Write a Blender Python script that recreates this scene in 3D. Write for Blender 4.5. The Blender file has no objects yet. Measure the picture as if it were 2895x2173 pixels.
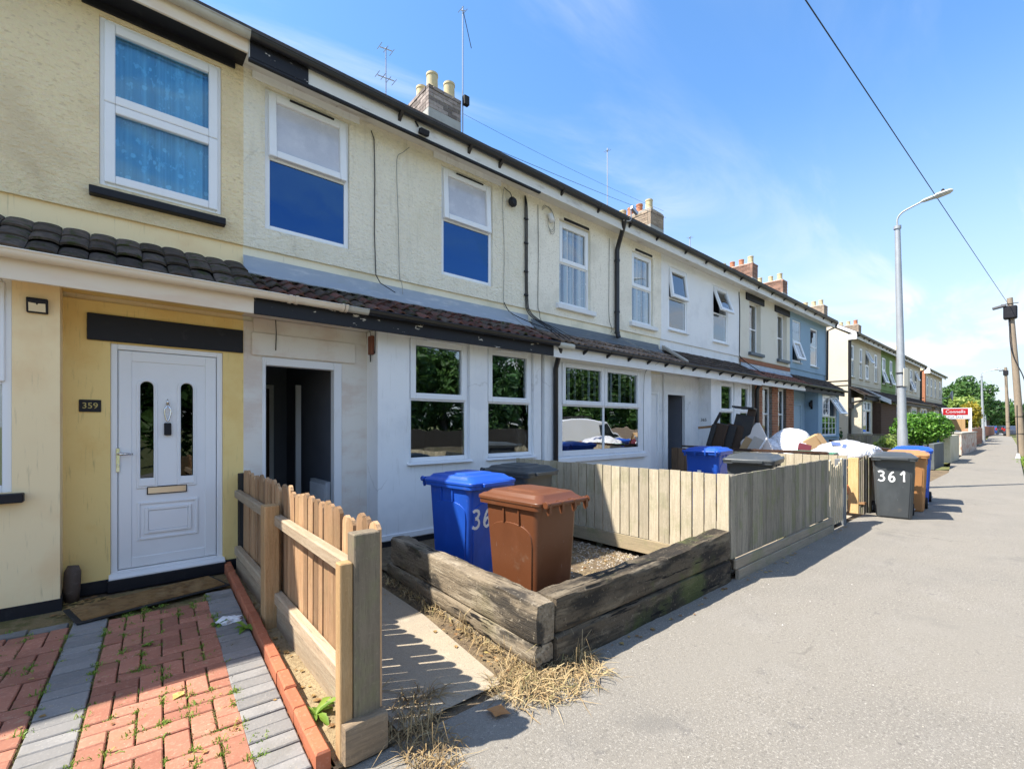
import bpy, bmesh, math, random
from mathutils import Vector, Matrix, Quaternion
R = random.Random(11)
S = bpy.context.scene
C = S.collection
rad = math.radians

# ------------------------------------------------------------------ camera, sky, sun, exposure
cd = bpy.data.cameras.new('camera')
cam = bpy.data.objects.new('camera', cd); C.objects.link(cam)
cam.location = (0, 0, 1.5)
cam.rotation_euler = (rad(90), 0, rad(-40.96))
cd.sensor_width = 36; cd.lens = 16.278; cd.shift_y = 0.0395
cd.clip_start = .05; cd.clip_end = 3000
S.camera = cam
S.view_settings.view_transform = 'Standard'; S.view_settings.look = 'None'
S.view_settings.gamma = 1; S.view_settings.use_curve_mapping = False
S.view_settings.exposure = 2.35

TO_SUN = Vector((-.62, .35, 1)).normalized()
world = bpy.data.worlds.new('World'); S.world = world; world.use_nodes = True
def sky_world():
    nt = world.node_tree; nt.nodes.clear(); N = nt.nodes.new; L = nt.links.new
    out = N('ShaderNodeOutputWorld'); bg = N('ShaderNodeBackground'); bg.inputs[1].default_value = .15
    sk = N('ShaderNodeTexSky'); sk.sky_type = 'NISHITA'; sk.sun_disc = False
    sk.sun_elevation = math.asin(TO_SUN.z); sk.sun_rotation = math.atan2(TO_SUN.x, TO_SUN.y)
    sk.air_density = 1.0; sk.dust_density = .3; sk.ozone_density = 2.5
    hs = N('ShaderNodeHueSaturation'); hs.inputs['Saturation'].default_value = 1.18; hs.inputs['Value'].default_value = .45; hs.inputs['Hue'].default_value = .50
    L(sk.outputs[0], hs.inputs['Color'])
    tc = N('ShaderNodeTexCoord'); sep = N('ShaderNodeSeparateXYZ'); L(tc.outputs['Generated'], sep.inputs[0])
    # project the view direction on a flat cloud layer
    def math_(op, a, b=None, clamp=False):
        m = N('ShaderNodeMath'); m.operation = op; m.use_clamp = clamp
        for i, x in enumerate((a, b)):
            if x is None: continue
            if isinstance(x, (int, float)): m.inputs[i].default_value = x
            else: L(x, m.inputs[i])
        return m.outputs[0]
    def rng(x, a, b, c=0., d=1.):
        m = N('ShaderNodeMapRange'); m.interpolation_type = 'SMOOTHSTEP'
        L(x, m.inputs[0]); m.inputs[1].default_value = a; m.inputs[2].default_value = b; m.inputs[3].default_value = c; m.inputs[4].default_value = d
        return m.outputs[0]
    z = math_('MAXIMUM', sep.outputs[2], 0.02)
    zz = math_('ADD', z, .06)
    px = math_('DIVIDE', sep.outputs[0], zz); py = math_('DIVIDE', sep.outputs[1], zz)
    cb = N('ShaderNodeCombineXYZ'); L(px, cb.inputs[0]); L(py, cb.inputs[1])
    mp = N('ShaderNodeMapping'); mp.inputs['Rotation'].default_value = (0, 0, rad(25)); mp.inputs['Scale'].default_value = (.55, 1.7, 1); mp.inputs['Location'].default_value = (5.3, .4, 0)
    L(cb.outputs[0], mp.inputs[0])
    n1 = N('ShaderNodeTexNoise'); n1.inputs['Scale'].default_value = 1.1; n1.inputs['Detail'].default_value = 9; n1.inputs['Roughness'].default_value = .6; n1.inputs['Distortion'].default_value = .7
    L(mp.outputs[0], n1.inputs['Vector'])
    n2 = N('ShaderNodeTexNoise'); n2.inputs['Scale'].default_value = .35; n2.inputs['Detail'].default_value = 3
    L(cb.outputs[0], n2.inputs['Vector'])
    cirrus = math_('MULTIPLY', rng(n1.outputs[0], .45, .70), rng(n2.outputs[0], .34, .58), True)
    # heaped clouds low over the horizon
    m3 = N('ShaderNodeMapping'); m3.inputs['Scale'].default_value = (4.6, 4.6, 10.5); m3.inputs['Location'].default_value = (5.41, 2.53, .1); L(tc.outputs['Generated'], m3.inputs[0])
    n3 = N('ShaderNodeTexNoise'); n3.inputs['Scale'].default_value = 1.0; n3.inputs['Detail'].default_value = 8; n3.inputs['Roughness'].default_value = .55
    L(m3.outputs[0], n3.inputs['Vector'])
    low = math_('MULTIPLY', rng(sep.outputs[2], .22, .10), rng(n3.outputs[0], .50, .585), True)
    haze = rng(sep.outputs[2], .56, -.06, 0., .97)
    def mix(f, a, b):
        m = N('ShaderNodeMix'); m.data_type = 'RGBA'
        L(f, m.inputs[0]); L(a, m.inputs[6])
        if isinstance(b, tuple): m.inputs[7].default_value = b
        else: L(b, m.inputs[7])
        return m.outputs[2]
    c = mix(haze, hs.outputs[0], (1.02, 1.15, 1.28, 1))
    c = mix(math_('MULTIPLY', cirrus, .9), c, (1.42, 1.50, 1.58, 1))
    c = mix(math_('MULTIPLY', low, .9), c, (1.45, 1.46, 1.48, 1))
    L(c, bg.inputs[0]); L(bg.outputs[0], out.inputs[0])
sky_world()
sd = bpy.data.lights.new('sun', 'SUN'); sd.energy = 2.05; sd.angle = rad(.53); sd.color = (1, .94, .84)
sun = bpy.data.objects.new('sun', sd); C.objects.link(sun)
sun.rotation_euler = TO_SUN.to_track_quat('Z', 'Y').to_euler(); sun.location = (-20, 10, 40)

# ------------------------------------------------------------------ mesh collector and object helpers
WO = {}          # world origin that an object's vertices are relative to
class MB:
    def __init__(s): s.v = []; s.f = []; s.m = []; s.M = None
    def add(s, vs, fs, mi=0):
        o = len(s.v)
        if s.M is not None: vs = [s.M @ Vector(p) for p in vs]
        s.v += [tuple(p) for p in vs]; s.f += [tuple(i + o for i in f) for f in fs]; s.m += [mi] * len(fs)
    def box(s, x0, x1, y0, y1, z0, z1, mi=0):
        s.add([(x0,y0,z0),(x1,y0,z0),(x1,y1,z0),(x0,y1,z0),(x0,y0,z1),(x1,y0,z1),(x1,y1,z1),(x0,y1,z1)],
              [(0,3,2,1),(4,5,6,7),(0,1,5,4),(1,2,6,5),(2,3,7,6),(3,0,4,7)], mi)
    def obox(s, c, size, rot=(0,0,0), mi=0):
        m = Matrix.Translation(c) @ (Matrix.Rotation(rot[2],4,'Z') @ Matrix.Rotation(rot[1],4,'Y') @ Matrix.Rotation(rot[0],4,'X'))
        a, b, d = [q / 2 for q in size]
        vs = [m @ Vector(p) for p in [(-a,-b,-d),(a,-b,-d),(a,b,-d),(-a,b,-d),(-a,-b,d),(a,-b,d),(a,b,d),(-a,b,d)]]
        s.add(vs, [(0,3,2,1),(4,5,6,7),(0,1,5,4),(1,2,6,5),(2,3,7,6),(3,0,4,7)], mi)
    def prism(s, poly, axis, a0, a1, mi=0):
        """poly: 2D outline; extruded along axis 0/1/2 from a0 to a1 (the two other axes in order take the outline)"""
        n = len(poly)
        def P(p, a):
            q = [0, 0, 0]; o = [i for i in range(3) if i != axis]; q[o[0]] = p[0]; q[o[1]] = p[1]; q[axis] = a; return tuple(q)
        ar = sum(poly[i][0]*poly[(i+1)%n][1]-poly[(i+1)%n][0]*poly[i][1] for i in range(n))
        if (ar < 0) != (axis == 1): poly = poly[::-1]
        vs = [P(p, a0) for p in poly] + [P(p, a1) for p in poly]
        if a1 < a0: vs = vs[n:] + vs[:n]
        fs = [tuple(range(n))[::-1], tuple(range(n, 2*n))] + [(i, (i+1) % n, n + (i+1) % n, n + i) for i in range(n)]
        s.add(vs, fs, mi)
    def tube(s, pts, r, n=6, mi=0, cap=True, flat=None):
        pts = [Vector(p) for p in pts]; k = len(pts)
        rs = r if isinstance(r, (list, tuple)) else [r] * k
        vs = []; up = None
        for i, p in enumerate(pts):
            t = (pts[min(i+1, k-1)] - pts[max(i-1, 0)]).normalized()
            if up is None:
                up = Vector((0,0,1)) if abs(t.z) < .9 else Vector((1,0,0))
            a = t.cross(up).normalized(); b = a.cross(t).normalized(); up = b
            for j in range(n):
                th = 2*math.pi*j/n
                vs.append(p + (a*math.cos(th) + b*math.sin(th)*(flat or 1)) * rs[i])
        fs = [(i*n+j, i*n+(j+1)%n, (i+1)*n+(j+1)%n, (i+1)*n+j) for i in range(k-1) for j in range(n)]
        fs = [f[::-1] for f in fs]
        if cap: fs += [tuple(range(n)), tuple(range((k-1)*n, k*n))[::-1]]
        s.add(vs, fs, mi)
    def lathe(s, prof, c=(0,0,0), n=14, mi=0, axis='Z'):
        vs = []; k = len(prof)
        for r, h in prof:
            for j in range(n):
                a = 2*math.pi*j/n
                p = (r*math.cos(a), r*math.sin(a), h)
                if axis == 'X': p = (h, p[0], p[1])
                if axis == 'Y': p = (p[1], h, p[0])
                vs.append((p[0]+c[0], p[1]+c[1], p[2]+c[2]))
        fs = [(i*n+j, i*n+(j+1)%n, (i+1)*n+(j+1)%n, (i+1)*n+j) for i in range(k-1) for j in range(n)]
        fs += [tuple(range(n))[::-1], tuple(range((k-1)*n, k*n))]
        s.add(vs, fs, mi)
    def loft(s, rings, mi=0, cap=(True, True), closed=True):
        n = len(rings[0]); vs = [p for r in rings for p in r]; k = len(rings); m = n if closed else n-1
        fs = [(i*n+j, i*n+(j+1)%n, (i+1)*n+(j+1)%n, (i+1)*n+j) for i in range(k-1) for j in range(m)]
        if cap[0]: fs.append(tuple(range(n))[::-1])
        if cap[1]: fs.append(tuple(range((k-1)*n, k*n)))
        s.add(vs, fs, mi)
    def ribbon(s, pts, w, nrm=(0,0,1), mi=0):
        pts = [Vector(p) for p in pts]; vs = []; k = len(pts); nrm = Vector(nrm)
        for i, p in enumerate(pts):
            t = pts[min(i+1, k-1)] - pts[max(i-1, 0)]
            a = t.cross(nrm); a = a.normalized() if a.length > 1e-6 else Vector((1,0,0))
            ww = w[i] if isinstance(w, (list, tuple)) else w
            vs += [p - a*ww/2, p + a*ww/2]
        s.add(vs, [(2*i, 2*i+1, 2*i+3, 2*i+2) for i in range(k-1)], mi)
    def holes(s, x0, x1, z0, z1, y0, y1, hs, mi=0):
        """a wall slab y0..y1 facing -Y with rectangular holes (hx0,hx1,hz0,hz1), reveals included"""
        xs = sorted({x0, x1} | {min(max(q, x0), x1) for h in hs for q in h[:2]}); zs = sorted({z0, z1} | {min(max(q, z0), z1) for h in hs for q in h[2:]})
        def solid(i, j):
            if i < 0 or j < 0 or i >= len(xs)-1 or j >= len(zs)-1: return False
            cx = (xs[i]+xs[i+1])/2; cz = (zs[j]+zs[j+1])/2
            return not any(h[0] < cx < h[1] and h[2] < cz < h[3] for h in hs)
        idx = {}; vs = []; fs = []
        def V(i, j, b):
            k = (i, j, b)
            if k not in idx: idx[k] = len(vs); vs.append((xs[i], y1 if b else y0, zs[j]))
            return idx[k]
        for i in range(len(xs)-1):
            for j in range(len(zs)-1):
                if not solid(i, j): continue
                fs.append((V(i,j,0), V(i+1,j,0), V(i+1,j+1,0), V(i,j+1,0)))
                fs.append((V(i,j,1), V(i,j+1,1), V(i+1,j+1,1), V(i+1,j,1)))
                if not solid(i-1, j): fs.append((V(i,j,0), V(i,j+1,0), V(i,j+1,1), V(i,j,1)))
                if not solid(i+1, j): fs.append((V(i+1,j,0), V(i+1,j,1), V(i+1,j+1,1), V(i+1,j+1,0)))
                if not solid(i, j-1): fs.append((V(i,j,0), V(i,j,1), V(i+1,j,1), V(i+1,j,0)))
                if not solid(i, j+1): fs.append((V(i,j+1,0), V(i+1,j+1,0), V(i+1,j+1,1), V(i,j+1,1)))
        s.add(vs, fs, mi)
    def mesh(s, name, mats, smooth=False, org=(0,0,0)):
        me = bpy.data.meshes.new(name)
        me.from_pydata([(p[0]-org[0], p[1]-org[1], p[2]-org[2]) for p in s.v], [], s.f)
        for m in (mats if isinstance(mats, (list, tuple)) else [mats]): me.materials.append(m)
        if any(s.m): me.polygons.foreach_set('material_index', s.m)
        if smooth: me.polygons.foreach_set('use_smooth', [True]*len(me.polygons))
        me.update(); return me
    def build(s, name, mats, parent=None, smooth=False, bevel=0, seg=1, org=None):
        if parent is not None: o_ = WO[parent.name]
        elif org is not None: o_ = Vector(org)
        else: o_ = Vector((0, 0, 0))
        me = s.mesh(name, mats, smooth, o_)
        o = bpy.data.objects.new(name, me); C.objects.link(o)
        if parent is not None: o.parent = parent
        else: o.location = o_
        WO[o.name] = o_
        if bevel:
            b = o.modifiers.new('bevel', 'BEVEL'); b.width = bevel; b.segments = seg; b.limit_method = 'ANGLE'; b.angle_limit = rad(35)
        if smooth == 'auto':
            me.set_sharp_from_angle(angle=rad(38))
        return o
def thing(name, label, cat, loc=(0,0,0), rot=0, group=None, local=False):
    o = bpy.data.objects.new(name, None); C.objects.link(o); o.location = loc; o.rotation_euler = (0, 0, rot); o.empty_display_size = .1
    o['label'] = label; o['category'] = cat
    if group: o['group'] = group
    WO[o.name] = Vector((0,0,0)) if (local or rot) else Vector(loc)
    return o
def tag(o, label, cat, group=None):
    o['label'] = label; o['category'] = cat
    if group: o['group'] = group
    return o
def kind(o, k): o['kind'] = k; return o
def piece(name, me, parent, loc, rot=(0,0,0), scale=None):
    o = bpy.data.objects.new(name, me); C.objects.link(o)
    if parent is not None: o.parent = parent; o.location = Vector(loc) - WO[parent.name]
    else: o.location = loc
    o.rotation_euler = rot
    if scale: o.scale = scale
    WO[o.name] = Vector(loc)
    return o
def copy_tree(o, parent=None):
    c = o.copy(); C.objects.link(c); c.parent = parent
    WO[c.name] = WO.get(o.name, Vector((0,0,0)))
    for ch in list(o.children): copy_tree(ch, c)
    return c
def text_mb(txt, size, extrude=.002):
    cu = bpy.data.curves.new('lettering', 'FONT'); cu.body = txt; cu.size = size; cu.extrude = extrude; cu.align_x = 'CENTER'; cu.align_y = 'CENTER'; cu.resolution_u = 3
    o = bpy.data.objects.new('lettering', cu); C.objects.link(o)
    dg = bpy.context.evaluated_depsgraph_get(); me = bpy.data.meshes.new_from_object(o.evaluated_get(dg))
    mb = MB(); vs = [v.co.copy() for v in me.vertices]; fs = [tuple(p.vertices) for p in me.polygons]
    bpy.data.objects.remove(o); bpy.data.curves.remove(cu); bpy.data.meshes.remove(me)
    return vs, fs
def put_text(txt, size, mat, parent, M4, name='lettering', extrude=.002, bold=0):
    vs, fs = text_mb(txt, size, extrude)
    mb = MB(); mb.add([M4 @ v for v in vs], fs)
    return mb.build(name, mat, parent)

# ------------------------------------------------------------------ materials
I3 = (1,1,1)
def M(name, base, rough=.8, layers=(), bumps=(), spec=.3, metal=0, rnd=0., coord='Object', coat=0):
    m = bpy.data.materials.new(name); m.use_nodes = True; nt = m.node_tree; N = nt.nodes.new; L = nt.links.new
    bs = nt.nodes['Principled BSDF']
    bs.inputs['Roughness'].default_value = rough; bs.inputs['Metallic'].default_value = metal; bs.inputs['Specular IOR Level'].default_value = spec
    if coat: bs.inputs['Coat Weight'].default_value = coat
    if coord == 'World':
        g = N('ShaderNodeNewGeometry'); vec = g.outputs['Position']
    else:
        t = N('ShaderNodeTexCoord'); vec = t.outputs['Object']
    oi = None
    if rnd:
        oi = N('ShaderNodeObjectInfo')
        va = N('ShaderNodeVectorMath'); va.operation = 'MULTIPLY_ADD'
        cbn = N('ShaderNodeCombineXYZ')
        for i in range(3): L(oi.outputs['Random'], cbn.inputs[i])
        L(cbn.outputs[0], va.inputs[0]); va.inputs[1].default_value = (13.7, 7.1, 9.3); L(vec, va.inputs[2]); vec = va.outputs[0]
    def coords(st):
        if st == (1,1,1): return vec
        mp = N('ShaderNodeMapping'); mp.inputs['Scale'].default_value = st; L(vec, mp.inputs[0]); return mp.outputs[0]
    def tex(kind_, sc, st, det=4):
        if kind_ == 'v':
            n = N('ShaderNodeTexVoronoi'); n.inputs['Scale'].default_value = sc; L(coords(st), n.inputs['Vector']); return n.outputs['Distance']
        if kind_ == 'c':
            wn = N('ShaderNodeTexNoise'); wn.inputs['Scale'].default_value = sc*2.5; wn.inputs['Detail'].default_value = 5; L(coords(st), wn.inputs['Vector'])
            vm = N('ShaderNodeVectorMath'); vm.operation = 'MULTIPLY_ADD'; L(wn.outputs['Color'], vm.inputs[0]); vm.inputs[1].default_value = (.5/sc,)*3; L(coords(st), vm.inputs[2])
            n = N('ShaderNodeTexVoronoi'); n.feature = 'DISTANCE_TO_EDGE'; n.inputs['Scale'].default_value = sc; L(vm.outputs[0], n.inputs['Vector'])
            mk = N('ShaderNodeTexNoise'); mk.inputs['Scale'].default_value = sc*.9; L(vec, mk.inputs['Vector'])
            ad = N('ShaderNodeMath'); ad.operation = 'ADD'; L(n.outputs['Distance'], ad.inputs[0]); L(ran(mk.outputs['Fac'], .46, .54, .1, 0), ad.inputs[1]); return ad.outputs[0]
        if kind_ == 'w':
            n = N('ShaderNodeTexWave'); n.inputs['Scale'].default_value = sc; n.inputs['Distortion'].default_value = 6; n.inputs['Detail'].default_value = 3; n.inputs['Detail Scale'].default_value = .8; L(coords(st), n.inputs['Vector']); return n.outputs['Fac']
        n = N('ShaderNodeTexNoise'); n.inputs['Scale'].default_value = sc; n.inputs['Detail'].default_value = det; n.inputs['Roughness'].default_value = .6; L(coords(st), n.inputs['Vector']); return n.outputs['Fac']
    def ran(x, a, b, c, d):
        q = N('ShaderNodeMapRange'); q.interpolation_type = 'SMOOTHSTEP'; L(x, q.inputs[0])
        for i, y in enumerate((a, b, c, d)): q.inputs[i+1].default_value = y
        return q.outputs[0]
    rgb = N('ShaderNodeRGB'); rgb.outputs[0].default_value = (*base, 1); col = rgb.outputs[0]
    for ly in layers:
        k, sc, st, c2, lo, hi, amt = ly
        f = ran(tex(k, sc, st), lo, hi, 0, amt)
        mx = N('ShaderNodeMix'); mx.data_type = 'RGBA'; L(f, mx.inputs[0]); L(col, mx.inputs[6]); mx.inputs[7].default_value = (*c2, 1); col = mx.outputs[2]
    if rnd:
        hs = N('ShaderNodeHueSaturation'); q = N('ShaderNodeMapRange'); L(oi.outputs['Random'], q.inputs[0]); q.inputs[3].default_value = 1-rnd; q.inputs[4].default_value = 1+rnd
        L(q.outputs[0], hs.inputs['Value']); L(col, hs.inputs['Color']); col = hs.outputs[0]
    L(col, bs.inputs['Base Color'])
    prev = None
    for b in bumps:
        k, sc, st, strength, dist = b
        bn = N('ShaderNodeBump'); bn.inputs['Strength'].default_value = strength; bn.inputs['Distance'].default_value = dist
        L(tex(k, sc, st, 5), bn.inputs['Height'])
        if prev: L(prev, bn.inputs['Normal'])
        prev = bn.outputs[0]
    if prev: L(prev, bs.inputs['Normal'])
    return m
def glass(name, tint=(.75,.8,.8), base=.16, amt=.85, ior=1.5, refl=(.95,.97,1)):
    m = bpy.data.materials.new(name); m.use_nodes = True; nt = m.node_tree; nt.nodes.clear(); N = nt.nodes.new; L = nt.links.new
    out = N('ShaderNodeOutputMaterial'); mx = N('ShaderNodeMixShader'); tr = N('ShaderNodeBsdfTransparent'); gl = N('ShaderNodeBsdfGlossy'); fr = N('ShaderNodeFresnel')
    tr.inputs[0].default_value = (*tint, 1); gl.inputs['Roughness'].default_value = .012; gl.inputs[0].default_value = (*refl, 1); fr.inputs[0].default_value = ior
    no = N('ShaderNodeTexNoise'); no.inputs['Scale'].default_value = 2.2; no.inputs['Detail'].default_value = 1; g = N('ShaderNodeNewGeometry'); L(g.outputs['Position'], no.inputs['Vector'])
    bn = N('ShaderNodeBump'); bn.inputs['Strength'].default_value = .06; bn.inputs['Distance'].default_value = .05; L(no.outputs[0], bn.inputs['Height']); L(bn.outputs[0], gl.inputs['Normal'])
    ml = N('ShaderNodeMath'); ml.operation = 'MULTIPLY_ADD'; ml.inputs[1].default_value = amt; ml.inputs[2].default_value = base; ml.use_clamp = True
    L(fr.outputs[0], ml.inputs[0]); L(ml.outputs[0], mx.inputs[0]); L(tr.outputs[0], mx.inputs[1]); L(gl.outputs[0], mx.inputs[2]); L(mx.outputs[0], out.inputs[0])
    return m
def lace(name, col, lo=.42, scale=60, flower=9):
    """net curtain: pleated cloth with a woven see-through pattern"""
    m = bpy.data.materials.new(name); m.use_nodes = True; nt = m.node_tree; N = nt.nodes.new; L = nt.links.new
    bs = nt.nodes['Principled BSDF']; bs.inputs['Base Color'].default_value = (*col, 1); bs.inputs['Roughness'].default_value = .95
    t = N('ShaderNodeNewGeometry')
    v = N('ShaderNodeTexVoronoi'); v.inputs['Scale'].default_value = flower; L(t.outputs['Position'], v.inputs['Vector'])
    n = N('ShaderNodeTexNoise'); n.inputs['Scale'].default_value = flower*2.2; n.inputs['Detail'].default_value = 3; L(t.outputs['Position'], n.inputs['Vector'])
    a = N('ShaderNodeMapRange'); L(v.outputs['Distance'], a.inputs[0]); a.inputs[1].default_value = .36; a.inputs[2].default_value = .22; a.inputs[3].default_value = 0; a.inputs[4].default_value = .5
    b = N('ShaderNodeMapRange'); L(n.outputs[0], b.inputs[0]); b.inputs[1].default_value = .5; b.inputs[2].default_value = .62; b.inputs[3].default_value = 0; b.inputs[4].default_value = 1
    ml = N('ShaderNodeMath'); ml.operation = 'MULTIPLY_ADD'; L(a.outputs[0], ml.inputs[0]); L(b.outputs[0], ml.inputs[1]); ml.inputs[2].default_value = lo; ml.use_clamp = True
    L(ml.outputs[0], bs.inputs['Alpha'])
    return m
def leafmat(name, cols, rough=.55, trans=.25):
    m = bpy.data.materials.new(name); m.use_nodes = True; nt = m.node_tree; nt.nodes.clear(); N = nt.nodes.new; L = nt.links.new
    out = N('ShaderNodeOutputMaterial'); bs = N('ShaderNodeBsdfPrincipled'); tl = N('ShaderNodeBsdfTranslucent'); mx = N('ShaderNodeMixShader'); mx.inputs[0].default_value = trans
    g = N('ShaderNodeNewGeometry'); cr = N('ShaderNodeValToRGB'); L(g.outputs['Random Per Island'], cr.inputs[0])
    el = cr.color_ramp.elements
    el[0].position = 0; el[0].color = (*cols[0], 1); el[1].position = 1; el[1].color = (*cols[-1], 1)
    for i, c in enumerate(cols[1:-1]): e = el.new((i+1)/(len(cols)-1)); e.color = (*c, 1)
    L(cr.outputs[0], bs.inputs['Base Color']); L(cr.outputs[0], tl.inputs[0]); bs.inputs['Roughness'].default_value = rough; bs.inputs['Specular IOR Level'].default_value = .35
    L(bs.outputs[0], mx.inputs[1]); L(tl.outputs[0], mx.inputs[2]); L(mx.outputs[0], out.inputs[0])
    return m

STREAK = (9, 9, .8)
ROUGHCAST = (('n', 20, (1,1,1.7), .75, .05), ('n', 42, I3, .4, .012))
PIT_SHADE = lambda c: ('n', 21, (1,1,1.8), c, .55, .67, .52)  # shade in the roughcast pits, painted as a darker noise colour
SMOOTHR = (('n', 5, I3, .25, .012), ('n', 90, I3, .12, .003))
mt = {}
mt['yellow_roughcast'] = M('yellow_roughcast', (.92,.765,.48), .9, (PIT_SHADE((.60,.44,.27)), ('n',1.6,I3,(.78,.62,.37),.45,.7,.7), ('n',30,I3,(.90,.71,.47),.48,.62,.6), ('n',1.7,I3,(.50,.36,.22),.60,.76,.5), ('n',.7,I3,(.72,.57,.36),.48,.62,.6)), ROUGHCAST, coord='World')
mt['yellow_smooth'] = M('yellow_smooth', (.92,.735,.44), .85, (('n',2.0,I3,(.82,.57,.30),.45,.7,.6), ('n',5,STREAK,(.50,.40,.22),.58,.76,.45)), SMOOTHR, coord='World')
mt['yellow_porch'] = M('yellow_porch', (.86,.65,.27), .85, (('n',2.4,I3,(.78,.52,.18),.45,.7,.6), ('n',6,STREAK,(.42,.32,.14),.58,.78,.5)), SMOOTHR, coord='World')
mt['cream_roughcast'] = M('cream_roughcast', (.92,.85,.69), .9, (PIT_SHADE((.64,.58,.46)), ('n',1.3,I3,(.84,.77,.62),.45,.7,.7), ('n',30,I3,(.86,.80,.68),.48,.62,.6), ('n',2.2,STREAK,(.58,.53,.42),.54,.78,.4), ('n',.7,I3,(.82,.75,.58),.5,.62,.6), ('n',9,I3,(.42,.38,.30),.70,.8,.5), ('c',.9,I3,(.50,.45,.36),.009,.003,.3)), ROUGHCAST, coord='World')
mt['cream_smooth'] = M('cream_smooth', (.88,.81,.64), .85, (('n',2.0,I3,(.62,.59,.46),.45,.7,.6), ('n',5,STREAK,(.44,.41,.33),.6,.8,.5)), SMOOTHR, coord='World')
mt['pale_roughcast'] = M('pale_roughcast', (.88,.82,.70), .9, (('n', 26, (1,1,1.8), (.60,.53,.43), .54, .68, .7), ('n',1.5,I3,(.65,.60,.50),.45,.7,.7), ('n',2.6,STREAK,(.52,.46,.36),.58,.78,.5), ('n',12,I3,(.36,.33,.28),.72,.82,.6)), (('n',32,I3,.4,.014),), coord='World')
mt['white_render'] = M('white_render', (.84,.84,.84), .8, (('n',1.4,I3,(.70,.71,.72),.45,.72,.7), ('n',3.0,STREAK,(.52,.51,.48),.55,.78,.5), ('n',.8,I3,(.74,.75,.77),.5,.6,.7), ('n',17,I3,(.38,.34,.28),.745,.79,.75), ('c',.8,I3,(.50,.49,.48),.008,.002,.4)), SMOOTHR, coord='World')
mt['white_roughcast'] = M('white_roughcast', (.84,.84,.84), .9, (('n', 30, (1,1,1.8), (.66,.66,.67), .55, .68, .6), ('n',1.5,I3,(.72,.72,.73),.45,.7,.7), ('n',3.0,STREAK,(.6,.6,.58),.6,.8,.4)), (('n',32,I3,.4,.014),), coord='World')
mt['cream_paint'] = M('cream_paint', (.72,.68,.58), .85, (('n',1.5,I3,(.64,.59,.49),.45,.7,.7),), (('n',32,I3,.35,.012),), coord='World')
mt['blue_render'] = M('blue_render', (.27,.39,.50), .85, (('n',1.5,I3,(.24,.35,.46),.45,.7,.7),), SMOOTHR, coord='World')
mt['green_render'] = M('green_render', (.20,.29,.10), .85, (('n',1.5,I3,(.16,.24,.09),.45,.7,.7),), SMOOTHR, coord='World')
mt['far_cream'] = M('far_cream', (.64,.58,.46), .9, (('n',.8,I3,(.54,.48,.38),.45,.7,.7), ('n',2,STREAK,(.45,.4,.33),.58,.78,.5)), (('n',14,I3,.5,.03),), coord='World')
mt['far_gable'] = M('far_gable', (.62,.555,.45), .9, (('n',.8,I3,(.56,.50,.41),.45,.7,.7),), (('n',14,I3,.4,.02),), coord='World')
mt['black_paint'] = M('black_paint', (.012,.012,.016), .55, (('n',8,I3,(.05,.05,.05),.55,.8,.5),), (('n',30,I3,.2,.004),), coord='World')
mt['peeling_black'] = M('peeling_black', (.014,.014,.018), .5, (('n',6,(1,2.5,2.5),(.62,.58,.52),.645,.67,.9), ('n',30,I3,(.2,.18,.16),.66,.75,.4)), (('n',30,I3,.2,.004),), coord='World')
mt['grimy_white'] = M('grimy_white', (.72,.70,.66), .6, (('n',2.4,(1,3,3),(.45,.40,.35),.52,.74,.8), ('n',9,I3,(.25,.22,.2),.68,.8,.6)), (('n',40,I3,.1,.003),), coord='World')
mt['cream_gutter'] = M('cream_gutter', (.78,.68,.55), .45, (('n',1.6,(1,3,3),(.70,.52,.38),.48,.74,.55), ('n',16,I3,(.35,.28,.22),.74,.8,.5)), (('n',40,I3,.06,.002),), coord='World')
mt['grey_gutter'] = M('grey_gutter', (.50,.48,.42), .6, (('n',3,I3,(.32,.30,.26),.45,.7,.7),), coord='World')
mt['black_gutter'] = M('black_gutter', (.014,.014,.016), .32, (('n',6,I3,(.06,.06,.06),.55,.8,.5),), spec=.5, coord='World')
mt['upvc'] = M('upvc', (.82,.83,.85), .28, (('n',3,I3,(.76,.77,.78),.5,.75,.5),), (('n',60,I3,.02,.001),), spec=.5, coord='World')
mt['white_paint'] = M('white_paint', (.76,.76,.77), .45, (('n',5,(1,1,.4),(.66,.65,.63),.5,.75,.6), ('n',22,I3,(.25,.22,.19),.74,.8,.6)), (('n',40,I3,.08,.003),), coord='World')
mt['white_soiled'] = M('white_soiled', (.74,.70,.64), .8, (('n',2.2,(1,1,2),(.62,.50,.42),.42,.68,.65), ('n',6,STREAK,(.40,.34,.28),.62,.8,.6)), SMOOTHR, coord='World')
mt['lead'] = M('lead', (.33,.37,.42), .5, (('n',4,(1,3,3),(.55,.55,.55),.5,.75,.8), ('n',14,I3,(.6,.55,.48),.68,.76,.7)), (('n',9,I3,.25,.01),), spec=.4, coord='World')
mt['glass'] = glass('window_glass')
mt['glass_bright'] = glass('reflective_glazing', (.75,.8,.8), .34, .8)
mt['lead_dark'] = M('dark_lead', (.12,.14,.16), .5, (('n',4,(1,3,3),(.20,.21,.20),.5,.75,.8), ('n',14,I3,(.25,.24,.16),.68,.76,.7)), (('n',9,I3,.25,.01),), spec=.4, coord='World')
mt['glass_sky'] = glass('sky_blue_glazing', (.16,.24,.40), .26, .9, refl=(.11,.28,.60))  # deep blue of the mirrored sky is put into the glass colours
mt['glass_dark'] = glass('door_glass', (.25,.3,.28), .05, .6)
mt['frosted'] = M('frosted_glass', (.60,.60,.65), .16, (('n',1.6,I3,(.46,.47,.53),.38,.62,.8), ('n',5,I3,(.70,.70,.74),.5,.7,.5), ('n',120,I3,(.66,.66,.70),.4,.7,.4)), spec=.7, coord='World')
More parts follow.
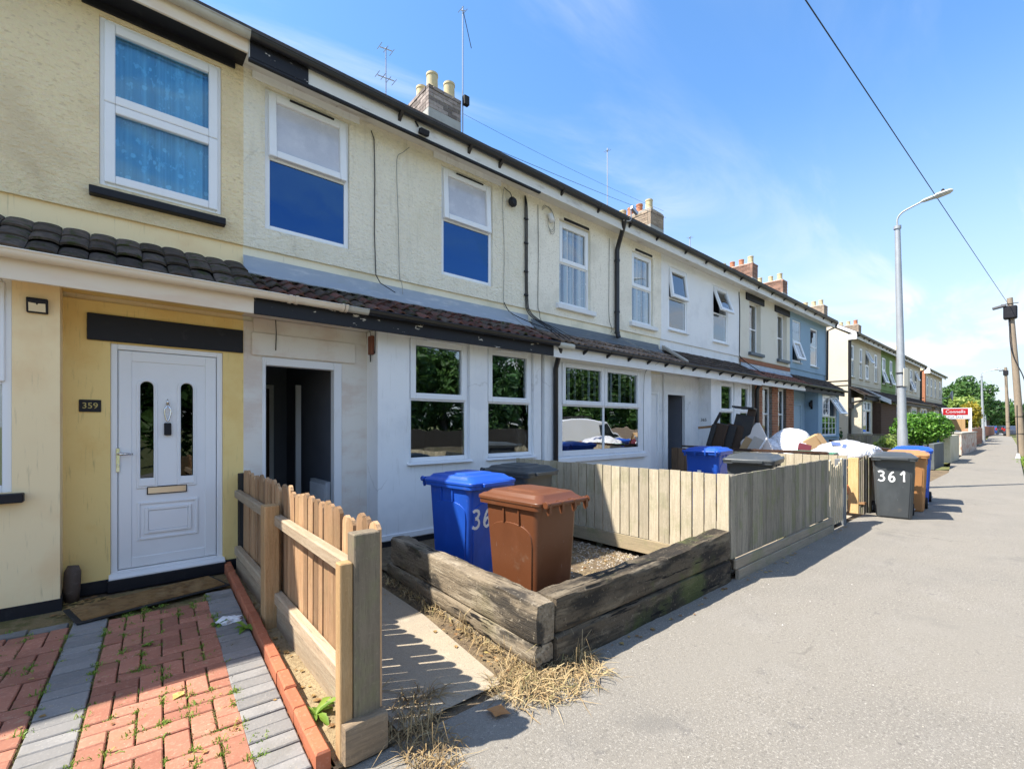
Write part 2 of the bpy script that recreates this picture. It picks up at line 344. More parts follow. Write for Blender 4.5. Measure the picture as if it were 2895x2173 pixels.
mt['net'] = lace('net_curtain', (.90,.92,.95), .74, flower=10)
def patterned(name, a, b):
    m = M(name, a, .95, (('n',3.2,(5,.1,.02),tuple(.5*(p+q) for p, q in zip(a, b)),.35,.65,1.), ('n',15,(1,1,.8),b,.56,.64,.6), ('v',8,I3,b,.22,.14,.8)), coord='World'); return m
mt['net_sky_blue'] = patterned('lace_curtain', (.17,.36,.44), (.70,.88,.95))  # white lace coloured blue to carry the sky reflection in front of it
mt['glass_blue'] = glass('sky_tint_glazing', (.72,.92,1), .06, .7, refl=(.6,.8,1))  # pane tinted to imitate blue sky reflected in it
mt['curtain'] = M('curtain_cloth', (.55,.54,.52), .95, coord='World')
mt['blind'] = M('blind_cloth', (.62,.66,.72), .95, (('w',3,(14,1,.1),(.5,.55,.6),.3,.7,.6),), coord='World')
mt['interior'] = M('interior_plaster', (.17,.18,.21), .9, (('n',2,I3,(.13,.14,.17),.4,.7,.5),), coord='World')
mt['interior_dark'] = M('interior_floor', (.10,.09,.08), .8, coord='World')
mt['brown_door'] = M('brown_door', (.06,.03,.02), .5, coord='World')
mt['chrome'] = M('chrome', (.75,.75,.76), .12, metal=1)
mt['steel'] = M('brushed_steel', (.68,.64,.56), .3, metal=1)
mt['gold'] = M('gold_lettering', (.45,.36,.15), .35, metal=.7)
mt['rubber'] = M('black_rubber', (.02,.02,.021), .75, (('n',20,I3,(.07,.06,.05),.5,.75,.6),))
mt['cable'] = M('cable', (.025,.025,.028), .6)
mt['cable_pale'] = M('pale_cable', (.32,.31,.28), .7)
mt['alu'] = M('aluminium', (.45,.45,.46), .4, metal=.8)
def tile(name, base, c2, moss=.5):
    return M(name, base, .85, (('n',9,I3,c2,.42,.66,.8), ('n',26,I3,(.16,.14,.12),.55,.7,.5), ('n',12,I3,(.045,.05,.018),.52,.64,moss), ('n',60,I3,(.3,.28,.26),.70,.76,.5)), (('n',45,I3,.5,.006),('n',14,I3,.4,.008)), rnd=.32, spec=.12)
mt['tile_dark'] = tile('mossy_dark_tile', (.075,.060,.052), (.12,.092,.075), .95)
mt['tile_red'] = tile('weathered_red_tile', (.135,.06,.05), (.085,.068,.06), .6)
mt['tile_brown'] = tile('brown_concrete_tile', (.23,.17,.135), (.17,.13,.105), .15)
mt['tile_plain'] = tile('plain_clay_tile', (.085,.06,.048), (.05,.042,.036), .3)
mt['tile_clay'] = tile('red_clay_tile', (.22,.10,.075), (.15,.08,.06), .15)
mt['slate'] = M('main_roof_tile', (.06,.055,.055), .85, (('n',6,I3,(.09,.07,.06),.4,.7,.7), ('n',10,I3,(.05,.055,.03),.55,.7,.6)), (('w',6,(0.2,1,1),.4,.02),), coord='World')
def brick(name, a, b, c, rnd=.22):
    return M(name, a, .9, (('n',10,I3,b,.4,.7,.8), ('n',4,I3,c,.55,.75,.6), ('n',55,I3,(.12,.10,.09),.62,.72,.5)), (('n',60,I3,.5,.004),), rnd=rnd)
mt['brick_stock'] = brick('stock_brick', (.36,.28,.20), (.28,.20,.15), (.22,.19,.17))
mt['brick_grey'] = brick('sooty_brick', (.30,.25,.22), (.22,.17,.15), (.40,.35,.29), .42)
mt['brick_red'] = brick('red_brick', (.36,.155,.085), (.30,.12,.07), (.40,.20,.12))
mt['brick_brown'] = brick('brown_stack_brick', (.30,.165,.115), (.22,.13,.10), (.34,.25,.19), .35)
mt['mortar'] = M('mortar', (.40,.37,.32), .95, (('n',12,I3,(.30,.28,.25),.4,.7,.6),), (('n',60,I3,.4,.004),), coord='World')
mt['chimney_render'] = M('chimney_render', (.42,.41,.37), .9, (('n',3,I3,(.32,.31,.28),.4,.7,.7),), (('n',40,I3,.4,.008),), coord='World')
mt['pot_cream'] = M('cream_pot', (.60,.50,.30), .8, (('n',6,I3,(.5,.4,.22),.4,.7,.6),), (('n',40,I3,.2,.004),))
mt['pot_red'] = M('terracotta_pot', (.48,.20,.11), .8, (('n',6,I3,(.38,.16,.09),.4,.7,.6),))
# ------------------------------------------------------------------ parts of houses
YW, YB = 5.53, 5.22           # street face of the upper walls, street face of the bays
def rect_ring(mb, x0, x1, z0, z1, t, y0, y1, mi=0, tb=None):
    tb = tb or t
    mb.box(x0, x0+t, y0, y1, z0, z1, mi); mb.box(x1-t, x1, y0, y1, z0, z1, mi)
    mb.box(x0+t, x1-t, y0, y1, z1-tb, z1, mi); mb.box(x0+t, x1-t, y0, y1, z0, z0+tb, mi)
def window(h, x0, x1, z0, z1, yw, zs=None, lights=('sash', 'fixed'), opens=(0, 0), panes=('glass', 'glass'), net=None, netz=None, sill=None, vent=None,
           fr='upvc', cols=1, depth=.035, t=.055, glaze_bars=False, opencol=None, netoff=.10):
    yf = yw + depth
    mb = MB(); rect_ring(mb, x0, x1, z0, z1, t, yf, yf+.07)
    rows = [(z0+t, z1-t)] if zs is None else [(zs+.02, z1-t), (z0+t, zs-.02)]
    if zs is not None: mb.box(x0+t, x1-t, yf, yf+.07, zs-.02, zs+.02)
    xc = [(x0+t, x1-t)]
    if cols == 2:
        xm = (x0+x1)/2; xc = [(x0+t, xm-.025), (xm+.025, x1-t)]
        for a, b in rows: mb.box(xm-.025, xm+.025, yf, yf+.07, a, b)
    w = mb.build('window', mt[fr], h, bevel=.007, seg=2)
    for ci, (xa, xb) in enumerate(xc):
        for ri, (za, zb) in enumerate(rows):
            ang = opens[ri] if (opencol is None or opencol == ci) else 0
            sash = lights[ri] == 'sash'
            Mx = None
            if ang:
                hz = zb+.012
                Mx = Matrix.Translation((0, yf-.012, hz)) @ Matrix.Rotation(-rad(ang), 4, 'X') @ Matrix.Translation((0, -(yf-.012), -hz))
            if sash:
                sb = MB(); sb.M = Mx; rect_ring(sb, xa-.018, xb+.018, za-.018, zb+.018, .078, yf-.024, yf+.036)
                sb.build('sash', mt[fr], w, bevel=.010, seg=2); g = .058
            else: g = 0
            pb = MB(); pb.M = Mx; pb.box(xa+g+.002, xb-g-.002, yf+.012, yf+.022, za+g+.002, zb-g-.002)
            pb.build('pane', mt[panes[ri]], w)
            if glaze_bars:
                bb = MB(); bb.M = Mx
                for q in (1, 2): zz = za+g+(zb-za-2*g)*q/3; bb.box(xa+g, xb-g, yf+.004, yf+.030, zz-.008, zz+.008)
                xx = (xa+xb)/2; bb.box(xx-.008, xx+.008, yf+.003, yf+.031, za+g, zb-g)
                bb.build('glazing_bar', mt[fr], w)
    if vent:
        vb = MB(); a = x0+(x1-x0)*.27; b = x0+(x1-x0)*.80; vb.box(a, b, yf-.045, yf-.0225, z1-.052, z1-.034); vb.build('trickle_vent', mt[vent], w, bevel=.004)
    if net:
        n = int((x1-x0)/.018); vs = []; fs = []; za, zb = netz or (z0+.05, z1-.05)
        for i in range(n+1):
            x = x0+.04+(x1-x0-.08)*i/n; y = yf+netoff+.022*math.sin(i*.93+math.sin(i*.31)*2)+.008*math.sin(i*2.1)
            vs += [(x, y, za), (x, y, zb)]
        fs = [(2*i, 2*i+2, 2*i+3, 2*i+1) for i in range(n)]
        nb = MB(); nb.add(vs, fs); nb.build('net_curtain', mt[net], w, smooth=True)
    if sill:
        ma, over, proj, th = sill
        sb = MB(); sb.prism([(yw+.02, z0), (yw-proj, z0-.022), (yw-proj, z0-th), (yw+.02, z0-th)], 0, x0-over, x1+over)
        sb.build('sill', mt[ma], w, bevel=.006)
    return w
def gutter(h, x0, x1, y, z, r, m, name='gutter', step=None, bm='black_gutter', phase=.5):
    n = 9
    outer = [(y + r*math.cos(math.pi+math.pi*i/n), z + r*math.sin(math.pi+math.pi*i/n)*1.05) for i in range(n+1)]
    inner = [(y + (r-.008)*math.cos(2*math.pi-math.pi*i/n), z + (r-.008)*math.sin(2*math.pi-math.pi*i/n)*1.05) for i in range(n+1)]
    mb = MB(); mb.prism(outer+inner, 0, x0, x1)
    mb.tube([(x0, y-r, z), (x1, y-r, z)], .008, 5)
    g = mb.build(name, mt[m], h, smooth='auto')
    if step:
        x = x0 + step*phase
        while x < x1-.05:
            b = MB(); b.prism([(y-r*.9, z-r*.7), (y+r+.01, z-r*1.2), (y+r+.01, z-r*1.2-.055), (y+r*.2, z-r*1.2-.025)], 0, x-.016, x+.016)
            b.build('gutter_bracket', mt[bm], g)
            cb = MB(); o2 = [(y+(r+.006)*math.cos(math.pi+math.pi*i/n), z+(r+.006)*math.sin(math.pi+math.pi*i/n)*1.05) for i in range(n+1)]
            cb.prism(o2+inner, 0, x-.014, x+.014); cb.build('gutter_clip', mt[m], g)
            x += step
    return g
# roof tiles of the lean-to roofs --------------------------------------------------
def tile_mesh(name, mat, w, L, prof, th, dirv, nrm, lift):
    """prof(u 0..1) gives the height of the tile across its width"""
    k = 9; vs = []; fs = []
    d = Vector(dirv); n = Vector(nrm)
    for i in range(k):
        u = i/(k-1); hgt = prof(u); x = u*w
        f = d*0 + n*(hgt+lift); b = d*L + n*hgt
        f2 = d*0 + n*(hgt+lift-th); b2 = d*L + n*(hgt-th)
        for p in (f, b, f2, b2): vs.append((x, p.y, p.z))
    for i in range(k-1):
        a = 4*i; c = a+4
        fs += [(a, c, c+1, a+1), (a+2, c+2, c, a), (a+3, a+1, c+1, c+3)]
    fs += [(0, 1, 3, 2), (4*(k-1), 4*(k-1)+2, 4*(k-1)+3, 4*(k-1)+1)]
    me = bpy.data.meshes.new(name); me.from_pydata(vs, [], fs); me.materials.append(mat); me.polygons.foreach_set('use_smooth', [True]*len(fs)); me.set_sharp_from_angle(angle=rad(50)); me.update()
    return me
EV = (4.915, 2.775); TP = (5.50, 3.16)
def leanto(h, x0, x1, kind_, mats, top='lead', flash=(3.10, 3.27), fx=None, ev=EV, tp=TP):
    dy, dz = tp[0]-ev[0], tp[1]-ev[1]; Ls = math.hypot(dy, dz); d = Vector((0, dy/Ls, dz/Ls)); n = Vector((0, -dz/Ls, dy/Ls))
    mb = MB(); a = Vector((0, *ev)); b = Vector((0, *tp))
    p = [a - n*.03, b - n*.03, b - n*.06, a - n*.06]
    mb.prism([(q.y, q.z) for q in p], 0, x0, x1)
    rf = mb.build('lean_to_roof', mt['slate'], h)
    if kind_ == 'roll': w, rows, th, lift = .16, 3, .018, .026; prof = lambda u: .036*max(0, math.sin(math.pi*min(1, max(0, (u-.05)/.62))))**.8 - .010*math.sin(math.pi*max(0, (u-.67)/.33))
    elif kind_ == 'worn': w, rows, th, lift = .17, 3, .02, .03; prof = lambda u: .020*max(0, math.sin(math.pi*u))**.45
    elif kind_ == 'double': w, rows, th, lift = .30, 2, .024, .034; prof = lambda u: .026*(1 if (u % .5) < .2 else max(0, 1-((u % .5)-.2)/.07) if (u % .5) < .27 else max(0, ((u % .5)-.43)/.07))
    elif kind_ == 'small_roll': w, rows, th, lift = .17, 3, .018, .026; prof = lambda u: .034*math.sin(math.pi*u)
    else: w, rows, th, lift = .165, 6, .012, .014; prof = lambda u: .003*math.sin(math.pi*u)
    gap = Ls/rows
    mes = [tile_mesh('tile', mt[m], w-.003, gap*1.25 if kind_ != 'plain' else gap*1.5, prof, th, d, n, lift) for m in mats]
    for r in range(rows):
        off = (w/2 if (kind_ == 'plain' and r % 2) else 0)
        x = x0 - off
        while x < x1 - .02:
            if x < x0-.001: x += w; continue
            if x+w > x1+.06: break
            q = a + d*(r*gap - (.045 if r == 0 else 0)) + n*R.uniform(-.004, .005)
            jt = .028 if kind_ == 'worn' else .013; piece('tile', mes[R.randrange(len(mes))], rf, (x, q.y, q.z+(R.uniform(-.008,.008) if kind_ == 'worn' else 0)), (R.uniform(-jt,jt), R.uniform(-jt,jt), R.uniform(-jt,jt)))
            x += w
    if top:
        f0, f1 = flash; xa, xb = fx or (x0, x1)
        m2 = MB()
        nn = 40; vs = []
        for i in range(nn+1):
            x = xa+(xb-xa)*i/nn; wob = .006*math.sin(i*1.7)+.004*math.sin(i*3.1)
            vs += [(x, 5.515, f1), (x, 5.505+wob*.3, f1-(f1-f0)*.55), (x, 5.455+wob, f0+.03), (x, 5.37+wob, f0-.035+wob), (x, 5.375+wob, f0-.045+wob)]
        fs = [(5*i+j, 5*i+j+1, 5*i+6+j, 5*i+5+j)[::-1] for i in range(nn) for j in range(4)]
        m2.add(vs, fs); m2.build('flashing', mt[top], rf, smooth='auto')
    return rf
def chimney(h, x0, x1, y0, y1, z0, z1, zr, bm, pots, capm='brick_grey'):
    mb = MB(); mb.box(x0+.004, x1-.004, y0+.004, y1-.004, z0, z1-.05)
    c = mb.build('chimney', mt['mortar'], h)
    rb = MB(); rb.box(x0-.006, x1+.006, y0-.006, y1+.006, z0, zr); rb.build('rendered_base', mt['chimney_render'], c, bevel=.01)
    b1 = MB(); b1.box(0, .215, 0, .1, 0, .065); bmx = b1.mesh('brick', mt[bm]); b2 = MB(); b2.box(0, .1, 0, .215, 0, .065); bmy = b2.mesh('brick', mt[bm])
    z = zr + .008; k = 0
    while z + .065 < z1 - .02:
        grow = .012 if z1 - z < .16 else 0
        o = .112 if k % 2 else 0
        x = x0 - (0 if not o else 0)
        first = True
        while x < x1 - .03:
            wdt = min(.215, x1-x) if not (o and first) else .1025
            j = R.uniform(-.003, .003)
            piece('brick', bmx, c, (x, y0 - .003 + j - grow, z), (0,0,R.uniform(-.01,.01)), (wdt/.215, 1, 1)); x += wdt + .014; first = False
        y = y0 + .105; first = True
        while y < y1 - .03:
            wdt = min(.215, y1-y) if not (not o and first) else .1025
            j = R.uniform(-.003, .003)
            piece('brick', bmy, c, (x0 - .003 + j - grow, y, z), (0,0,R.uniform(-.01,.01)), (1, wdt/.215, 1)); y += wdt + .01; first = False
        z += .075; k += 1
    fl = MB(); fl.box(x0+.03, x1-.03, y0+.03, y1-.03, z1-.055, z1+.012); fl.build('flaunching', mt['mortar'], c, bevel=.03)
    for px, py, r, hh, m in pots:
        p = MB(); p.lathe([(r*1.02, z1-.03), (r*1.02, z1+.05), (r*.93, z1+.06), (r*.90, z1+hh-.05), (r*.99, z1+hh-.045), (r*.97, z1+hh), (r*.78, z1+hh), (r*.76, z1+hh-.12)], (px, py, 0), 16)
        p.build('chimney_pot', mt[m], c, smooth='auto')
    return c
def shell(h, x0, x1, upmat, lowmat, upholes, doorx, doorholes, band=3.39, party=True, roof=True, roughmat=None, gables=(False, False), gmat='far_gable', depth=7.2):
    """upper wall, smooth band, door wall, main roof, inner floors and party walls"""
    up = [(a, b, c, d) for a, b, c, d in upholes]
    mb = MB(); mb.holes(x0, x1, band, 5.40, YW, YW+.03, up); mb.build('upper_wall', mt[upmat], h)
    mb = MB(); mb.holes(x0, x1, 2.60, 5.40, YW+.03, YW+.22, up); mb.build('smooth_band', mt[lowmat], h)
    a, b = doorx
    mb = MB(); mb.holes(a, b, 0, 2.60, YW, YW+.22, doorholes); mb.build('porch_wall', mt[roughmat or lowmat], h)
    yr = YW + depth/2
    if roof:
        rr = MB(); e, k = (5.14, 5.40), .62
        rid = (yr, 5.40+(yr-5.14)*k)
        rr.prism([e, (e[0], e[1]+.03), (rid[0], rid[1]+.06), (YW+depth+.4, 5.43), (YW+depth+.4, 5.38), (rid[0], rid[1])], 0, x0, x1)
        rr.build('main_roof', mt['slate'], h)
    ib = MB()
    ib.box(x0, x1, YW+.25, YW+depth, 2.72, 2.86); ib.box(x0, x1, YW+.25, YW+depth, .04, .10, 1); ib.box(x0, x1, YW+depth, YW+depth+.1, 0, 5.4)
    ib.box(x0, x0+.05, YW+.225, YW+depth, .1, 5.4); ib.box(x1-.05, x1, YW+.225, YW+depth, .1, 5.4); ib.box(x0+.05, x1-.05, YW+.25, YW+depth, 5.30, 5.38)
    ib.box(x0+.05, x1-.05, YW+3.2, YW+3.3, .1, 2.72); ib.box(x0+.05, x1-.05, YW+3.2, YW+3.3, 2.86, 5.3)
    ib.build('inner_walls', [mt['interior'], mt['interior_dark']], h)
def eaves(h, x0, x1, fmat, gmat, step=None, soffit='grimy_white', edge=None, x0g=None, bot=5.185):
    mb = MB(); mb.box(x0, x1, 5.235, 5.26, bot, 5.375); f = mb.build('fascia', mt[fmat], h, bevel=.004)
    mb = MB(); mb.box(x0, x1, 5.262, YW-.002, 5.262, 5.285); mb.build('soffit', mt[soffit], h)
    if edge:
        e = MB(); e.box(x0, x1, 5.225, 5.268, 5.160, 5.184); e.build('fascia_edge', mt[edge], f)
    gutter(h, x0 if x0g is None else x0g, x1, 5.185, 5.385, .052, gmat, step=step)
def bay(h, x0, x1, y, m, hs, sides=(True, True), th=.2, z1=2.64, plinth=None):
    mb = MB(); mb.holes(x0, x1, 0, z1, y, y+th, hs)
    if sides[0]: mb.box(x0, x0+.15, y+th, YW, 0, z1)
    if sides[1]: mb.box(x1-.15, x1, y+th, YW, 0, z1)
    b = mb.build('bay_wall', mt[m], h)
    if plinth:
        p = MB(); xa = x0-.012 if sides[0] else x0; xb = x1+.012 if sides[1] else x1
        p.box(xa, xb, y-.014, y-.001, 0, plinth[0])
        if sides[0]: p.box(x0-.012, x0-.001, y-.001, YW-.002, 0, plinth[0])
        if sides[1]: p.box(x1+.001, x1+.012, y-.001, YW-.002, 0, plinth[0])
        p.build('plinth', mt[plinth[1]], b)
    return b
def fascia_low(h, x0, x1, m, gm, step=None, zz=(2.565, 2.735), gx=None, bm='black_gutter', gz=2.765, ceil='white_soiled', phase=.5):
    mb = MB(); mb.box(x0, x1, 4.965, 4.99, zz[0], zz[1]); mb.build('lower_fascia', mt[m], h, bevel=.004)
    c = MB(); c.box(x0, x1, 4.992, YW-.002, 2.645, 2.665); c.build('porch_ceiling', mt[ceil], h)
    return gutter(h, *(gx or (x0, x1)), 4.905, gz, .055, gm, name='lower_gutter', step=step, bm=bm, phase=phase)
def downpipe(h, pts, r, m, clips=()):
    mb = MB(); mb.tube(pts, r, 10); p = mb.build('downpipe', mt[m], h, smooth='auto')
    for (x, y, z) in clips:
        c = MB(); c.lathe([(r*1.2, z-.02), (r*1.25, z), (r*1.2, z+.02)], (x, y, 0), 10); c.box(x-.045, x-.0, y+.005, y+.035, z-.01, z+.01); c.build('pipe_clip', mt[m], p)
    return p
def wire(h, pts, r=.006, m='cable', name='cable'):
    mb = MB(); mb.tube(pts, r, 5); return mb.build(name, mt[m], h, smooth=True)
def spline(pts, n=8):
    P = [Vector(p) for p in pts]; out = []
    for i in range(len(P)-1):
        p0 = P[max(i-1,0)]; p1 = P[i]; p2 = P[i+1]; p3 = P[min(i+2,len(P)-1)]
        for k in range(n):
            t = k/n
            out.append(.5*((2*p1)+(p2-p0)*t+(2*p0-5*p1+4*p2-p3)*t*t+(3*p1-p0-3*p2+p3)*t**3))
    return out+[P[-1]]

# ================================================================== the terrace, nearest house first
# ---- yellow house
H1 = thing('terraced_house', 'yellow rendered terraced house with white panelled front door and black lintels, nearest of the row', 'house', (-.98, YW, 0), group='terraced houses along the pavement')
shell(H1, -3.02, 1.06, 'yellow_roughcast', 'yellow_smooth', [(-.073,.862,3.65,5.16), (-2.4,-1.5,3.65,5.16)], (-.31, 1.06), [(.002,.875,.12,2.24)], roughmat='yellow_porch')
window(H1, -.073, .862, 3.65, 5.16, YW, zs=4.405, lights=('sash','sash'), net='net_sky_blue', panes=('glass_blue','glass_blue'), depth=.02, t=.05)
window(H1, -2.4, -1.5, 3.65, 5.16, YW, zs=4.405, lights=('sash','sash'), net='net_sky_blue', panes=('glass_blue','glass_blue'), depth=.02)
mb = MB(); mb.box(-.19, .981, YW-.025, YW-.002, 5.195, 5.37); mb.build('upper_lintel', mt['black_paint'], H1, bevel=.004)
mb = MB(); mb.box(-.14, .888, YW-.085, YW+.018, 3.525, 3.595); mb.build('upper_sill', mt['black_paint'], H1, bevel=.006)
eaves(H1, -3.02, 1.05, 'cream_gutter', 'grey_gutter', soffit='black_paint', bot=5.225)
bay(H1, -3.02, -.306, YB, 'yellow_smooth', [(-2.45,-.571,.98,2.63)], (False, True), plinth=(.10,'black_paint'))
window(H1, -2.45, -.571, .98, 2.63, YB, zs=1.83, lights=('sash','fixed'), cols=2, net='net', depth=.02)
mb = MB(); mb.box(-2.6, -.503, YB-.085, YB+.018, .905, .975); mb.build('bay_sill', mt['black_paint'], H1, bevel=.006)
mb = MB(); mb.box(-.154, 1.052, YW-.028, YW-.002, 2.252, 2.488); mb.build('door_lintel', mt['black_paint'], H1, bevel=.004)
mb = MB(); mb.box(-.29, 1.058, YW-.016, YW-.001, 0, .115); mb.box(-.02, .90, YW-.07, YW-.017, 0, .105); mb.build('plinth', mt['black_paint'], H1, bevel=.006)
leanto(H1, -3.02, 1.06, 'worn', ['tile_dark','tile_dark','tile_dark'], top=None)
fascia_low(H1, -3.02, 1.04, 'cream_gutter', 'cream_gutter', gx=(-3.02, 1.30), ceil='yellow_porch')
# front door
def door_359():
    mb = MB(); x0, x1, z0, z1 = .002, .875, .12, 2.24; y = YW+.02
    rect_ring(mb, x0, x1, z0, z1, .05, y, y+.07)
    d = mb.build('front_door', mt['upvc'], H1, bevel=.006, seg=2)
    lf = MB(); a, b, c, e = x0+.054, x1-.054, z0+.054, z1-.054; yl = y+.018
    gl = [(.263, 1.455), (.573, 1.457)]; gw, gh = .050, .455
    # leaf with two arched lights: strips left, between, right, top, bottom
    lf.box(a, b, yl, yl+.04, c, .95); xs = [a, .213, .313, .523, .623, b]
    for i in (0, 2, 4): lf.box(xs[i], xs[i+1], yl, yl+.04, .95, e)
    for i in (1, 3):
        xm = (xs[i]+xs[i+1])/2; r = (xs[i+1]-xs[i])/2; zc = 1.91-r
        n = 10; arc = [(xm + r*math.cos(math.pi*k/n), zc + r*math.sin(math.pi*k/n)) for k in range(n+1)]
        for k in range(n):
            p, q = arc[k], arc[k+1]
            lf.prism([(p[0], p[1]), (q[0], q[1]), (q[0], e), (p[0], e)], 1, yl, yl+.04)
        lf.box(xs[i], xs[i+1], yl, yl+.04, .95, 1.0)
    leaf = lf.build('door_leaf', mt['upvc'], d)
    # raised border lines of the leaf and arched mouldings
    bd = MB(); rect_ring(bd, a+.004, b-.004, c+.004, e-.004, .092, yl-.010, yl-.001)
    bd.build('leaf_border', mt['upvc'], d, bevel=.004)
    for i in (1, 3):
        xm = (xs[i]+xs[i+1])/2
        for (w_, dep, of) in ((.078, .012, 0), (.060, .020, 0)):
            r = w_+.0; zc = 1.86; n = 12
            o_ = [(xm-r, .905+.02*(w_ < .07)), (xm+r, .905+.02*(w_ < .07))] + [(xm + r*math.cos(math.pi*k/n), zc + r*math.sin(math.pi*k/n)) for k in range(n+1)]
            ri = .050; zb = 1.0
            i_ = [(xm-ri, zb), (xm+ri, zb)] + [(xm + ri*math.cos(math.pi*k/n), zc + ri*math.sin(math.pi*k/n)) for k in range(n+1)]
            m = MB(); k = len(o_)
            vs = [(p[0], yl-dep, p[1]) for p in o_] + [(p[0], yl-dep+.003, p[1]) for p in i_] + [(p[0], yl-.0005, p[1]) for p in o_] + [(p[0], yl+.02, p[1]) for p in i_]
            fs = []
            for q in range(k):
                r2 = (q+1) % k
                fs += [(q, r2, k+r2, k+q), (2*k+q, 2*k+r2, r2, q), (k+q, k+r2, 3*k+r2, 3*k+q)]
            m.add(vs, fs); m.build('arched_moulding', mt['upvc'], d, bevel=.003)
        g = MB(); g.box(xs[i]-.002, xs[i+1]+.002, yl+.022, yl+.03, .99, 1.915); g.build('door_pane', mt['glass_dark'], d)
    pm = MB(); rect_ring(pm, .19, .665, .42, .775, .022, yl-.012, yl-.001); rect_ring(pm, .245, .61, .475, .72, .028, yl-.017, yl-.001); pm.box(.274, .581, yl-.008, yl-.001, .504, .691)
    pm.build('lower_panel', mt['upvc'], d, bevel=.006)
    lp = MB(); lp.box(.262, .574, yl-.012, yl-.001, .842, .918); lp.box(.270, .566, yl-.019, yl-.0125, .851, .909, 1); lp.build('letter_plate', [mt['black_paint'], mt['steel']], d, bevel=.002)
    hd = MB(); hd.box(.040, .068, yl-.032, yl-.0105, 1.07, 1.29); hd.tube([(.054, yl-.03, 1.235), (.054, yl-.062, 1.235), (.07, yl-.07, 1.235), (.16, yl-.064, 1.232)], [.011,.011,.014,.009], 8)
    hd.lathe([(.012, yl-.046), (.012, yl-.03)], (.054, 0, 1.13), 10, axis='Y'); hd.build('door_handle', mt['chrome'], d, smooth='auto', bevel=.003)
    kn = MB(); kn.lathe([(.012, yl-.03), (.014, yl-.001)], (.419, 0, 1.70), 10, axis='Y'); kn.tube([(.419, yl-.03, 1.75), (.419, yl-.034, 1.70)], [.005, .014], 8)
    kn.tube([(.419, yl-.03, 1.70), (.396, yl-.03, 1.65), (.395, yl-.03, 1.61), (.408, yl-.03, 1.55), (.419, yl-.03, 1.53), (.430, yl-.03, 1.55), (.443, yl-.03, 1.61), (.442, yl-.03, 1.65), (.419, yl-.03, 1.70)], .008, 7)
    kn.build('knocker', mt['chrome'], d, smooth=True)
    kb = MB(); kb.box(.392, .448, yl-.035, yl-.001, 1.40, 1.52); kb.build('door_camera', mt['black_paint'], d, bevel=.006)
    dc = MB(); dc.prism([(YW+.02, .118), (YW+.02, .155), (YW-.02, .145), (YW-.055, .125), (YW-.055, .107), (YW, .107)], 0, -.01, .887); dc.build('door_cill', mt['upvc'], d, bevel=.003)
door_359()
t = thing('wall_light', 'black solar wall light with pale sloping panel on yellow bay wall', 'wall light', (-.432, YB, 2.377))
mb = MB(); mb.prism([(YB-.001, 2.378), (YB-.03, 2.378), (YB-.055, 2.47), (YB-.05, 2.493), (YB-.001, 2.493)], 0, -.492, -.372); mb.build('housing', mt['black_paint'], t, bevel=.005)
mb = MB(); mb.add([(-.479, YB-.036, 2.388), (-.385, YB-.036, 2.388), (-.385, YB-.054, 2.452), (-.425, YB-.053, 2.449), (-.432, YB-.050, 2.436), (-.439, YB-.053, 2.449), (-.479, YB-.054, 2.452)], [tuple(range(7))]); mb.build('panel', M('light_diffuser', (.75,.62,.40), .35), t)
t = thing('house_number_plaque', 'black number plaque reading 359 beside the white front door', 'plaque', (-.133, YW, 1.615))
mb = MB(); mb.box(-.206, -.060, YW-.014, YW-.001, 1.615, 1.722); mb.build('plate', mt['black_paint'], t, bevel=.003)
put_text('359', .072, mt['gold'], t, Matrix.Translation((-.133, YW-.0165, 1.668)) @ Matrix.Rotation(rad(90), 4, 'X'), 'numeral')
t = thing('pipe_stub', 'rounded brown drain cover at the foot of the yellow bay corner', 'drain cover', (-.235, 5.40, 0))
mb = MB(); mb.tube([(-.245, 5.40, .0), (-.245, 5.40, .10), (-.24, 5.40, .26), (-.235, 5.41, .31)], [.045,.055,.055,.035], 12); mb.build('cover', M('brown_plastic', (.10,.075,.06), .6, (('n',20,I3,(.16,.13,.11),.5,.7,.6),)), t, smooth=True)

H0 = thing('terraced_house', 'unseen cream neighbour left of the yellow house, added for its eaves shadow', 'house', (-7, YW, 0), group='terraced houses along the pavement')  # out of sight, added so the eaves shadow runs on across the drive
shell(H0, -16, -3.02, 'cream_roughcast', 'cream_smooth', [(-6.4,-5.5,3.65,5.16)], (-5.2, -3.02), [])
bay(H0, -16, -5.2, YB, 'white_render', [], (False, True))
eaves(H0, -16, -3.021, 'grimy_white', 'black_gutter'); leanto(H0, -16, -3.02, 'roll', [], top=None) if False else None
fascia_low(H0, -16, -3.021, 'white_paint', 'black_gutter')
window(H0, -6.4, -5.5, 3.65, 5.16, YW, zs=4.4)
# ---- number 361: cream above, white below, door standing open
H2 = thing('terraced_house', 'cream roughcast terraced house with white lower walls and open dark doorway', 'house', (3.1, YW, 0), group='terraced houses along the pavement')
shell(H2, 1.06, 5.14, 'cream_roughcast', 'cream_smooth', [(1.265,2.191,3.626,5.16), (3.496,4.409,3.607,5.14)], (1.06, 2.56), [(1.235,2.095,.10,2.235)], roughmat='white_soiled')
window(H2, 1.265, 2.191, 3.626, 5.16, YW, zs=4.42, opens=(3,0), panes=('frosted','glass_sky'), vent='black_paint', depth=.03)
window(H2, 3.496, 4.409, 3.607, 5.14, YW, zs=4.40, opens=(3,0), panes=('frosted','glass_sky'), vent='black_paint', depth=.03)
for a, b in ((1.14, 2.312), (3.36, 4.56)):
    mb = MB(); mb.box(a, b, YW-.022, YW-.002, 5.185, 5.375); mb.build('upper_lintel', mt['white_render'], H2, bevel=.004)
eaves(H2, 1.051, 5.14, 'grimy_white', 'black_gutter', edge='black_paint')
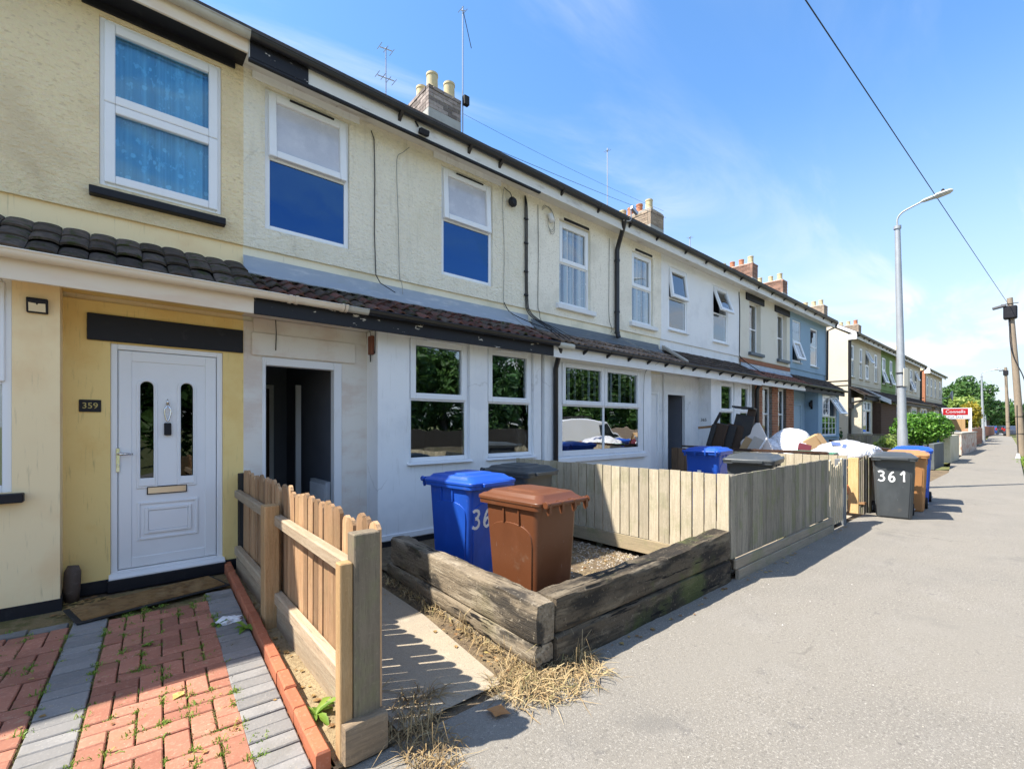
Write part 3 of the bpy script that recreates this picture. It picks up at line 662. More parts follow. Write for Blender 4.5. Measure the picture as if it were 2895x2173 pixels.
mb = MB(); mb.box(1.06, 1.62, 5.222, 5.2345, 5.187, 5.37); mb.build('black_board', mt['peeling_black'], H2)
bay(H2, 2.41, 5.14, YB, 'white_render', [(2.826,3.761,1.03,2.64), (4.069,4.976,1.024,2.64)], (True, False), plinth=(.09,'black_paint'))
mb = MB(); mb.box(2.40, 5.14, YB-.02, YB-.002, .10, .17); mb.build('base_board', mt['white_render'], H2, bevel=.004)
for a, b in ((2.826, 3.761), (4.069, 4.976)): window(H2, a, b, 1.03, 2.635, YB, zs=1.83, panes=('glass','glass'), vent='upvc', sill=('white_paint', .03, .06, .035), depth=.05)
leanto(H2, 1.06, 5.14, 'roll', ['tile_red','tile_red','tile_dark'], fx=(1.055, 5.13), tp=(5.46, 3.05), flash=(3.10, 3.285))
gl = fascia_low(H2, 1.041, 5.16, 'peeling_black', 'black_gutter', gx=(2.15, 5.20), phase=.2)
gutter(H2, 1.301, 1.85, 4.905, 2.763, .052, 'cream_gutter', name='old_gutter_length')
gutter(H2, 1.851, 2.15, 4.905, 2.761, .050, 'grey_gutter', name='old_gutter_length')
for x in (1.34, 1.40, 1.86, 1.90):
    gutter(H2, x-.014, x+.014, 4.905, 2.766, .062, 'cream_gutter', name='gutter_union')
mb = MB(); mb.box(1.13, 2.253, YW-.034, YW-.002, 2.243, 2.487); mb.build('door_lintel', mt['white_soiled'], H2, bevel=.008)
mb = MB(); mb.box(1.15, 2.40, YW-.010, YW-.001, 2.49, 2.64); mb.build('porch_panel', mt['white_soiled'], H2)
# door frame and the hall behind it
mb = MB(); mb.box(1.235,1.272,YW-.012,YW+.10,.10,2.235); mb.box(2.002,2.095,YW-.012,YW+.10,.10,2.235); mb.box(1.272,2.002,YW-.012,YW+.10,2.147,2.235); mb.build('door_frame', mt['white_paint'], H2, bevel=.006)
mb = MB(); mb.box(1.0, 2.2, YW-.10, YW+.22, .0, .10); mb.build('door_step', mt['mortar'], H2, bevel=.01)
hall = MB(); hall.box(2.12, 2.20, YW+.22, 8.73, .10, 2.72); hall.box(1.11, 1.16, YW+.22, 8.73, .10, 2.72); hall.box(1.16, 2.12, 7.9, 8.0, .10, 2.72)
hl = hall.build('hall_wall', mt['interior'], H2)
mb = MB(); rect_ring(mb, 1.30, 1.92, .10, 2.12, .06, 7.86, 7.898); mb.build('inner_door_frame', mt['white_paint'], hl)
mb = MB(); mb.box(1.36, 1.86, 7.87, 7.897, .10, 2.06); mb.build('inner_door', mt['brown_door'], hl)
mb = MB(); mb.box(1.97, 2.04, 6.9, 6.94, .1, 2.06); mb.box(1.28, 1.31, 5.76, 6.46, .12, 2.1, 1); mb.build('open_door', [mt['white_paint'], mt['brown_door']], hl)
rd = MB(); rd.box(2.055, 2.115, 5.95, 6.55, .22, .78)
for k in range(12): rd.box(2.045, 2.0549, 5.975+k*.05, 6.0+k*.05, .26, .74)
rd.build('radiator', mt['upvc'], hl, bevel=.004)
t = thing('alarm_box', 'rust brown junction box on the porch return of the open door', 'junction box', (2.385, 5.36, 2.35))
mb = MB(); mb.box(2.365, 2.409, 5.30, 5.40, 2.35, 2.575); mb.build('box', M('rust_brown', (.20,.07,.04), .6, (('n',12,I3,(.12,.05,.03),.4,.7,.6),)), t, bevel=.008)
mb = MB(); mb.tube(spline([(2.40, 5.27, 2.64), (2.40, 5.265, 2.5), (2.40, 5.28, 2.36), (2.40, 5.30, 2.40)]), .004, 5); mb.tube(spline([(2.385, 5.36, 2.35), (2.385, 5.36, 2.28), (2.385, 5.37, 2.27), (2.385, 5.38, 2.35)]), .004, 5); mb.tube(spline([(2.385, 5.36, 2.57), (2.385, 5.37, 2.62), (2.385, 5.40, 2.64)]), .004, 5); mb.build('wire_loop', mt['cable'], t)
wire(H2, [(1.36, YW-.04, 2.64), (1.365, YW-.045, 2.5), (1.36, YW-.045, 2.31)], .005)
wire(H2, [(2.462, YW-.012, 5.17), (2.50, YW-.012, 5.08), (2.51, YW-.012, 4.6), (2.505, YW-.012, 3.9), (2.52, YW-.014, 3.45), (2.515, YW-.03, 3.38), (2.56, YW-.06, 3.28), (2.72, YW-.15, 3.17)], .006)
wire(H2, spline([(2.99, YW-.012, 5.17), (2.90, YW-.012, 5.07), (2.82, YW-.012, 4.98), (2.81, YW-.012, 4.75), (2.83, YW-.012, 4.2), (2.85, YW-.012, 3.45), (2.87, YW-.03, 3.36), (2.87, YW-.06, 3.2)]), .004, 'cable_pale')
wire(H2, spline([(4.62, YW-.012, 5.17), (4.60, YW-.012, 4.9), (4.63, YW-.012, 4.2), (4.62, YW-.012, 3.42), (4.66, YW-.05, 3.30), (4.78, YW-.30, 3.02), (4.92, YW-.55, 2.86)]), .004, 'cable_pale')
wire(H2, spline([(4.62, YW-.02, 3.40), (4.70, YW-.09, 3.24), (5.0, YW-.2, 3.12), (5.25, YW-.45, 2.98)]), .007)
for k, x in enumerate((5.06, 5.085, 5.11)):
    wire(H2, spline([(x-.02*k, YW-.02, 5.20), (x, YW-.022, 5.0), (x+.004, YW-.022, 4.3), (x+.012, YW-.022, 3.55), (x+.03+.01*k, YW-.03, 3.36), (x+.08+.03*k, YW-.11, 3.23), (x+.16+.05*k, YW-.30, 3.08), (x+.25+.1*k, YW-.55, 2.86)]), .008)
for z in (4.83, 4.44, 3.98, 3.60):
    mb = MB(); mb.obox((5.085, YW-.022, z), (.085, .03, .028)); mb.build('cable_clip', mt['cable'], H2, bevel=.006)
t = thing('security_lamp', 'black round security lamp under the eaves by the cream upper window', 'lamp', (4.75, YW, 5.05))
mb = MB(); mb.lathe([(.03, YW-.02), (.05, YW-.03), (.075, YW-.055), (.078, YW-.09), (.05, YW-.12)], (4.75, 0, 4.98), 10, axis='Y'); mb.build('lamp_body', mt['black_paint'], t)
mb = MB(); mb.tube(spline([(4.75, YW-.06, 5.05), (4.72, YW-.05, 5.12), (4.66, YW-.05, 5.14), (4.60, YW-.04, 5.17)]), .006, 5); mb.build('lamp_lead', mt['cable'], t)
t = thing('floodlight', 'small black floodlight hung on the white fascia over the cream wall', 'floodlight', (3.02, 5.22, 5.2))
mb = MB(); mb.obox((3.02, 5.19, 5.225), (.13, .07, .07), (rad(20), 0, 0)); mb.build('lamp_body', mt['black_paint'], t, bevel=.01)
mb = MB(); mb.tube([(2.95, 5.21, 5.28), (2.92, 5.232, 5.34)], .012, 6); mb.build('bracket', mt['black_paint'], t)
for x in (2.70, 3.75, 4.3):
    mb = MB(); mb.prism([(5.14, 5.335), (5.236, 5.33), (5.236, 5.25)], 0, x-.02, x+.02); mb.build('gutter_bracket', mt['black_gutter'], H2)
chimney(H2, 4.757, 5.53, 8.0, 9.0, 6.2, 8.28, 7.80, 'brick_grey', [(4.95,8.18,.125,.34,'pot_cream'), (5.36,8.18,.125,.34,'pot_cream'), (4.95,8.6,.12,.3,'pot_cream'), (5.36,8.75,.12,.3,'pot_cream')])

# ---- 363
H3 = thing('terraced_house', 'cream terraced house with wide four-pane bay window and thick black downpipe', 'house', (7.14, YW, 0), group='terraced houses along the pavement')
shell(H3, 5.14, 9.14, 'pale_roughcast', 'cream_smooth', [(5.886,6.731,3.61,5.09), (8.04,8.825,3.61,5.07)], (8.10, 9.14), [(8.34,9.06,.10,2.22)], roughmat='white_render')
for a, b in ((5.886, 6.731), (8.04, 8.825)):
    window(H3, a, b, 3.61, 5.08, YW, zs=4.35, lights=('sash','fixed'), net='net', sill=('white_paint', .09, .07, .10), depth=.05, netoff=.03)
    mb = MB(); mb.box(a+.12, b-.05, YW-.012, YW+.004, 5.085, 5.13); mb.build('window_vent', mt['black_paint'], H3, bevel=.003)
eaves(H3, 5.14, 9.14, 'grimy_white', 'black_gutter', step=.95)
bay(H3, 5.18, 8.19, YB-.04, 'white_render', [(5.5,7.84,.95,2.60)], (False, True))
window(H3, 5.5, 7.84, .985, 2.60, YB-.04, zs=1.83, lights=('sash','fixed'), cols=2, panes=('glass','glass_bright'), net='net', netz=(1.85, 2.55), netoff=.045, depth=.0, t=.09, fr='white_paint', sill=('white_paint', .12, .07, .10))
mb = MB(); mb.box(5.2, 8.25, 5.095, 5.178, 2.585, 2.66); mb.build('window_head', mt['white_paint'], H3, bevel=.005)
leanto(H3, 5.16, 9.12, 'double', ['tile_brown'], top='lead_dark', flash=(3.08, 3.24), fx=(5.2, 9.0), tp=(5.44, 3.03))
fascia_low(H3, 5.17, 9.14, 'white_paint', 'black_gutter', step=.62, gx=(5.55, 9.14), zz=(2.55, 2.735))
mb = MB(); mb.tube([(5.20, 4.905, 2.735), (5.54, 4.905, 2.735)], .05, 10); mb.build('old_gutter_length', mt['grey_gutter'], H3, smooth='auto')
mb = MB(); rect_ring(mb, 8.34, 9.06, .10, 2.22, .06, YW+.0, YW+.07); mb.box(8.40, 9.0, YW+.03, YW+.06, .1, 2.16); mb.build('front_door', mt['upvc'], H3, bevel=.006)
downpipe(H3, spline([(7.30, 5.185, 5.36), (7.34, 5.24, 5.24), (7.46, 5.43, 5.02), (7.47, 5.475, 4.9)], 4)+[(7.47, 5.475, 3.3), (7.47, 5.44, 3.2)], .045, 'black_gutter', [(7.47, 5.475, 4.7), (7.47, 5.475, 3.7), (7.47, 5.475, 3.3)])
downpipe(H3, [(5.30, 4.95, 2.72), (5.36, 5.07, 2.52), (5.38, 5.13, 2.40), (5.38, 5.13, .05)], .042, 'black_gutter')
t = thing('old_telephone_box', 'white cable box with loose loops beside the cream upper window', 'cable box', (5.62, YW, 5.0))
mb = MB(); mb.tube([(5.60, YW-.05, 5.06), (5.66, YW-.06, 4.93)], .045, 10); mb.build('box', mt['white_paint'], t, smooth=True)
for k in range(3):
    mb = MB(); mb.tube(spline([(5.45, YW-.02, 5.13-.02*k), (5.52+.03*k, YW-.03, 5.18), (5.70, YW-.03, 5.10), (5.74, YW-.03, 4.92-.05*k), (5.66, YW-.03, 4.80-.03*k), (5.58, YW-.03, 4.88), (5.60, YW-.03, 5.0)]), .004, 5); mb.build('cable_loop', mt['cable_pale'], t)
wire(H3, spline([(5.36, YW-.012, 5.15), (5.37, YW-.012, 4.4), (5.36, YW-.012, 3.5), (5.38, YW-.03, 3.38), (5.40, YW-.06, 3.22), (5.62, YW-.2, 3.1), (5.85, YW-.45, 2.9)]), .0045)
wire(H3, spline([(7.28, YW-.012, 5.1), (7.27, YW-.012, 4.3), (7.27, YW-.012, 3.6), (7.36, YW-.012, 3.36), (7.3, YW-.02, 3.28)]), .004)
wire(H3, spline([(7.55, 5.42, 3.2), (7.75, 5.30, 3.08), (8.05, 5.10, 2.92), (8.0, 4.87, 2.78)]), .006, 'cable_pale')
wire(H3, spline([(8.0, 4.87, 2.72), (7.98, 5.05, 2.6), (7.9, 5.15, 2.4), (7.9, 5.165, 1.0)]), .004, 'cable')
t = thing('satellite_dish', 'small aerial bracket clipped to the gutter over the thick black downpipe', 'bracket', (7.36, 5.16, 5.4))
mb = MB(); mb.tube(spline([(7.25, 5.18, 5.33), (7.42, 5.14, 5.36), (7.44, 5.14, 5.55), (7.42, 5.14, 5.62)]), .012, 6); mb.build('arm', mt['alu'], t)
mb = MB(); mb.obox((7.52, 5.12, 5.57), (.2, .05, .06), (0, rad(20), 0)); mb.build('head', mt['alu'], t)
chimney(H3, 12.62-.0, 13.36, 8.0, 9.3, 6.2, 8.26, 7.72, 'brick_stock', [(12.8,8.17,.12,.3,'pot_cream'), (12.8,8.52,.11,.28,'pot_red'), (12.8,8.85,.11,.28,'pot_red'), (12.8,9.15,.12,.3,'pot_cream')])

# ---- 365
H4 = thing('terraced_house', 'white rendered terraced house with a tilted open upper window and grey open door', 'house', (11.14, YW, 0), group='terraced houses along the pavement')
shell(H4, 9.14, 13.14, 'white_roughcast', 'white_render', [(9.434,10.249,3.65,5.064), (11.55,12.36,3.638,5.06)], (9.14, 10.96), [(9.36,10.228,.10,2.24)], roughmat='white_render')
window(H4, 9.434, 10.249, 3.65, 5.064, YW, zs=4.36, opens=(7,0), depth=.01, net='curtain', netz=(3.7, 3.72), sill=('white_paint', .03, .06, .04))
window(H4, 11.55, 12.36, 3.638, 5.06, YW, zs=4.36, opens=(19,0), depth=.01, sill=('white_paint', .03, .06, .04))
eaves(H4, 9.14, 13.14, 'grimy_white', 'black_gutter', step=.95)
bay(H4, 10.81, 13.14, YB, 'white_render', [(11.271,12.081,1.0,2.58), (12.413,13.05,1.0,2.58)], (True, False))
for a, b in ((11.271, 12.081), (12.413, 13.05)): window(H4, a, b, 1.0, 2.58, YB, zs=1.83, depth=.04, vent='upvc')
leanto(H4, 9.16, 13.12, 'plain', ['tile_plain'], top=None)
mb = MB(); mb.prism([(4.93, 2.80), (4.93, 2.86), (5.50, 3.25), (5.50, 3.17)], 0, 9.10, 9.22); mb.build('verge_mortar', mt['mortar'], H4, bevel=.01)
fascia_low(H4, 9.14, 13.14, 'white_paint', 'black_gutter', step=.62, zz=(2.55, 2.735))
mb = MB(); rect_ring(mb, 9.36, 10.228, .10, 2.24, .06, YW+.0, YW+.08); mb.build('door_frame', mt['upvc'], H4, bevel=.006)
mb = MB(); mb.box(9.42, 10.165, 6.3, 6.35, .1, 2.18); mb.build('inner_door', M('grey_door', (.26,.28,.31), .5), H4)
mb = MB(); mb.box(10.17, 10.22, YW+.1, 6.3, .1, 2.3); mb.box(9.36, 9.41, YW+.1, 6.3, .1, 2.3); mb.build('hall_wall', mt['interior'], H4)
put_text('365', .10, mt['black_paint'], H4, Matrix.Translation((10.807, 5.40, 1.62)) @ Matrix.Rotation(rad(-90), 4, 'Z') @ Matrix.Rotation(rad(90), 4, 'X'), 'numeral')
downpipe(H4, [(9.20, YW-.03, 2.62), (9.20, YW-.03, .1)], .02, 'white_paint')
t = thing('meter_box', 'brown meter box on the shaded porch wall by the wide bay', 'meter box', (8.26, 5.3, 2.3))
mb = MB(); mb.box(8.20, 8.28, 5.28, 5.44, 2.25, 2.56); mb.build('box', M('meter_brown', (.30,.22,.13), .6), t, bevel=.006)
wire(H4, spline([(13.05, YW-.012, 5.15), (13.1, YW-.012, 4.6), (13.08, YW-.012, 3.6), (13.1, YW-.02, 3.38), (13.3, YW-.2, 3.15), (13.5, YW-.55, 2.85)]), .012)

# ---- 367
H5 = thing('terraced_house', 'cream terraced house with black upper lintels and red brick bay piers', 'house', (15.05, YW, 0), group='terraced houses along the pavement')
shell(H5, 13.14, 16.95, 'cream_paint', 'cream_paint', [(13.76,14.56,3.58,5.05), (15.875,16.67,3.58,5.06)], (16.20, 16.95), [], roughmat='blue_render')
for a, b in ((13.76, 14.56), (15.875, 16.67)):
    window(H5, a, b, 3.58, 5.05, YW, zs=4.3, lights=('fixed','fixed'), depth=.12, net='curtain', netz=(3.6, 3.62))
    c = MB(); c.box(a+.25, b-.05, YW+.3, YW+.32, 3.6, 5.0); c.build('curtain', mt['curtain'], H5)
    mb = MB(); mb.box(a-.26, b+.2, YW-.035, YW-.002, 5.03, 5.23); mb.build('upper_lintel', mt['black_paint'], H5, bevel=.005)
    mb = MB(); mb.box(a-.08, b+.10, YW-.085, YW+.018, 3.49, 3.575); mb.build('upper_sill', M('slate_grey_paint', (.10,.12,.14), .5), H5, bevel=.006)
eaves(H5, 13.14, 16.95, 'grimy_white', 'black_gutter', step=.95)
mb = MB(); mb.holes(13.35, 16.33, 0, 2.64, YB+.01, YB+.2, [(13.86,14.58,1.06,2.60), (15.04,15.70,1.06,2.60)]); mb.box(16.18, 16.33, YB+.2, YW, 0, 2.64)
pw = mb.build('brick_bay', mt['mortar'], H5)
bq = MB(); bq.box(0, .215, 0, .09, 0, .065); bqm = bq.mesh('brick', mt['brick_red'])
bh = MB(); bh.box(0, .1, 0, .09, 0, .065); bhm = bh.mesh('brick', mt['brick_red'])
for (a, b) in ((13.36, 13.86), (14.58, 15.04), (15.70, 16.335)):
    z = .30; k = 0
    while z < 2.6:
        x = a; first = True
        while x < b - .03:
            w_ = .1 if (k % 2 and first) else .215
            w_ = min(w_, b-x)
            piece('brick', bqm, pw, (x, YB-.004+R.uniform(-.002,.002), z), (0,0,0), (w_/.215, 1, 1)); x += w_+.01; first = False
        z += .075; k += 1
for a, b in ((13.86, 14.58), (15.04, 15.70)): window(H5, a, b, 1.08, 2.60, YB, zs=1.82, lights=('fixed','fixed'), depth=.09, net='net', t=.07, netoff=.08)
leanto(H5, 13.16, 16.93, 'small_roll', ['tile_clay'], flash=(3.06, 3.24), tp=(5.44, 3.03))
mb = MB(); mb.box(13.14, 16.95, YW-.012, YW-.002, 3.25, 3.37); mb.build('brick_band', mt['brick_red'], H5)
fascia_low(H5, 13.14, 16.6, 'white_paint', 'black_gutter', step=.62, gx=(13.14, 16.95), zz=(2.57, 2.735), ceil='blue_render')
downpipe(H5, [(13.28, 4.93, 2.72), (13.30, 5.10, 2.55), (13.30, 5.14, 2.45), (13.30, 5.14, .05)], .05, 'black_gutter')

# ---- 369
H6 = thing('terraced_house', 'slate blue rendered terraced house at the end of the near row', 'house', (18.87, YW, 0), group='terraced houses along the pavement')
shell(H6, 16.95, 20.8, 'blue_render', 'blue_render', [(17.188,18.0,3.637,5.03), (18.982,19.788,3.635,5.0)], (16.95, 18.55), [(17.3,18.05,.10,2.21)], roughmat='blue_render')
window(H6, 17.188, 18.0, 3.637, 5.03, YW, zs=4.33, lights=('fixed','sash'), opens=(0,17), depth=.02, sill=('white_paint', .03, .06, .04))
window(H6, 18.982, 19.788, 3.635, 5.0, YW, zs=4.33, lights=('fixed','fixed'), depth=.02, sill=('white_paint', .03, .06, .04))
eaves(H6, 16.95, 20.86, 'grimy_white', 'black_gutter', step=.95)
bay(H6, 18.4, 20.85, 5.12, 'blue_render', [(18.83,20.55,1.12,2.6)], (True, True))
window(H6, 18.83, 20.55, 1.12, 2.58, 5.12, zs=1.80, lights=('sash','fixed'), opens=(30,0), cols=2, opencol=1, depth=.02, glaze_bars=True, sill=('blue_render', .08, .07, .05))
leanto(H6, 16.95, 20.95, 'plain', ['tile_plain'], top=None)
fascia_low(H6, 16.601, 20.95, 'black_paint', 'black_gutter', step=.8, gx=(16.95, 21.0), ceil='blue_render')
mb = MB(); rect_ring(mb, 17.3, 18.05, .10, 2.21, .05, YW+.0, YW+.07); mb.box(17.35, 18.0, YW+.03, YW+.06, .1, 2.16); d = mb.build('front_door', M('pale_blue_door', (.33,.45,.55), .4), H6, bevel=.006)
mb = MB(); mb.lathe([(.02, YW-.05), (.025, YW+.029)], (17.42, 0, 1.15), 8, axis='Y'); mb.build('door_knob', mt['chrome'], d)
mb = MB(); mb.box(20.8, 20.86, YW, YW+7.2, 0, 5.38); mb.prism([(YW, 5.38), (YW+7.2, 5.38), (YW+3.6, 7.6)], 0, 20.8, 20.86); mb.build('gable_wall', mt['far_cream'], H6)
downpipe(H6, [(20.84, 5.19, 5.35), (20.84, 5.22, 5.22), (20.76, 5.47, 5.1), (20.76, 5.48, 3.2)], .035, 'black_gutter')
t = thing('wall_lantern', 'black lantern on a bracket on the blue porch return', 'wall lantern', (18.36, 5.3, 2.2))
mb = MB(); mb.tube([(18.39, 5.32, 2.30), (18.30, 5.32, 2.34), (18.28, 5.32, 2.28)], .012, 6); mb.box(18.375, 18.398, 5.29, 5.35, 2.05, 2.36); mb.lathe([(.03, 2.12), (.05, 2.16), (.055, 2.26), (.02, 2.30)], (18.27, 5.32, 0), 8); mb.build('lantern', mt['black_paint'], t)
chimney(H6, 20.2, 20.75, 8.0, 9.5, 6.0, 8.29, 7.66, 'brick_brown', [(20.45,8.17,.12,.32,'pot_cream'), (20.45,8.55,.11,.28,'pot_red'), (20.45,8.93,.11,.28,'pot_red'), (20.45,9.32,.12,.3,'pot_cream')])
# ================================================================== the two rows further along
def far_house(x0, x1, m, wins, label, y=YW, gable_l=None, gable_r=None, dp=None, bays=True, bw=None, pots=2, z0=0, roofm='slate', lowm=None, chim=True, bx=None, opens=None):
    h = thing('terraced_house', label, 'house', ((x0+x1)/2, y, 0), group='terraced houses further along the street')
    hs = [(a, b, 3.62, 5.02) for a, b in wins]
    mb = MB(); mb.holes(x0, x1, 3.30, 5.38, y, y+.03, hs); mb.build('upper_wall', mt[m], h)
    lm = lowm or m
    mb = MB(); mb.holes(x0, x1, 0, 5.38, y+.03, y+.2, hs); mb.build('wall', mt[lm], h)
    ib = MB(); ib.box(x0, x1, y+1.6, y+1.7, 0, 5.3); ib.box(x0, x1, y+.21, y+1.6, 2.7, 2.8); ib.build('inner_walls', mt['interior'], h)
    for k, (a, b) in enumerate(wins):
        window(h, a, b, 3.62, 5.02, y, zs=4.33, depth=.03, t=.05, sill=(lm, .06, .06, .07), opens=(opens or {}).get(k, (0, 0)), lights=('sash','sash') if (opens or {}).get(k) else ('sash','fixed'))
    mb = MB(); mb.box(x0, x1, y-.25, y-.225, 5.2, 5.37); mb.build('fascia', mt['grimy_white'], h)
    gutter(h, x0, x1, y-.31, 5.385, .05, 'black_gutter', step=.9)
    yr = y+3.6; rr = MB(); e = (y-.35, 5.40); rid = (yr, 5.40+(yr-y+.35)*.62)
    rr.prism([e, (e[0], e[1]+.03), (rid[0], rid[1]+.06), (y+7.5, 5.43), (y+7.5, 5.38), rid], 0, x0, x1); rr.build('main_roof', mt[roofm], h)
    for g, xa, xb in ((gable_l, x0-.03, x0), (gable_r, x1, x1+.03)):
        if g:
            mb = MB(); mb.prism([(y, 0), (y+7.2, 0), (y+7.2, 5.40), (y+3.6, 7.68), (y, 5.40)], 0, xa, xb); gw = mb.build('gable_wall', mt[g], h)
            if xa < x0:
                for zz in (3.20, 3.40):
                    mb = MB(); mb.box(xa-.02, xa-.001, y-.002, y+7, zz-.015, zz+.015); mb.build('string_course', mt['black_paint'], gw)
                mb = MB(); mb.prism([(y-.3, 5.30), (y-.3, 5.44), (y+3.6, 7.80), (y+3.6, 7.66)], 0, xa-.03, xa-.001); mb.box(xa-.034, xa-.001, y-.32, y+.0, 5.13, 5.36); mb.build('bargeboard', mt['white_paint'], gw)
    if dp: downpipe(h, [(dp, y-.31, 5.35), (dp, y-.28, 5.25), (dp, y-.05, 5.08), (dp, y-.05, .1)], .05, 'black_gutter')
    if bays:
        a, b = bx or (x0+.2, x0+2.0)
        mb = MB(); mb.holes(a, b, 0, 2.66, y-.43, y-.25, [(a+.25, b-.25, 1.15, 2.56)]); mb.box(a, a+.15, y-.25, y, 0, 2.66); mb.box(b-.15, b, y-.25, y, 0, 2.66); mb.build('bay_wall', mt[lm], h)
        window(h, a+.25, b-.25, 1.15, 2.56, y-.43, zs=2.1, cols=2, depth=.02, sill=(lm, .06, .06, .08))
        leanto(h, x0, x1, 'plain', ['tile_plain'], flash=(3.05, 3.25), ev=(y-.62, 2.775), tp=(y-.03, 3.16), top=None)
        mb = MB(); mb.box(x0, x1, y-.565, y-.54, 2.56, 2.735); mb.build('lower_fascia', mt['black_paint'], h)
        gutter(h, x0, x1, y-.625, 2.765, .05, 'black_gutter', name='lower_gutter')
    return h
F1 = far_house(23.84, 26.5, 'far_cream', [(24.2,24.78), (25.72,26.22)], 'cream terraced house with sunlit blank gable, first of the second row', gable_l='far_gable', dp=23.90, bx=(24.02, 25.85), lowm='far_cream')
mb = MB(); mb.tube([(23.9, 5.42, 2.45), (24.0, 5.0, 2.55), (24.1, 4.95, 2.62)], .04, 8); mb.build('rain_pipe', mt['rubber'], F1)
mb = MB(); mb.box(23.78, 23.96, 5.36, 5.50, 2.2, 2.4); mb.build('rain_hopper', mt['black_paint'], F1)
chimney(F1, 23.9, 24.5, 8.1, 9.5, 6, 8.38, 7.75, 'brick_brown', [(24.1,8.3,.12,.32,'pot_cream'), (24.1,8.7,.11,.28,'pot_cream'), (24.1,9.2,.12,.32,'pot_cream')])
F2 = far_house(26.5, 29.9, 'far_cream', [(26.75,27.4), (28.5,29.1)], 'cream terraced house with brown brick porch and a tilted top light', opens={0: (24, 0)}, bays=False)
mb = MB(); mb.box(26.3, 29.6, 4.86, 5.0, 0, 2.5); mb.box(26.3, 26.45, 5.0, YW, 0, 2.5)
pb = mb.build('brick_porch', brick('dark_porch_brick', (.11,.065,.045), (.085,.05,.035), (.14,.085,.06)), F2)
for k in range(30):
    q = MB(); z = .1+k*.08; q.box(26.294, 29.6, 4.853, 4.8595, z, z+.006); q.build('mortar_joint', bpy.data.materials.get('sooty_mortar') or M('sooty_mortar', (.17,.14,.12), .9), pb)
mb = MB(); mb.prism([(4.5, 2.42), (4.5, 2.62), (5.5, 3.2), (5.5, 3.0)], 0, 26.2, 26.28); mb.build('bargeboard', mt['white_paint'], F2)
leanto(F2, 26.28, 29.9, 'plain', ['tile_plain'], top=None, ev=(4.5, 2.56), tp=(5.5, 3.14))
chimney(F2, 29.7, 30.35, 8.0, 9.2, 6, 8.15, 7.6, 'brick_stock', [(29.9,8.2,.12,.3,'pot_cream'), (29.9,8.55,.12,.28,'pot_cream'), (29.9,8.95,.12,.3,'pot_cream')])
F3 = far_house(29.9, 33.4, 'green_render', [(30.1,30.95), (31.9,32.6)], 'moss green rendered terraced house with tilted lower lights', opens={0: (0, 17), 1: (0, 15)}, bx=(30.0, 31.6))
F4 = far_house(33.4, 37.1, 'far_cream', [(33.8,34.5), (36.0,36.7)], 'cream terraced house right behind the nearest lamp post', bx=(35.0, 36.9))
chimney(F4, 36.9, 37.6, 8.0, 9.2, 6, 8.1, 7.6, 'brick_stock', [(37.1,8.2,.12,.3,'pot_red'), (37.1,8.6,.12,.28,'pot_cream'), (37.1,9.0,.12,.28,'pot_cream')])
F5 = far_house(37.1, 41.3, 'far_cream', [(37.6,38.5), (39.2,39.9)], 'cream terraced house at the far end of the second row', opens={0: (0, 18), 1: (20, 0)}, gable_r='far_gable', dp=41.2, bx=(38.0, 40.6))
G1 = far_house(43.4, 47.5, 'far_cream', [(44.3,45.1), (46.1,46.9)], 'cream terraced house with red brick corner, first of the third row', y=5.6, gable_l='yellow_smooth', bx=(44.0, 46.3))
mb = MB(); mb.box(43.36, 43.75, 5.56, 5.95, 0, 5.38); mb.build('brick_quoin', mt['brick_red'], G1)
G2 = far_house(47.5, 52.0, 'far_cream', [(48.0,48.8), (50.4,51.2)], 'cream terraced house with dark lean-to, further end of the third row', y=5.6, gable_r='far_gable', bx=(48.0, 50.5))
chimney(G2, 51.3, 52.0, 8.2, 9.2, 6, 8.0, 7.5, 'brick_stock', [(51.6,8.4,.14,.4,'pot_cream')])
t = thing('satellite_dish', 'grey satellite dish on the far end house before the trees', 'satellite dish', (52.1, 5.3, 3.7))
mb = MB(); mb.lathe([(.02, 0), (.28, .06), (.40, .16), (.39, .17), (.27, .075), (.02, .02)], (0,0,0), 18, axis='Y'); mb.M = None
mb.v = [(p[0]+52.1, 5.15-p[1]*1.0, p[2]+3.9) for p in mb.v]; mb.build('dish', M('dish_grey', (.35,.36,.38), .5), t, smooth=True)
mb = MB(); mb.tube([(52.0, 5.6, 3.7), (52.05, 5.3, 3.7), (52.1, 5.15, 3.85)], .03, 6); mb.build('arm', mt['alu'], t)

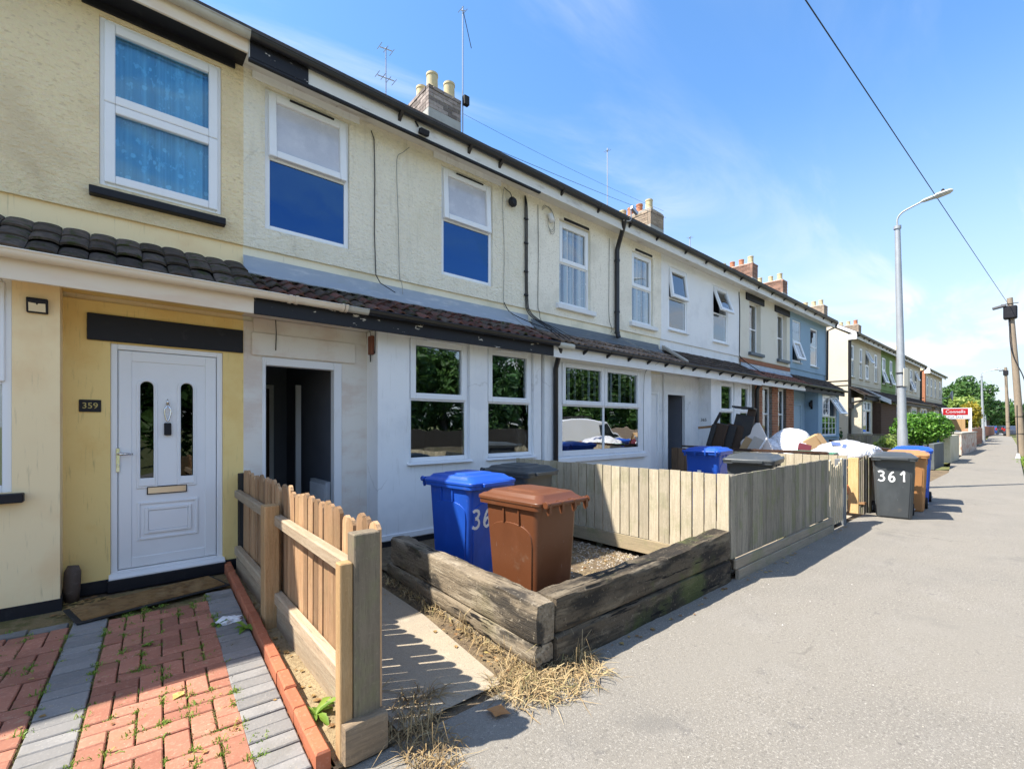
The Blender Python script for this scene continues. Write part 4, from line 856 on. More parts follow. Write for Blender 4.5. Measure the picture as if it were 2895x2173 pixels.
# ================================================================== ground
def sheet(name, poly, z, m, k='structure', sub=None):
    mb = MB(); mb.add([(p[0], p[1], z) for p in poly], [tuple(range(len(poly)))]); o = mb.build(name, m); o['kind'] = k; return o
grass_ground = M('grass_ground', (.15,.16,.06), .95, (('n',.6,I3,(.16,.15,.06),.4,.7,.6), ('n',8,I3,(.06,.09,.025),.4,.7,.6)), (('n',30,I3,.6,.03),), coord='World')
asphalt = M('asphalt_pavement', (.225,.204,.171), .92, (('n',.55,I3,(.19,.175,.152),.42,.66,.7), ('n',2.3,I3,(.25,.23,.20),.5,.72,.6), ('n',5.5,I3,(.13,.12,.11),.645,.70,.55), ('n',1.3,(1,2.2,1),(.15,.14,.125),.66,.74,.55),
     ('n',160,I3,(.10,.095,.085),.54,.66,.85), ('n',70,I3,(.36,.335,.29),.54,.66,.75), ('n',42,I3,(.12,.11,.095),.56,.66,.6), ('n',.9,(1,3,1),(.235,.215,.185),.52,.7,.5), ('v',95,I3,(.55,.52,.48),.20,.10,.55), ('v',9,I3,(.50,.48,.43),.03,.02,.6), ('c',.45,I3,(.09,.083,.072),.008,.002,.45), ('v',6,I3,(.10,.09,.085),.07,.045,.7), ('n',1.1,I3,(.15,.14,.125),.60,.70,.6), ('n',.35,(1,1.6,1),(.225,.206,.175),.46,.64,.6)),
     (('n',150,I3,.55,.006), ('v',110,I3,.35,.004), ('n',3,I3,.25,.02)), coord='World')
road_m = M('road_asphalt', (.21,.20,.19), .9, (('n',1,I3,(.25,.24,.225),.4,.7,.6), ('n',120,I3,(.2,.19,.18),.55,.7,.5)), (('n',120,I3,.4,.006),), coord='World')
conc = M('path_concrete', (.36,.30,.22), .93, (('n',1.5,I3,(.28,.24,.19),.42,.7,.7), ('n',6,I3,(.44,.38,.28),.5,.75,.6), ('n',110,I3,(.20,.17,.14),.52,.68,.7), ('v',60,I3,(.55,.48,.38),.2,.1,.5)), (('n',90,I3,.5,.006), ('n',6,I3,.3,.02)), coord='World')
soil = M('sandy_soil', (.34,.26,.15), .97, (('n',3,I3,(.22,.16,.09),.42,.66,.8), ('n',18,I3,(.42,.33,.2),.5,.7,.6), ('n',45,I3,(.10,.075,.05),.60,.72,.7)), (('n',25,I3,.9,.03), ('n',90,I3,.6,.008)), coord='World')
dark_soil = M('dark_soil', (.15,.11,.07), .97, (('n',3,I3,(.24,.18,.10),.42,.66,.8), ('n',22,I3,(.07,.05,.035),.5,.7,.7), ('n',60,I3,(.34,.27,.17),.62,.72,.6)), (('n',25,I3,.9,.03), ('n',90,I3,.6,.008)), coord='World')
sheet('ground', [(-900,-900), (2200,-900), (2200,900), (-900,900)], -.14, grass_ground)
sheet('road', [(-80,-8.6), (90,-8.6), (150,-4.5), (150,1.6), (88,-2.6), (-80,-2.6)], -.115, road_m)
LE = [(-40,2.0), (20,2.0), (25,2.45), (31.6,2.68), (39.3,2.98), (55,3.4), (80,4.5), (107,5.95), (125,7.4)]
RE = [(125,5.2), (107,4.1), (88,2.85), (51,1.39), (30,.72), (15,.25), (-40,-1.2)]
mb = MB(); pl = LE + RE; n = len(pl)
mb.add([(p[0], p[1], 0) for p in pl] + [(p[0], p[1], -.138) for p in pl], [tuple(range(n))[::-1]] + [(i, (i+1) % n, n+(i+1) % n, n+i)[::-1] for i in range(n)])
pv = mb.build('pavement', asphalt); pv['kind'] = 'structure'
mb = MB(); mb.box(-80, 88, -2.6, -2.45, -.138, -.01); k = mb.build('kerb', mt['mortar'], bevel=.015); k['kind'] = 'structure'
sheet('far_road', [(108,2.5), (125,5.0), (200,9), (200,22), (126,8.5), (108,6.2)], .006, M('far_road_surface', (.34,.33,.31), .9, coord='World'))
sheet('front_garden_soil', [(-5,2.0), (21,2.0), (21,5.75), (-5,5.75)], -.012, dark_soil)
sheet('garden_path', [(1.06,2.06), (1.72,2.06), (1.86,3.2), (1.95,5.53), (1.03,5.53)], .012, conc)
sheet('soil_strip', [(.735,2.02), (1.02,2.02), (1.06,5.50), (.93,5.50)], .004, soil)
sheet('wall_foot_soil', [(-3.2,4.86), (-.32,4.86), (-.22,5.2), (-3.2,5.2)], .002, dark_soil)
sheet('yard_surface', [(4.62,2.02), (8.95,2.02), (8.95,5.2), (4.62,5.2)], .05, conc)
sheet('planting_bed', [(2.10,2.14), (4.46,2.14), (4.46,5.2), (2.10,5.2)], .03, dark_soil)

# ------------------------------------------------------------------ block-paved drive
paver_red = M('red_paver', (.37,.16,.105), .9, (('n',7,I3,(.32,.13,.085),.42,.68,.7), ('n',50,I3,(.47,.25,.17),.52,.7,.6), ('v',45,I3,(.62,.52,.42),.12,.06,.6), ('n',3,I3,(.30,.15,.09),.52,.68,.6), ('n',11,I3,(.40,.30,.19),.62,.72,.5)), (('n',70,I3,.6,.005),('n',14,I3,.3,.006)), rnd=.2)
paver_grey = M('grey_paver', (.235,.225,.215), .9, (('n',7,I3,(.19,.185,.18),.42,.68,.7), ('n',60,I3,(.30,.285,.265),.52,.7,.6), ('v',45,I3,(.55,.50,.42),.12,.06,.6), ('n',3,I3,(.17,.16,.14),.52,.68,.6), ('n',11,I3,(.33,.28,.20),.62,.72,.5)), (('n',70,I3,.6,.005),('n',14,I3,.3,.006)), rnd=.17)
joint = M('mossy_joint_sand', (.20,.145,.07), .97, (('n',9,I3,(.10,.095,.03),.45,.6,.8), ('n',40,I3,(.28,.21,.11),.5,.7,.6)), (('n',60,I3,.8,.01),), coord='World')
DR = Matrix.Rotation(rad(-3.5), 4, 'Z')           # the paving runs slightly askew to the house
PO = Vector((.775, 3.465, 0))                      # foot of the red kerb edging
def drv(u, v, z=0): return PO + DR @ Vector((u, v, z))
c_ = [drv(-3.0,-1.42), drv(.06,-1.42), drv(.06,1.95), drv(-3.0,1.70)]
drive = sheet('driveway', [(p.x, p.y) for p in c_], .004, joint)
def paver_mesh(a, b, mat):
    h, c = .030, .005
    mb = MB(); a2, b2 = a-.008, b-.008
    def rr(i, z): return [(i, i, z), (a2-i, i, z), (a2-i, b2-i, z), (i, b2-i, z)]
    mb.loft([rr(0, 0), rr(0, h-c), rr(c, h)], cap=(False, True))
    return mb.mesh('paver', mat)
pm = {}
def paver(u, v, a, b, mat):
    key = (round(a,3), round(b,3), mat.name)
    if key not in pm: pm[key] = paver_mesh(a, b, mat)
    p = drv(u+.004, v+.004, .005 + R.uniform(-.005, .004))
    piece('paver', pm[key], drive, p, (R.uniform(-.012,.012), R.uniform(-.012,.012), rad(-3.5)+R.uniform(-.008,.008)))
V0, V1 = -1.40, 1.34
n = int((V1-V0)/.105)
for j in range(n):
    v = V0 + j*.105
    paver(-.235, v, .205, .105, paver_grey)           # grey band beside the kerb edging
    paver(-1.06, v, .205, .105, paver_grey)           # grey band between the red fields
def herring(u0, cols, v0, rows):
    for i in range(cols):
        for j in range(rows):
            k = (i-j) % 4; u = u0+i*.105; v = v0+j*.105
            if k == 0: paver(u, v, .21 if i < cols-1 else .105, .105, paver_red)
            elif k == 1 and i == 0: paver(u, v, .105, .105, paver_red)
            elif k == 3: paver(u, v, .105, .21 if j < rows-1 else .105, paver_red)
            elif k == 2 and j == 0: paver(u, v, .105, .105, paver_red)
herring(-.853, 6, V0, n-2)
herring(-1.695, 6, V0, n-2)
for i in range(8): paver(-2.0+.21*i-.55, 1.13, .21, .105, paver_grey) if i < 7 else None
kerbm = M('red_kerb_block', (.42,.14,.07), .85, (('n',6,I3,(.34,.11,.06),.42,.68,.6), ('n',50,I3,(.5,.22,.14),.52,.7,.5)), (('n',60,I3,.4,.004),), rnd=.12)
ke = thing('red_kerb_edging', 'row of upright red kerb blocks edging the block-paved drive', 'edging', drv(0,0), group=None)
kb = MB(); kb.loft([[(0,0,0),(.062,0,0),(.062,.205,0),(0,.205,0)], [(0,0,.085),(.062,0,.085),(.062,.205,.085),(0,.205,.085)], [(.008,.006,.095),(.054,.006,.095),(.054,.199,.095),(.008,.199,.095)]], cap=(False, True)); kbm = kb.mesh('kerb_block', kerbm)
v = -1.42
while v < 2.05:
    piece('kerb_block', kbm, ke, drv(-.022, v, -.005+R.uniform(-.006,.006)), (0, R.uniform(-.02,.02), rad(-3.5)+R.uniform(-.015,.015))); v += .2085
# doormat
t = thing('doormat', 'brown ribbed doormat with black rubber edge at the white front door', 'doormat', (.30, 5.05, .03), rot=0)
Mx = Matrix.Translation((.275, 4.965, .036)) @ Matrix.Rotation(rad(13), 4, 'Z')
mb = MB(); mb.M = Mx; mb.box(-.52, .52, -.215, .215, 0, .012); mb.build('rubber_edge', mt['rubber'], t, bevel=.004)
mb = MB(); mb.M = Mx; mb.box(-.485, .485, -.18, .18, .0125, .022)
mat_c = M('coir', (.30,.18,.075), 1, (('n',12,I3,(.18,.10,.045),.42,.68,.8), ('n',5,I3,(.38,.25,.12),.5,.7,.6)), (('w',24,(.1,1,1),.9,.012), ('n',150,I3,.8,.006)))
mb.build('coir_pile', mat_c, t)
for k in range(18):
    mb = MB(); mb.M = Mx; yy = -.175+k*.0195; mb.box(-.48, .48, yy, yy+.010, .0225, .028); mb.build('rib', mat_c, t)

# ------------------------------------------------------------------ timber
def wood(name, base, c2, axis, dark=(.05,.045,.04), green=0, rnd=.14, rough=.85, crack=.5):
    st = {'X': (1, 14, 14), 'Y': (14, 1, 14), 'Z': (14, 14, 1)}[axis]
    ly = [('n', 3.2, st, c2, .38, .66, .85), ('n', 9, st, tuple(q*.55 for q in base), .56, .72, .6), ('n', 2.5, I3, tuple(q*.8 for q in base), .45, .7, .5), ('v', 7, tuple((q if q < 2 else 2) for q in st), tuple(q*.5 for q in base), .09, .03, .7)]
    if green: ly.append(('n', 3.5, I3, (.17,.19,.07), .48, .66, green))
    ly.append(('n', 3.0, st, dark, .62, .69, crack)); ly.append(('n', 26, st, tuple(q*.6 for q in base), .5, .7, .6)); ly.append(('n', 60, I3, tuple(min(1, q*1.35) for q in base), .55, .7, .35))
    return M(name, base, rough, ly, (('n', 4, st, .5, .006), ('n', 12, st, .45, .004)), rnd=rnd)
w_picket = wood('picket_pine', (.37,.215,.11), (.44,.28,.16), 'Z', crack=.35, rnd=.42, green=.12)
w_rail = wood('rail_pine', (.43,.34,.235), (.35,.26,.17), 'Y', crack=.4)
w_post = wood('post_pine', (.42,.26,.12), (.50,.33,.17), 'Z', crack=.2)
w_post_g = wood('weathered_post', (.20,.16,.112), (.15,.12,.085), 'Z', crack=.5, green=.35)
w_board = wood('pale_fence_board', (.50,.43,.31), (.40,.335,.235), 'Z', green=.3, crack=.3, rnd=.16)
w_grey = wood('grey_fence_board', (.29,.255,.20), (.165,.15,.12), 'Z', green=.5, crack=.6, rnd=.2)
w_gravel = wood('gravel_board', (.34,.27,.17), (.27,.22,.14), 'Y', green=.5, crack=.3)
w_gravel_x = wood('gravel_board_x', (.30,.255,.19), (.24,.20,.15), 'X', green=.4, crack=.4)
def sleeper_mat(name, base, pale, black, axis, green, lo):
    a = {'X': 0, 'Y': 1}[axis]; s1 = [5, 5, 5]; s1[a] = 1.3; s2 = [16, 16, 16]; s2[a] = 1; s3 = [9, 9, 9]; s3[a] = .8
    s1, s2, s3 = tuple(s1), tuple(s2), tuple(s3)
    return M(name, base, .93, (('n',1.6,s1,pale,.5,.68,.8), ('n',1.1,s1,black,lo,lo+.12,.9), ('n',2.6,s2,tuple(q*.5 for q in base),.5,.66,.7), ('n',34,I3,pale,.6,.68,.55), ('n',1.7,I3,(.10,.12,.035),.52,.66,green), ('n',1.25,s3,(.008,.007,.006),.615,.64,1.0), ('n',46,I3,black,.58,.68,.6)),
             (('n',1.25,s3,-.0,.0) if False else ('n',3,s2,.8,.012), ('n',22,s1,.6,.006), ('n',60,I3,.4,.003)))
w_slp_y = sleeper_mat('sleeper_oak_y', (.225,.18,.125), (.41,.35,.26), (.03,.027,.024), 'Y', .2, .49)
w_slp_x = sleeper_mat('sleeper_oak_x', (.10,.078,.053), (.22,.18,.125), (.018,.016,.014), 'X', .6, .46)
w_black = wood('black_post', (.03,.028,.026), (.05,.045,.04), 'Z')
def beam(name, parent, p0, p1, w, h, m, seg=26, j=.006, rise=None, rd=.02, seed=0):
    """rough sawn timber between two points (bottom centre line), with worn edges"""
    rr = random.Random(seed); p0 = Vector(p0); p1 = Vector(p1); d = (p1-p0); s = Vector((-d.y, d.x, 0)).normalized(); rings = []
    prof = []
    for cx, cz, a0 in ((w/2-rd, h-rd, 0), (-w/2+rd, h-rd, 90), (-w/2+rd, rd, 180), (w/2-rd, rd, 270)):
        for k in range(3):
            a = rad(a0+45*k); prof.append((cx+rd*math.cos(a), cz+rd*math.sin(a)))
    mid = []
    for i in range(len(prof)):
        a, b = prof[i], prof[(i+1) % len(prof)]; mid.append(a)
        if math.hypot(a[0]-b[0], a[1]-b[1]) > rd*1.5:
            L_ = max(1, int(math.hypot(a[0]-b[0], a[1]-b[1])/.055))
            mid += [(a[0]+(b[0]-a[0])*q/L_, a[1]+(b[1]-a[1])*q/L_) for q in range(1, L_)]
    ph = [rr.uniform(0, 6.28) for _ in mid]; fr = [rr.uniform(2, 7) for _ in mid]
    for i in range(seg+1):
        t = i/seg; c = p0+d*t; lift = rise(t) if rise else 0
        sc = 1 - (.06 if i in (0, seg) else 0)
        ring = []
        for q, (a, b) in enumerate(mid):
            n = j*(math.sin(t*fr[q]*3+ph[q])*.6+rr.uniform(-.6,.6))
            aa = a*sc + (n if a > 0 else -n); bb = (b-h/2)*sc+h/2 + n
            ring.append(tuple(c + s*aa + Vector((0,0,bb+lift*(bb/h)))))
        rings.append(ring)
    mb = MB(); mb.loft(rings)
    return mb.build(name, m, parent, smooth='auto')
# picket fence ------------------------------------------------------
PF = thing('picket_fence', 'new pine picket fence with posts and rails between drive and path', 'fence', (.90, 3.7, 0))
def pfx(y): return .945 + (y-2.05)*.022
y = 2.09; k = 0
while y < 5.38:
    w_ = .084+R.uniform(-.004,.004); h = 1.035 + .012*math.sin(k*1.3) + R.uniform(-.016,.016) + (y-2)*.006
    mb = MB(); t_ = .022; x = R.uniform(-.003,.003)
    out = [(-w_/2, .10), (w_/2, .10), (w_/2, h-.035), (w_*.30, h-.012), (0, h), (-w_*.30, h-.012), (-w_/2, h-.035)]
    mb.prism(out, 0, x, x+t_)
    me = mb.mesh('picket', w_picket)
    piece('picket', me, PF, (pfx(y), y, 0), (R.uniform(-.012,.012), R.uniform(-.008,.008), R.uniform(-.06,.06))); y += .100+R.uniform(-.003,.003); k += 1
for z, hh in ((.742, .078), (.165, .085)):
    mb = MB(); mb.add([(pfx(2.08)-.066, 2.08, z), (pfx(2.08)-.006, 2.08, z), (pfx(5.4)-.006, 5.4, z+.02), (pfx(5.4)-.066, 5.4, z+.02), (pfx(2.08)-.066, 2.08, z+hh), (pfx(2.08)-.006, 2.08, z+hh+.0), (pfx(5.4)-.006, 5.4, z+hh+.02), (pfx(5.4)-.066, 5.4, z+hh+.02)], [(0,3,2,1),(4,5,6,7),(0,1,5,4),(1,2,6,5),(2,3,7,6),(3,0,4,7)])
    mb.build('rail', w_rail, PF, bevel=.008)
mb = MB(); mb.add([(pfx(2.1)-.05, 2.1, .0), (pfx(2.1)-.02, 2.1, .0), (pfx(5.4)-.02, 5.4, .0), (pfx(5.4)-.05, 5.4, .0), (pfx(2.1)-.05, 2.1, .155), (pfx(2.1)-.02, 2.1, .155), (pfx(5.4)-.02, 5.4, .155), (pfx(5.4)-.05, 5.4, .155)], [(0,3,2,1),(4,5,6,7),(0,1,5,4),(1,2,6,5),(2,3,7,6),(3,0,4,7)]); mb.build('base_board', w_rail, PF, bevel=.004)
mb = MB(); mb.box(.850, .952, 3.73, 3.85, -.02, .905); mb.build('post', w_post, PF, bevel=.006)
mb = MB(); mb.box(.765, .823, 2.035, 2.095, -.02, .885); mb.build('post', w_post, PF, bevel=.005)
mb = MB(); mb.box(.826, .950, 2.028, 2.11, .10, 1.008); mb.build('post', w_post_g, PF, bevel=.005)
mb = MB(); mb.box(1.00, 1.06, 5.40, 5.50, -.02, 1.0); mb.build('post', w_black, PF, bevel=.006)
beam('base_block', PF, (.77, 2.02, .01), (.968, 2.02, .01), .07, .175, wood('base_block_wood', (.26,.19,.12), (.15,.11,.075), 'X', crack=.8), seg=6, j=.002, rd=.008, seed=3)
# railway sleepers round the bed ------------------------------------------
SB = thing('sleeper_wall', 'low bed edging of old dark railway sleepers round the wheelie bins', 'low wall', (2.9, 2.1, 0))
beam('sleeper', SB, (2.005, 1.995, .17), (2.125, 4.15, .17), .155, .25, w_slp_y, seed=5, j=.007)
beam('sleeper', SB, (1.995, 2.00, .045), (2.115, 4.2, .045), .16, .12, w_slp_y, seed=6, j=.006)
beam('sleeper', SB, (2.01, 2.02, -.03), (2.125, 4.2, -.03), .155, .07, w_slp_y, seed=7, j=.005, rd=.012)
beam('sleeper', SB, (2.085, 2.075, .205), (4.50, 2.075, .21), .19, .225, w_slp_x, seed=8, j=.008, rise=lambda t: .055*t**3 - .01*math.sin(t*3.1), seg=34)
beam('sleeper', SB, (2.085, 2.065, -.02), (4.49, 2.065, -.02), .185, .218, w_slp_x, seed=9, j=.007, seg=34)
# close-boarded fences round the next yard ---------------------------------------
def board_run(parent, axis, fixed, a, b, z0, z1, w, m, th=.02, gap=.006, slope=0, n_='board'):
    x = a; k = 0
    while x < b-.03:
        ww = min(w, b-x); mb = MB(); zt = z1 + slope*(x-a)/(b-a) + R.uniform(-.006,.006); j = R.uniform(-.003,.003)
        if axis == 'Y': mb.box(j, th+j, 0, ww-gap, z0, zt)
        else: mb.box(0, ww-gap, j, th+j, z0, zt)
        piece(n_, mb.mesh(n_, m), parent, (fixed, x, 0) if axis == 'Y' else (x, fixed, 0)); x += ww; k += 1
FS = thing('board_fence', 'pale close-boarded side fence running back from the sleeper bed', 'fence', (4.51, 3.5, 0))
board_run(FS, 'Y', 4.50, 2.0, 5.1, .235, 1.018, .1265, w_board, gap=.014)
mb = MB(); mb.box(4.492, 4.515, 2.02, 5.1, .07, .228); mb.build('gravel_board', w_gravel, FS, bevel=.003)
for z in (.35, .85):
    mb = MB(); mb.box(4.523, 4.575, 2.04, 5.1, z, z+.07); mb.build('rail', w_grey, FS)
for y in (2.06, 3.6, 5.0):
    mb = MB(); mb.box(4.577, 4.65, y, y+.075, 0, 1.0); mb.build('post', w_grey, FS)
FF = thing('board_fence', 'grey weathered close-boarded front fence facing the pavement', 'fence', (6.0, 2.0, 0))
board_run(FF, 'X', 1.985, 4.522, 7.60, .205, 1.012, .125, w_grey, gap=.003, slope=.012)
mb = MB(); mb.box(4.56, 7.66, 1.955, 1.983, .105, .20); mb.build('gravel_board', w_gravel_x, FF, bevel=.004)
mb = MB(); mb.box(4.60, 7.68, 1.945, 1.983, -.02, .10); mb.build('gravel_board', w_gravel_x, FF, bevel=.004)
for z in (.35, .85):
    mb = MB(); mb.box(4.53, 7.6, 2.008, 2.055, z, z+.07); mb.build('rail', w_grey, FF)
for x in (4.70, 6.1, 7.52):
    mb = MB(); mb.box(x, x+.075, 2.057, 2.13, 0, 1.0); mb.build('post', w_grey, FF)
GT = thing('garden_gate', 'small weathered timber gate with a dipped slatted top', 'gate', (7.95, 2.0, 0))
for k in range(7):
    x = 7.64+k*.095; t_ = (k-3)/3
    mb = MB(); zt = .90+.11*abs(t_)**1.6; mb.prism([(x, .07), (x+.068, .07), (x+.068, zt-.02), (x+.034, zt), (x, zt-.02)], 1, 1.985, 2.005); mb.build('slat', w_board, GT)
for z in (.25, .72):
    mb = MB(); mb.box(7.64, 8.28, 2.006, 2.045, z, z+.075); mb.build('rail', w_grey, GT)
mb = MB(); mb.add([(7.66,2.006,.33), (7.74,2.006,.33), (8.27,2.006,.72), (8.19,2.006,.72), (7.66,2.035,.33), (7.74,2.035,.33), (8.27,2.035,.72), (8.19,2.035,.72)], [(0,3,2,1),(4,5,6,7),(0,1,5,4),(1,2,6,5),(2,3,7,6),(3,0,4,7)]); mb.build('brace', w_grey, GT)
mb = MB(); mb.box(8.31, 8.45, 1.98, 2.10, -.02, .985); mb.build('gate_post', M('grey_painted_post', (.16,.17,.18), .7), GT, bevel=.006)
FY = thing('board_fence', 'close-boarded fence dividing the bin yard from the rubbish-filled yard', 'fence', (9.0, 3.6, 0))
board_run(FY, 'Y', 8.98, 2.10, 4.0, .10, 1.0, .128, w_board, gap=.008)
board_run(FY, 'Y', 8.98, 4.0, 5.2, .10, 1.02, .15, wood('shaded_brown_board', (.17,.105,.06), (.10,.065,.04), 'Z', crack=.5), gap=.008)  # boards by the house: their shade is put into a darker wood colour
for z in (.3, .85):
    mb = MB(); mb.box(9.003, 9.05, 2.1, 5.2, z, z+.07); mb.build('rail', w_grey, FY)
t = thing('fence_stub', 'short end of fence with a fresh orange pine post by the gate', 'fence', (9.7, 2.15, 0))
mb = MB(); mb.box(9.64, 9.70, 2.09, 2.24, -.02, .935); mb.build('post', wood('fresh_pine', (.58,.38,.17), (.66,.47,.24), 'Z', crack=.1), t, bevel=.005)
for k, (x, y, h) in enumerate(((9.66, 2.068, .90), (9.68, 2.046, .92), (9.67, 2.020, .97), (9.72, 1.995, .98), (9.75, 1.965, .95))):
    mb = MB(); mb.box(x, x+.40, y, y+.018, -.02, h); mb.build('board', w_grey, t, bevel=.003)
# ================================================================== wheelie bins
def plastic(name, c, c2, scr=(.8,.8,.8)):
    return M(name, c, .42, (('n',3,I3,c2,.45,.7,.6), ('v',26,(1,1,.35),scr,.028,.012,.35), ('n',40,(3,3,.6),scr,.735,.76,.35), ('n',7,I3,(.22,.18,.13),.60,.85,.4), ('n',2.2,(1,1,.5),tuple(min(1,q*1.5+.015) for q in c),.5,.7,.6), ('n',60,(1,1,.15),scr,.70,.75,.25)), (('n',90,I3,.06,.002), ('n',5,I3,.12,.01)), spec=.45)
bm_ = {'blue': plastic('blue_bin_plastic', (.012,.075,.42), (.016,.095,.48)), 'brown': plastic('brown_bin_plastic', (.135,.046,.018), (.11,.038,.015)), 'dark': plastic('dark_bin_plastic', (.055,.062,.066), (.07,.076,.08), (.4,.4,.4)),
       'orange': plastic('faded_brown_bin_plastic', (.42,.20,.075), (.36,.17,.07))}
paint_w = M('white_brush_paint', (.82,.82,.80), .7)
DIG = {'3': [[(0,.92),(.25,1),(.6,.95),(.72,.78),(.55,.6),(.3,.54)], [(.3,.54),(.62,.48),(.8,.28),(.66,.06),(.34,0),(.0,.1)]], '6': [[(.62,.98),(.32,.82),(.1,.5),(.06,.22),(.28,.0),(.58,.03),(.72,.24),(.6,.45),(.34,.46),(.1,.26)]],
       '1': [[(.12,.70),(.46,.98),(.56,1.0),(.56,.5),(.58,0)]]}
def rrect(w, d, r, z, cy=0, k=4):
    o = []
    for sx, sy, a0 in ((1,1,0), (-1,1,90), (-1,-1,180), (1,-1,270)):
        for q in range(k+1):
            a = rad(a0+90*q/k); o.append((sx*(w/2-r)+r*math.cos(a), cy+sy*(d/2-r)+r*math.sin(a), z))
    return o
def wheelie_bin(label, col, loc, rot, W=.58, D=.70, H=1.06, number=None, nfrac=.6, lidcol=None, lid_wave=True, group='wheelie bins'):
    m = bm_[col]; t = thing('wheelie_bin', label, 'bin', loc, rad(rot), group, local=True)
    zt = .90*H
    def wd(z): f = z/zt; return (W*(.78+.15*f), D*(.70+.18*f))
    def cyy(z): return -.02*D*(1-z/zt)
    mb = MB(); rings = []
    for z in (.0, .015, .3*zt, .6*zt, .97*zt):
        w_, d_ = wd(z); sh = .025 if z == 0 else 0
        rings.append(rrect(w_-sh, d_-sh, .05, z, cyy(z)))
    rings.append(rrect(W*.96, D*.92, .05, .975*zt)); rings.append(rrect(W*.96, D*.92, .05, zt))
    mb.loft(rings); b = mb.build('body', m, t, smooth='auto')
    # raised arch-topped panels on the front and the two sides
    for face in ('front', 'left', 'right'):
        pts = []; n = 14
        half = lambda z: (wd(z)[0] if face == 'front' else wd(z)[1])/2 - .048
        zs_, za = .70*zt, .845*zt
        o = [(-half(.02), .03), (half(.02), .03), (half(zs_), zs_)]
        for q in range(1, n): a = math.pi*q/n; o.append((half(zs_)*math.cos(a)**1 if True else 0, zs_+(za-zs_)*math.sin(a)**.6))
        o.append((-half(zs_), zs_))
        def P(u, z, off):
            if face == 'front': return (u, cyy(z)+wd(z)[1]/2+off, z)
            s_ = -1 if face == 'left' else 1
            return (s_*(wd(z)[0]/2+off), cyy(z)+u*s_*-1, z)
        pbm = MB(); N_ = len(o)
        pbm.add([P(u, z, .008) for u, z in o] + [P(u*1.02, z+.004, -.003) for u, z in o], [tuple(range(N_))] + [(q, (q+1) % N_, N_+(q+1) % N_, N_+q) for q in range(N_)])
        for q in range(len(pbm.f)):
            pbm.f[q] = pbm.f[q][::-1] if face == 'front' else pbm.f[q]
        pbm.build('side_panel', m, t, smooth='auto')
        if face != 'front':
            rb = MB()
            for u in (-.10, .06):
                s_ = -1 if face == 'left' else 1; x = s_*(wd(zt*.92)[0]/2+.004)
                rb.obox((x, u, .905*zt), (.016, .014, .12*zt))
            rb.build('rim_rib', m, t)
    # lid
    lw, ld = W*1.02, D*1.02
    lb = MB(); L_ = []
    L_.append(rrect(lw-.03, ld-.03, .045, zt+.002, .01)); L_.append(rrect(lw, ld, .05, zt-.026, .01)); L_.append(rrect(lw+.004, ld+.004, .05, zt+.008, .01)); L_.append(rrect(lw+.016, ld+.016, .05, zt+.010, .01)); L_.append(rrect(lw+.016, ld+.016, .05, zt+.034, .01)); L_.append(rrect(lw-.006, ld-.006, .05, zt+.040, .01)); L_.append(rrect(lw-.03, ld-.03, .05, zt+.050, .01))
    L_.append(rrect(lw-.055, ld-.06, .05, zt+.053, 0)); L_.append(rrect(lw-.10, ld-.13, .05, zt+.080, -.01)); L_.append(rrect(lw-.13, ld-.18, .05, zt+.084, -.015)); L_.append(rrect(lw-.22, ld-.30, .04, zt+.086, -.02)); L_.append(rrect(lw-.25, ld-.34, .04, zt+.098, -.02)); L_.append(rrect(lw-.32, ld-.42, .04, zt+.100, -.02))
    lb.loft(L_); lb.box(-lw*.30, lw*.30, ld/2-.03, ld/2+.045, zt-.004, zt+.030)
    lid = lb.build('lid', bm_[lidcol or col], t, smooth='auto', bevel=.006)
    gm = MB(); gm.tube([(-lw/2+.03, ld/2+.012, zt+.024), (lw/2-.03, ld/2+.012, zt+.024)], .006, 5); gm.build('lid_ridge', bm_[lidcol or col], lid)
    hb = MB(); hy = -D/2-.045; hz = zt+.028; hb.tube([(-W*.47, hy, hz), (W*.47, hy, hz)], .017, 10)
    for u in (-.42, -.14, .14, .42):
        x = u*W; hb.prism([(hy-.018, hz+.012), (hy+.02, hz+.018), (-D/2+.03, hz+.005), (-D/2+.03, hz-.02), (hy+.012, hz-.02), (hy+.008, hz-.055), (hy-.004, hz-.075), (hy-.02, hz-.05)], 0, x-.012, x+.012)
    hb.lathe([(.022, -W*.49), (.026, -W*.475), (.026, -W*.46)], (0, hy, hz), 10, axis='X'); hb.lathe([(.026, W*.46), (.026, W*.475), (.022, W*.49)], (0, hy, hz), 10, axis='X')
    hb.build('handle', m, t, smooth='auto')
    for s_ in (-1, 1):
        wb = MB(); x = s_*(W*.44); wb.lathe([(.07, -.022), (.092, -.024), (.1, -.014), (.1, .014), (.092, .024), (.07, .022)], (x, -D*.40, .1), 22, axis='X')
        wh = wb.build('wheel', mt['rubber'], t, smooth='auto')
        hbm = MB()
        for q in range(6):
            a = q*math.pi/3; hbm.obox((x+s_*.024, -D*.40+.035*math.cos(a), .1+.035*math.sin(a)), (.006, .07, .012), (a, 0, 0))
        hbm.lathe([(.02, -.03), (.02, .03)], (x+s_*.008, -D*.40, .1), 8, axis='X'); hbm.build('hub', mt['alu'], wh)
    ax = MB(); ax.tube([(-W*.44, -D*.40, .1), (W*.44, -D*.40, .1)], .012, 6); ax.box(-W*.36, W*.36, -D*.44, -D*.30, .06, .16); ax.build('axle', m, t)
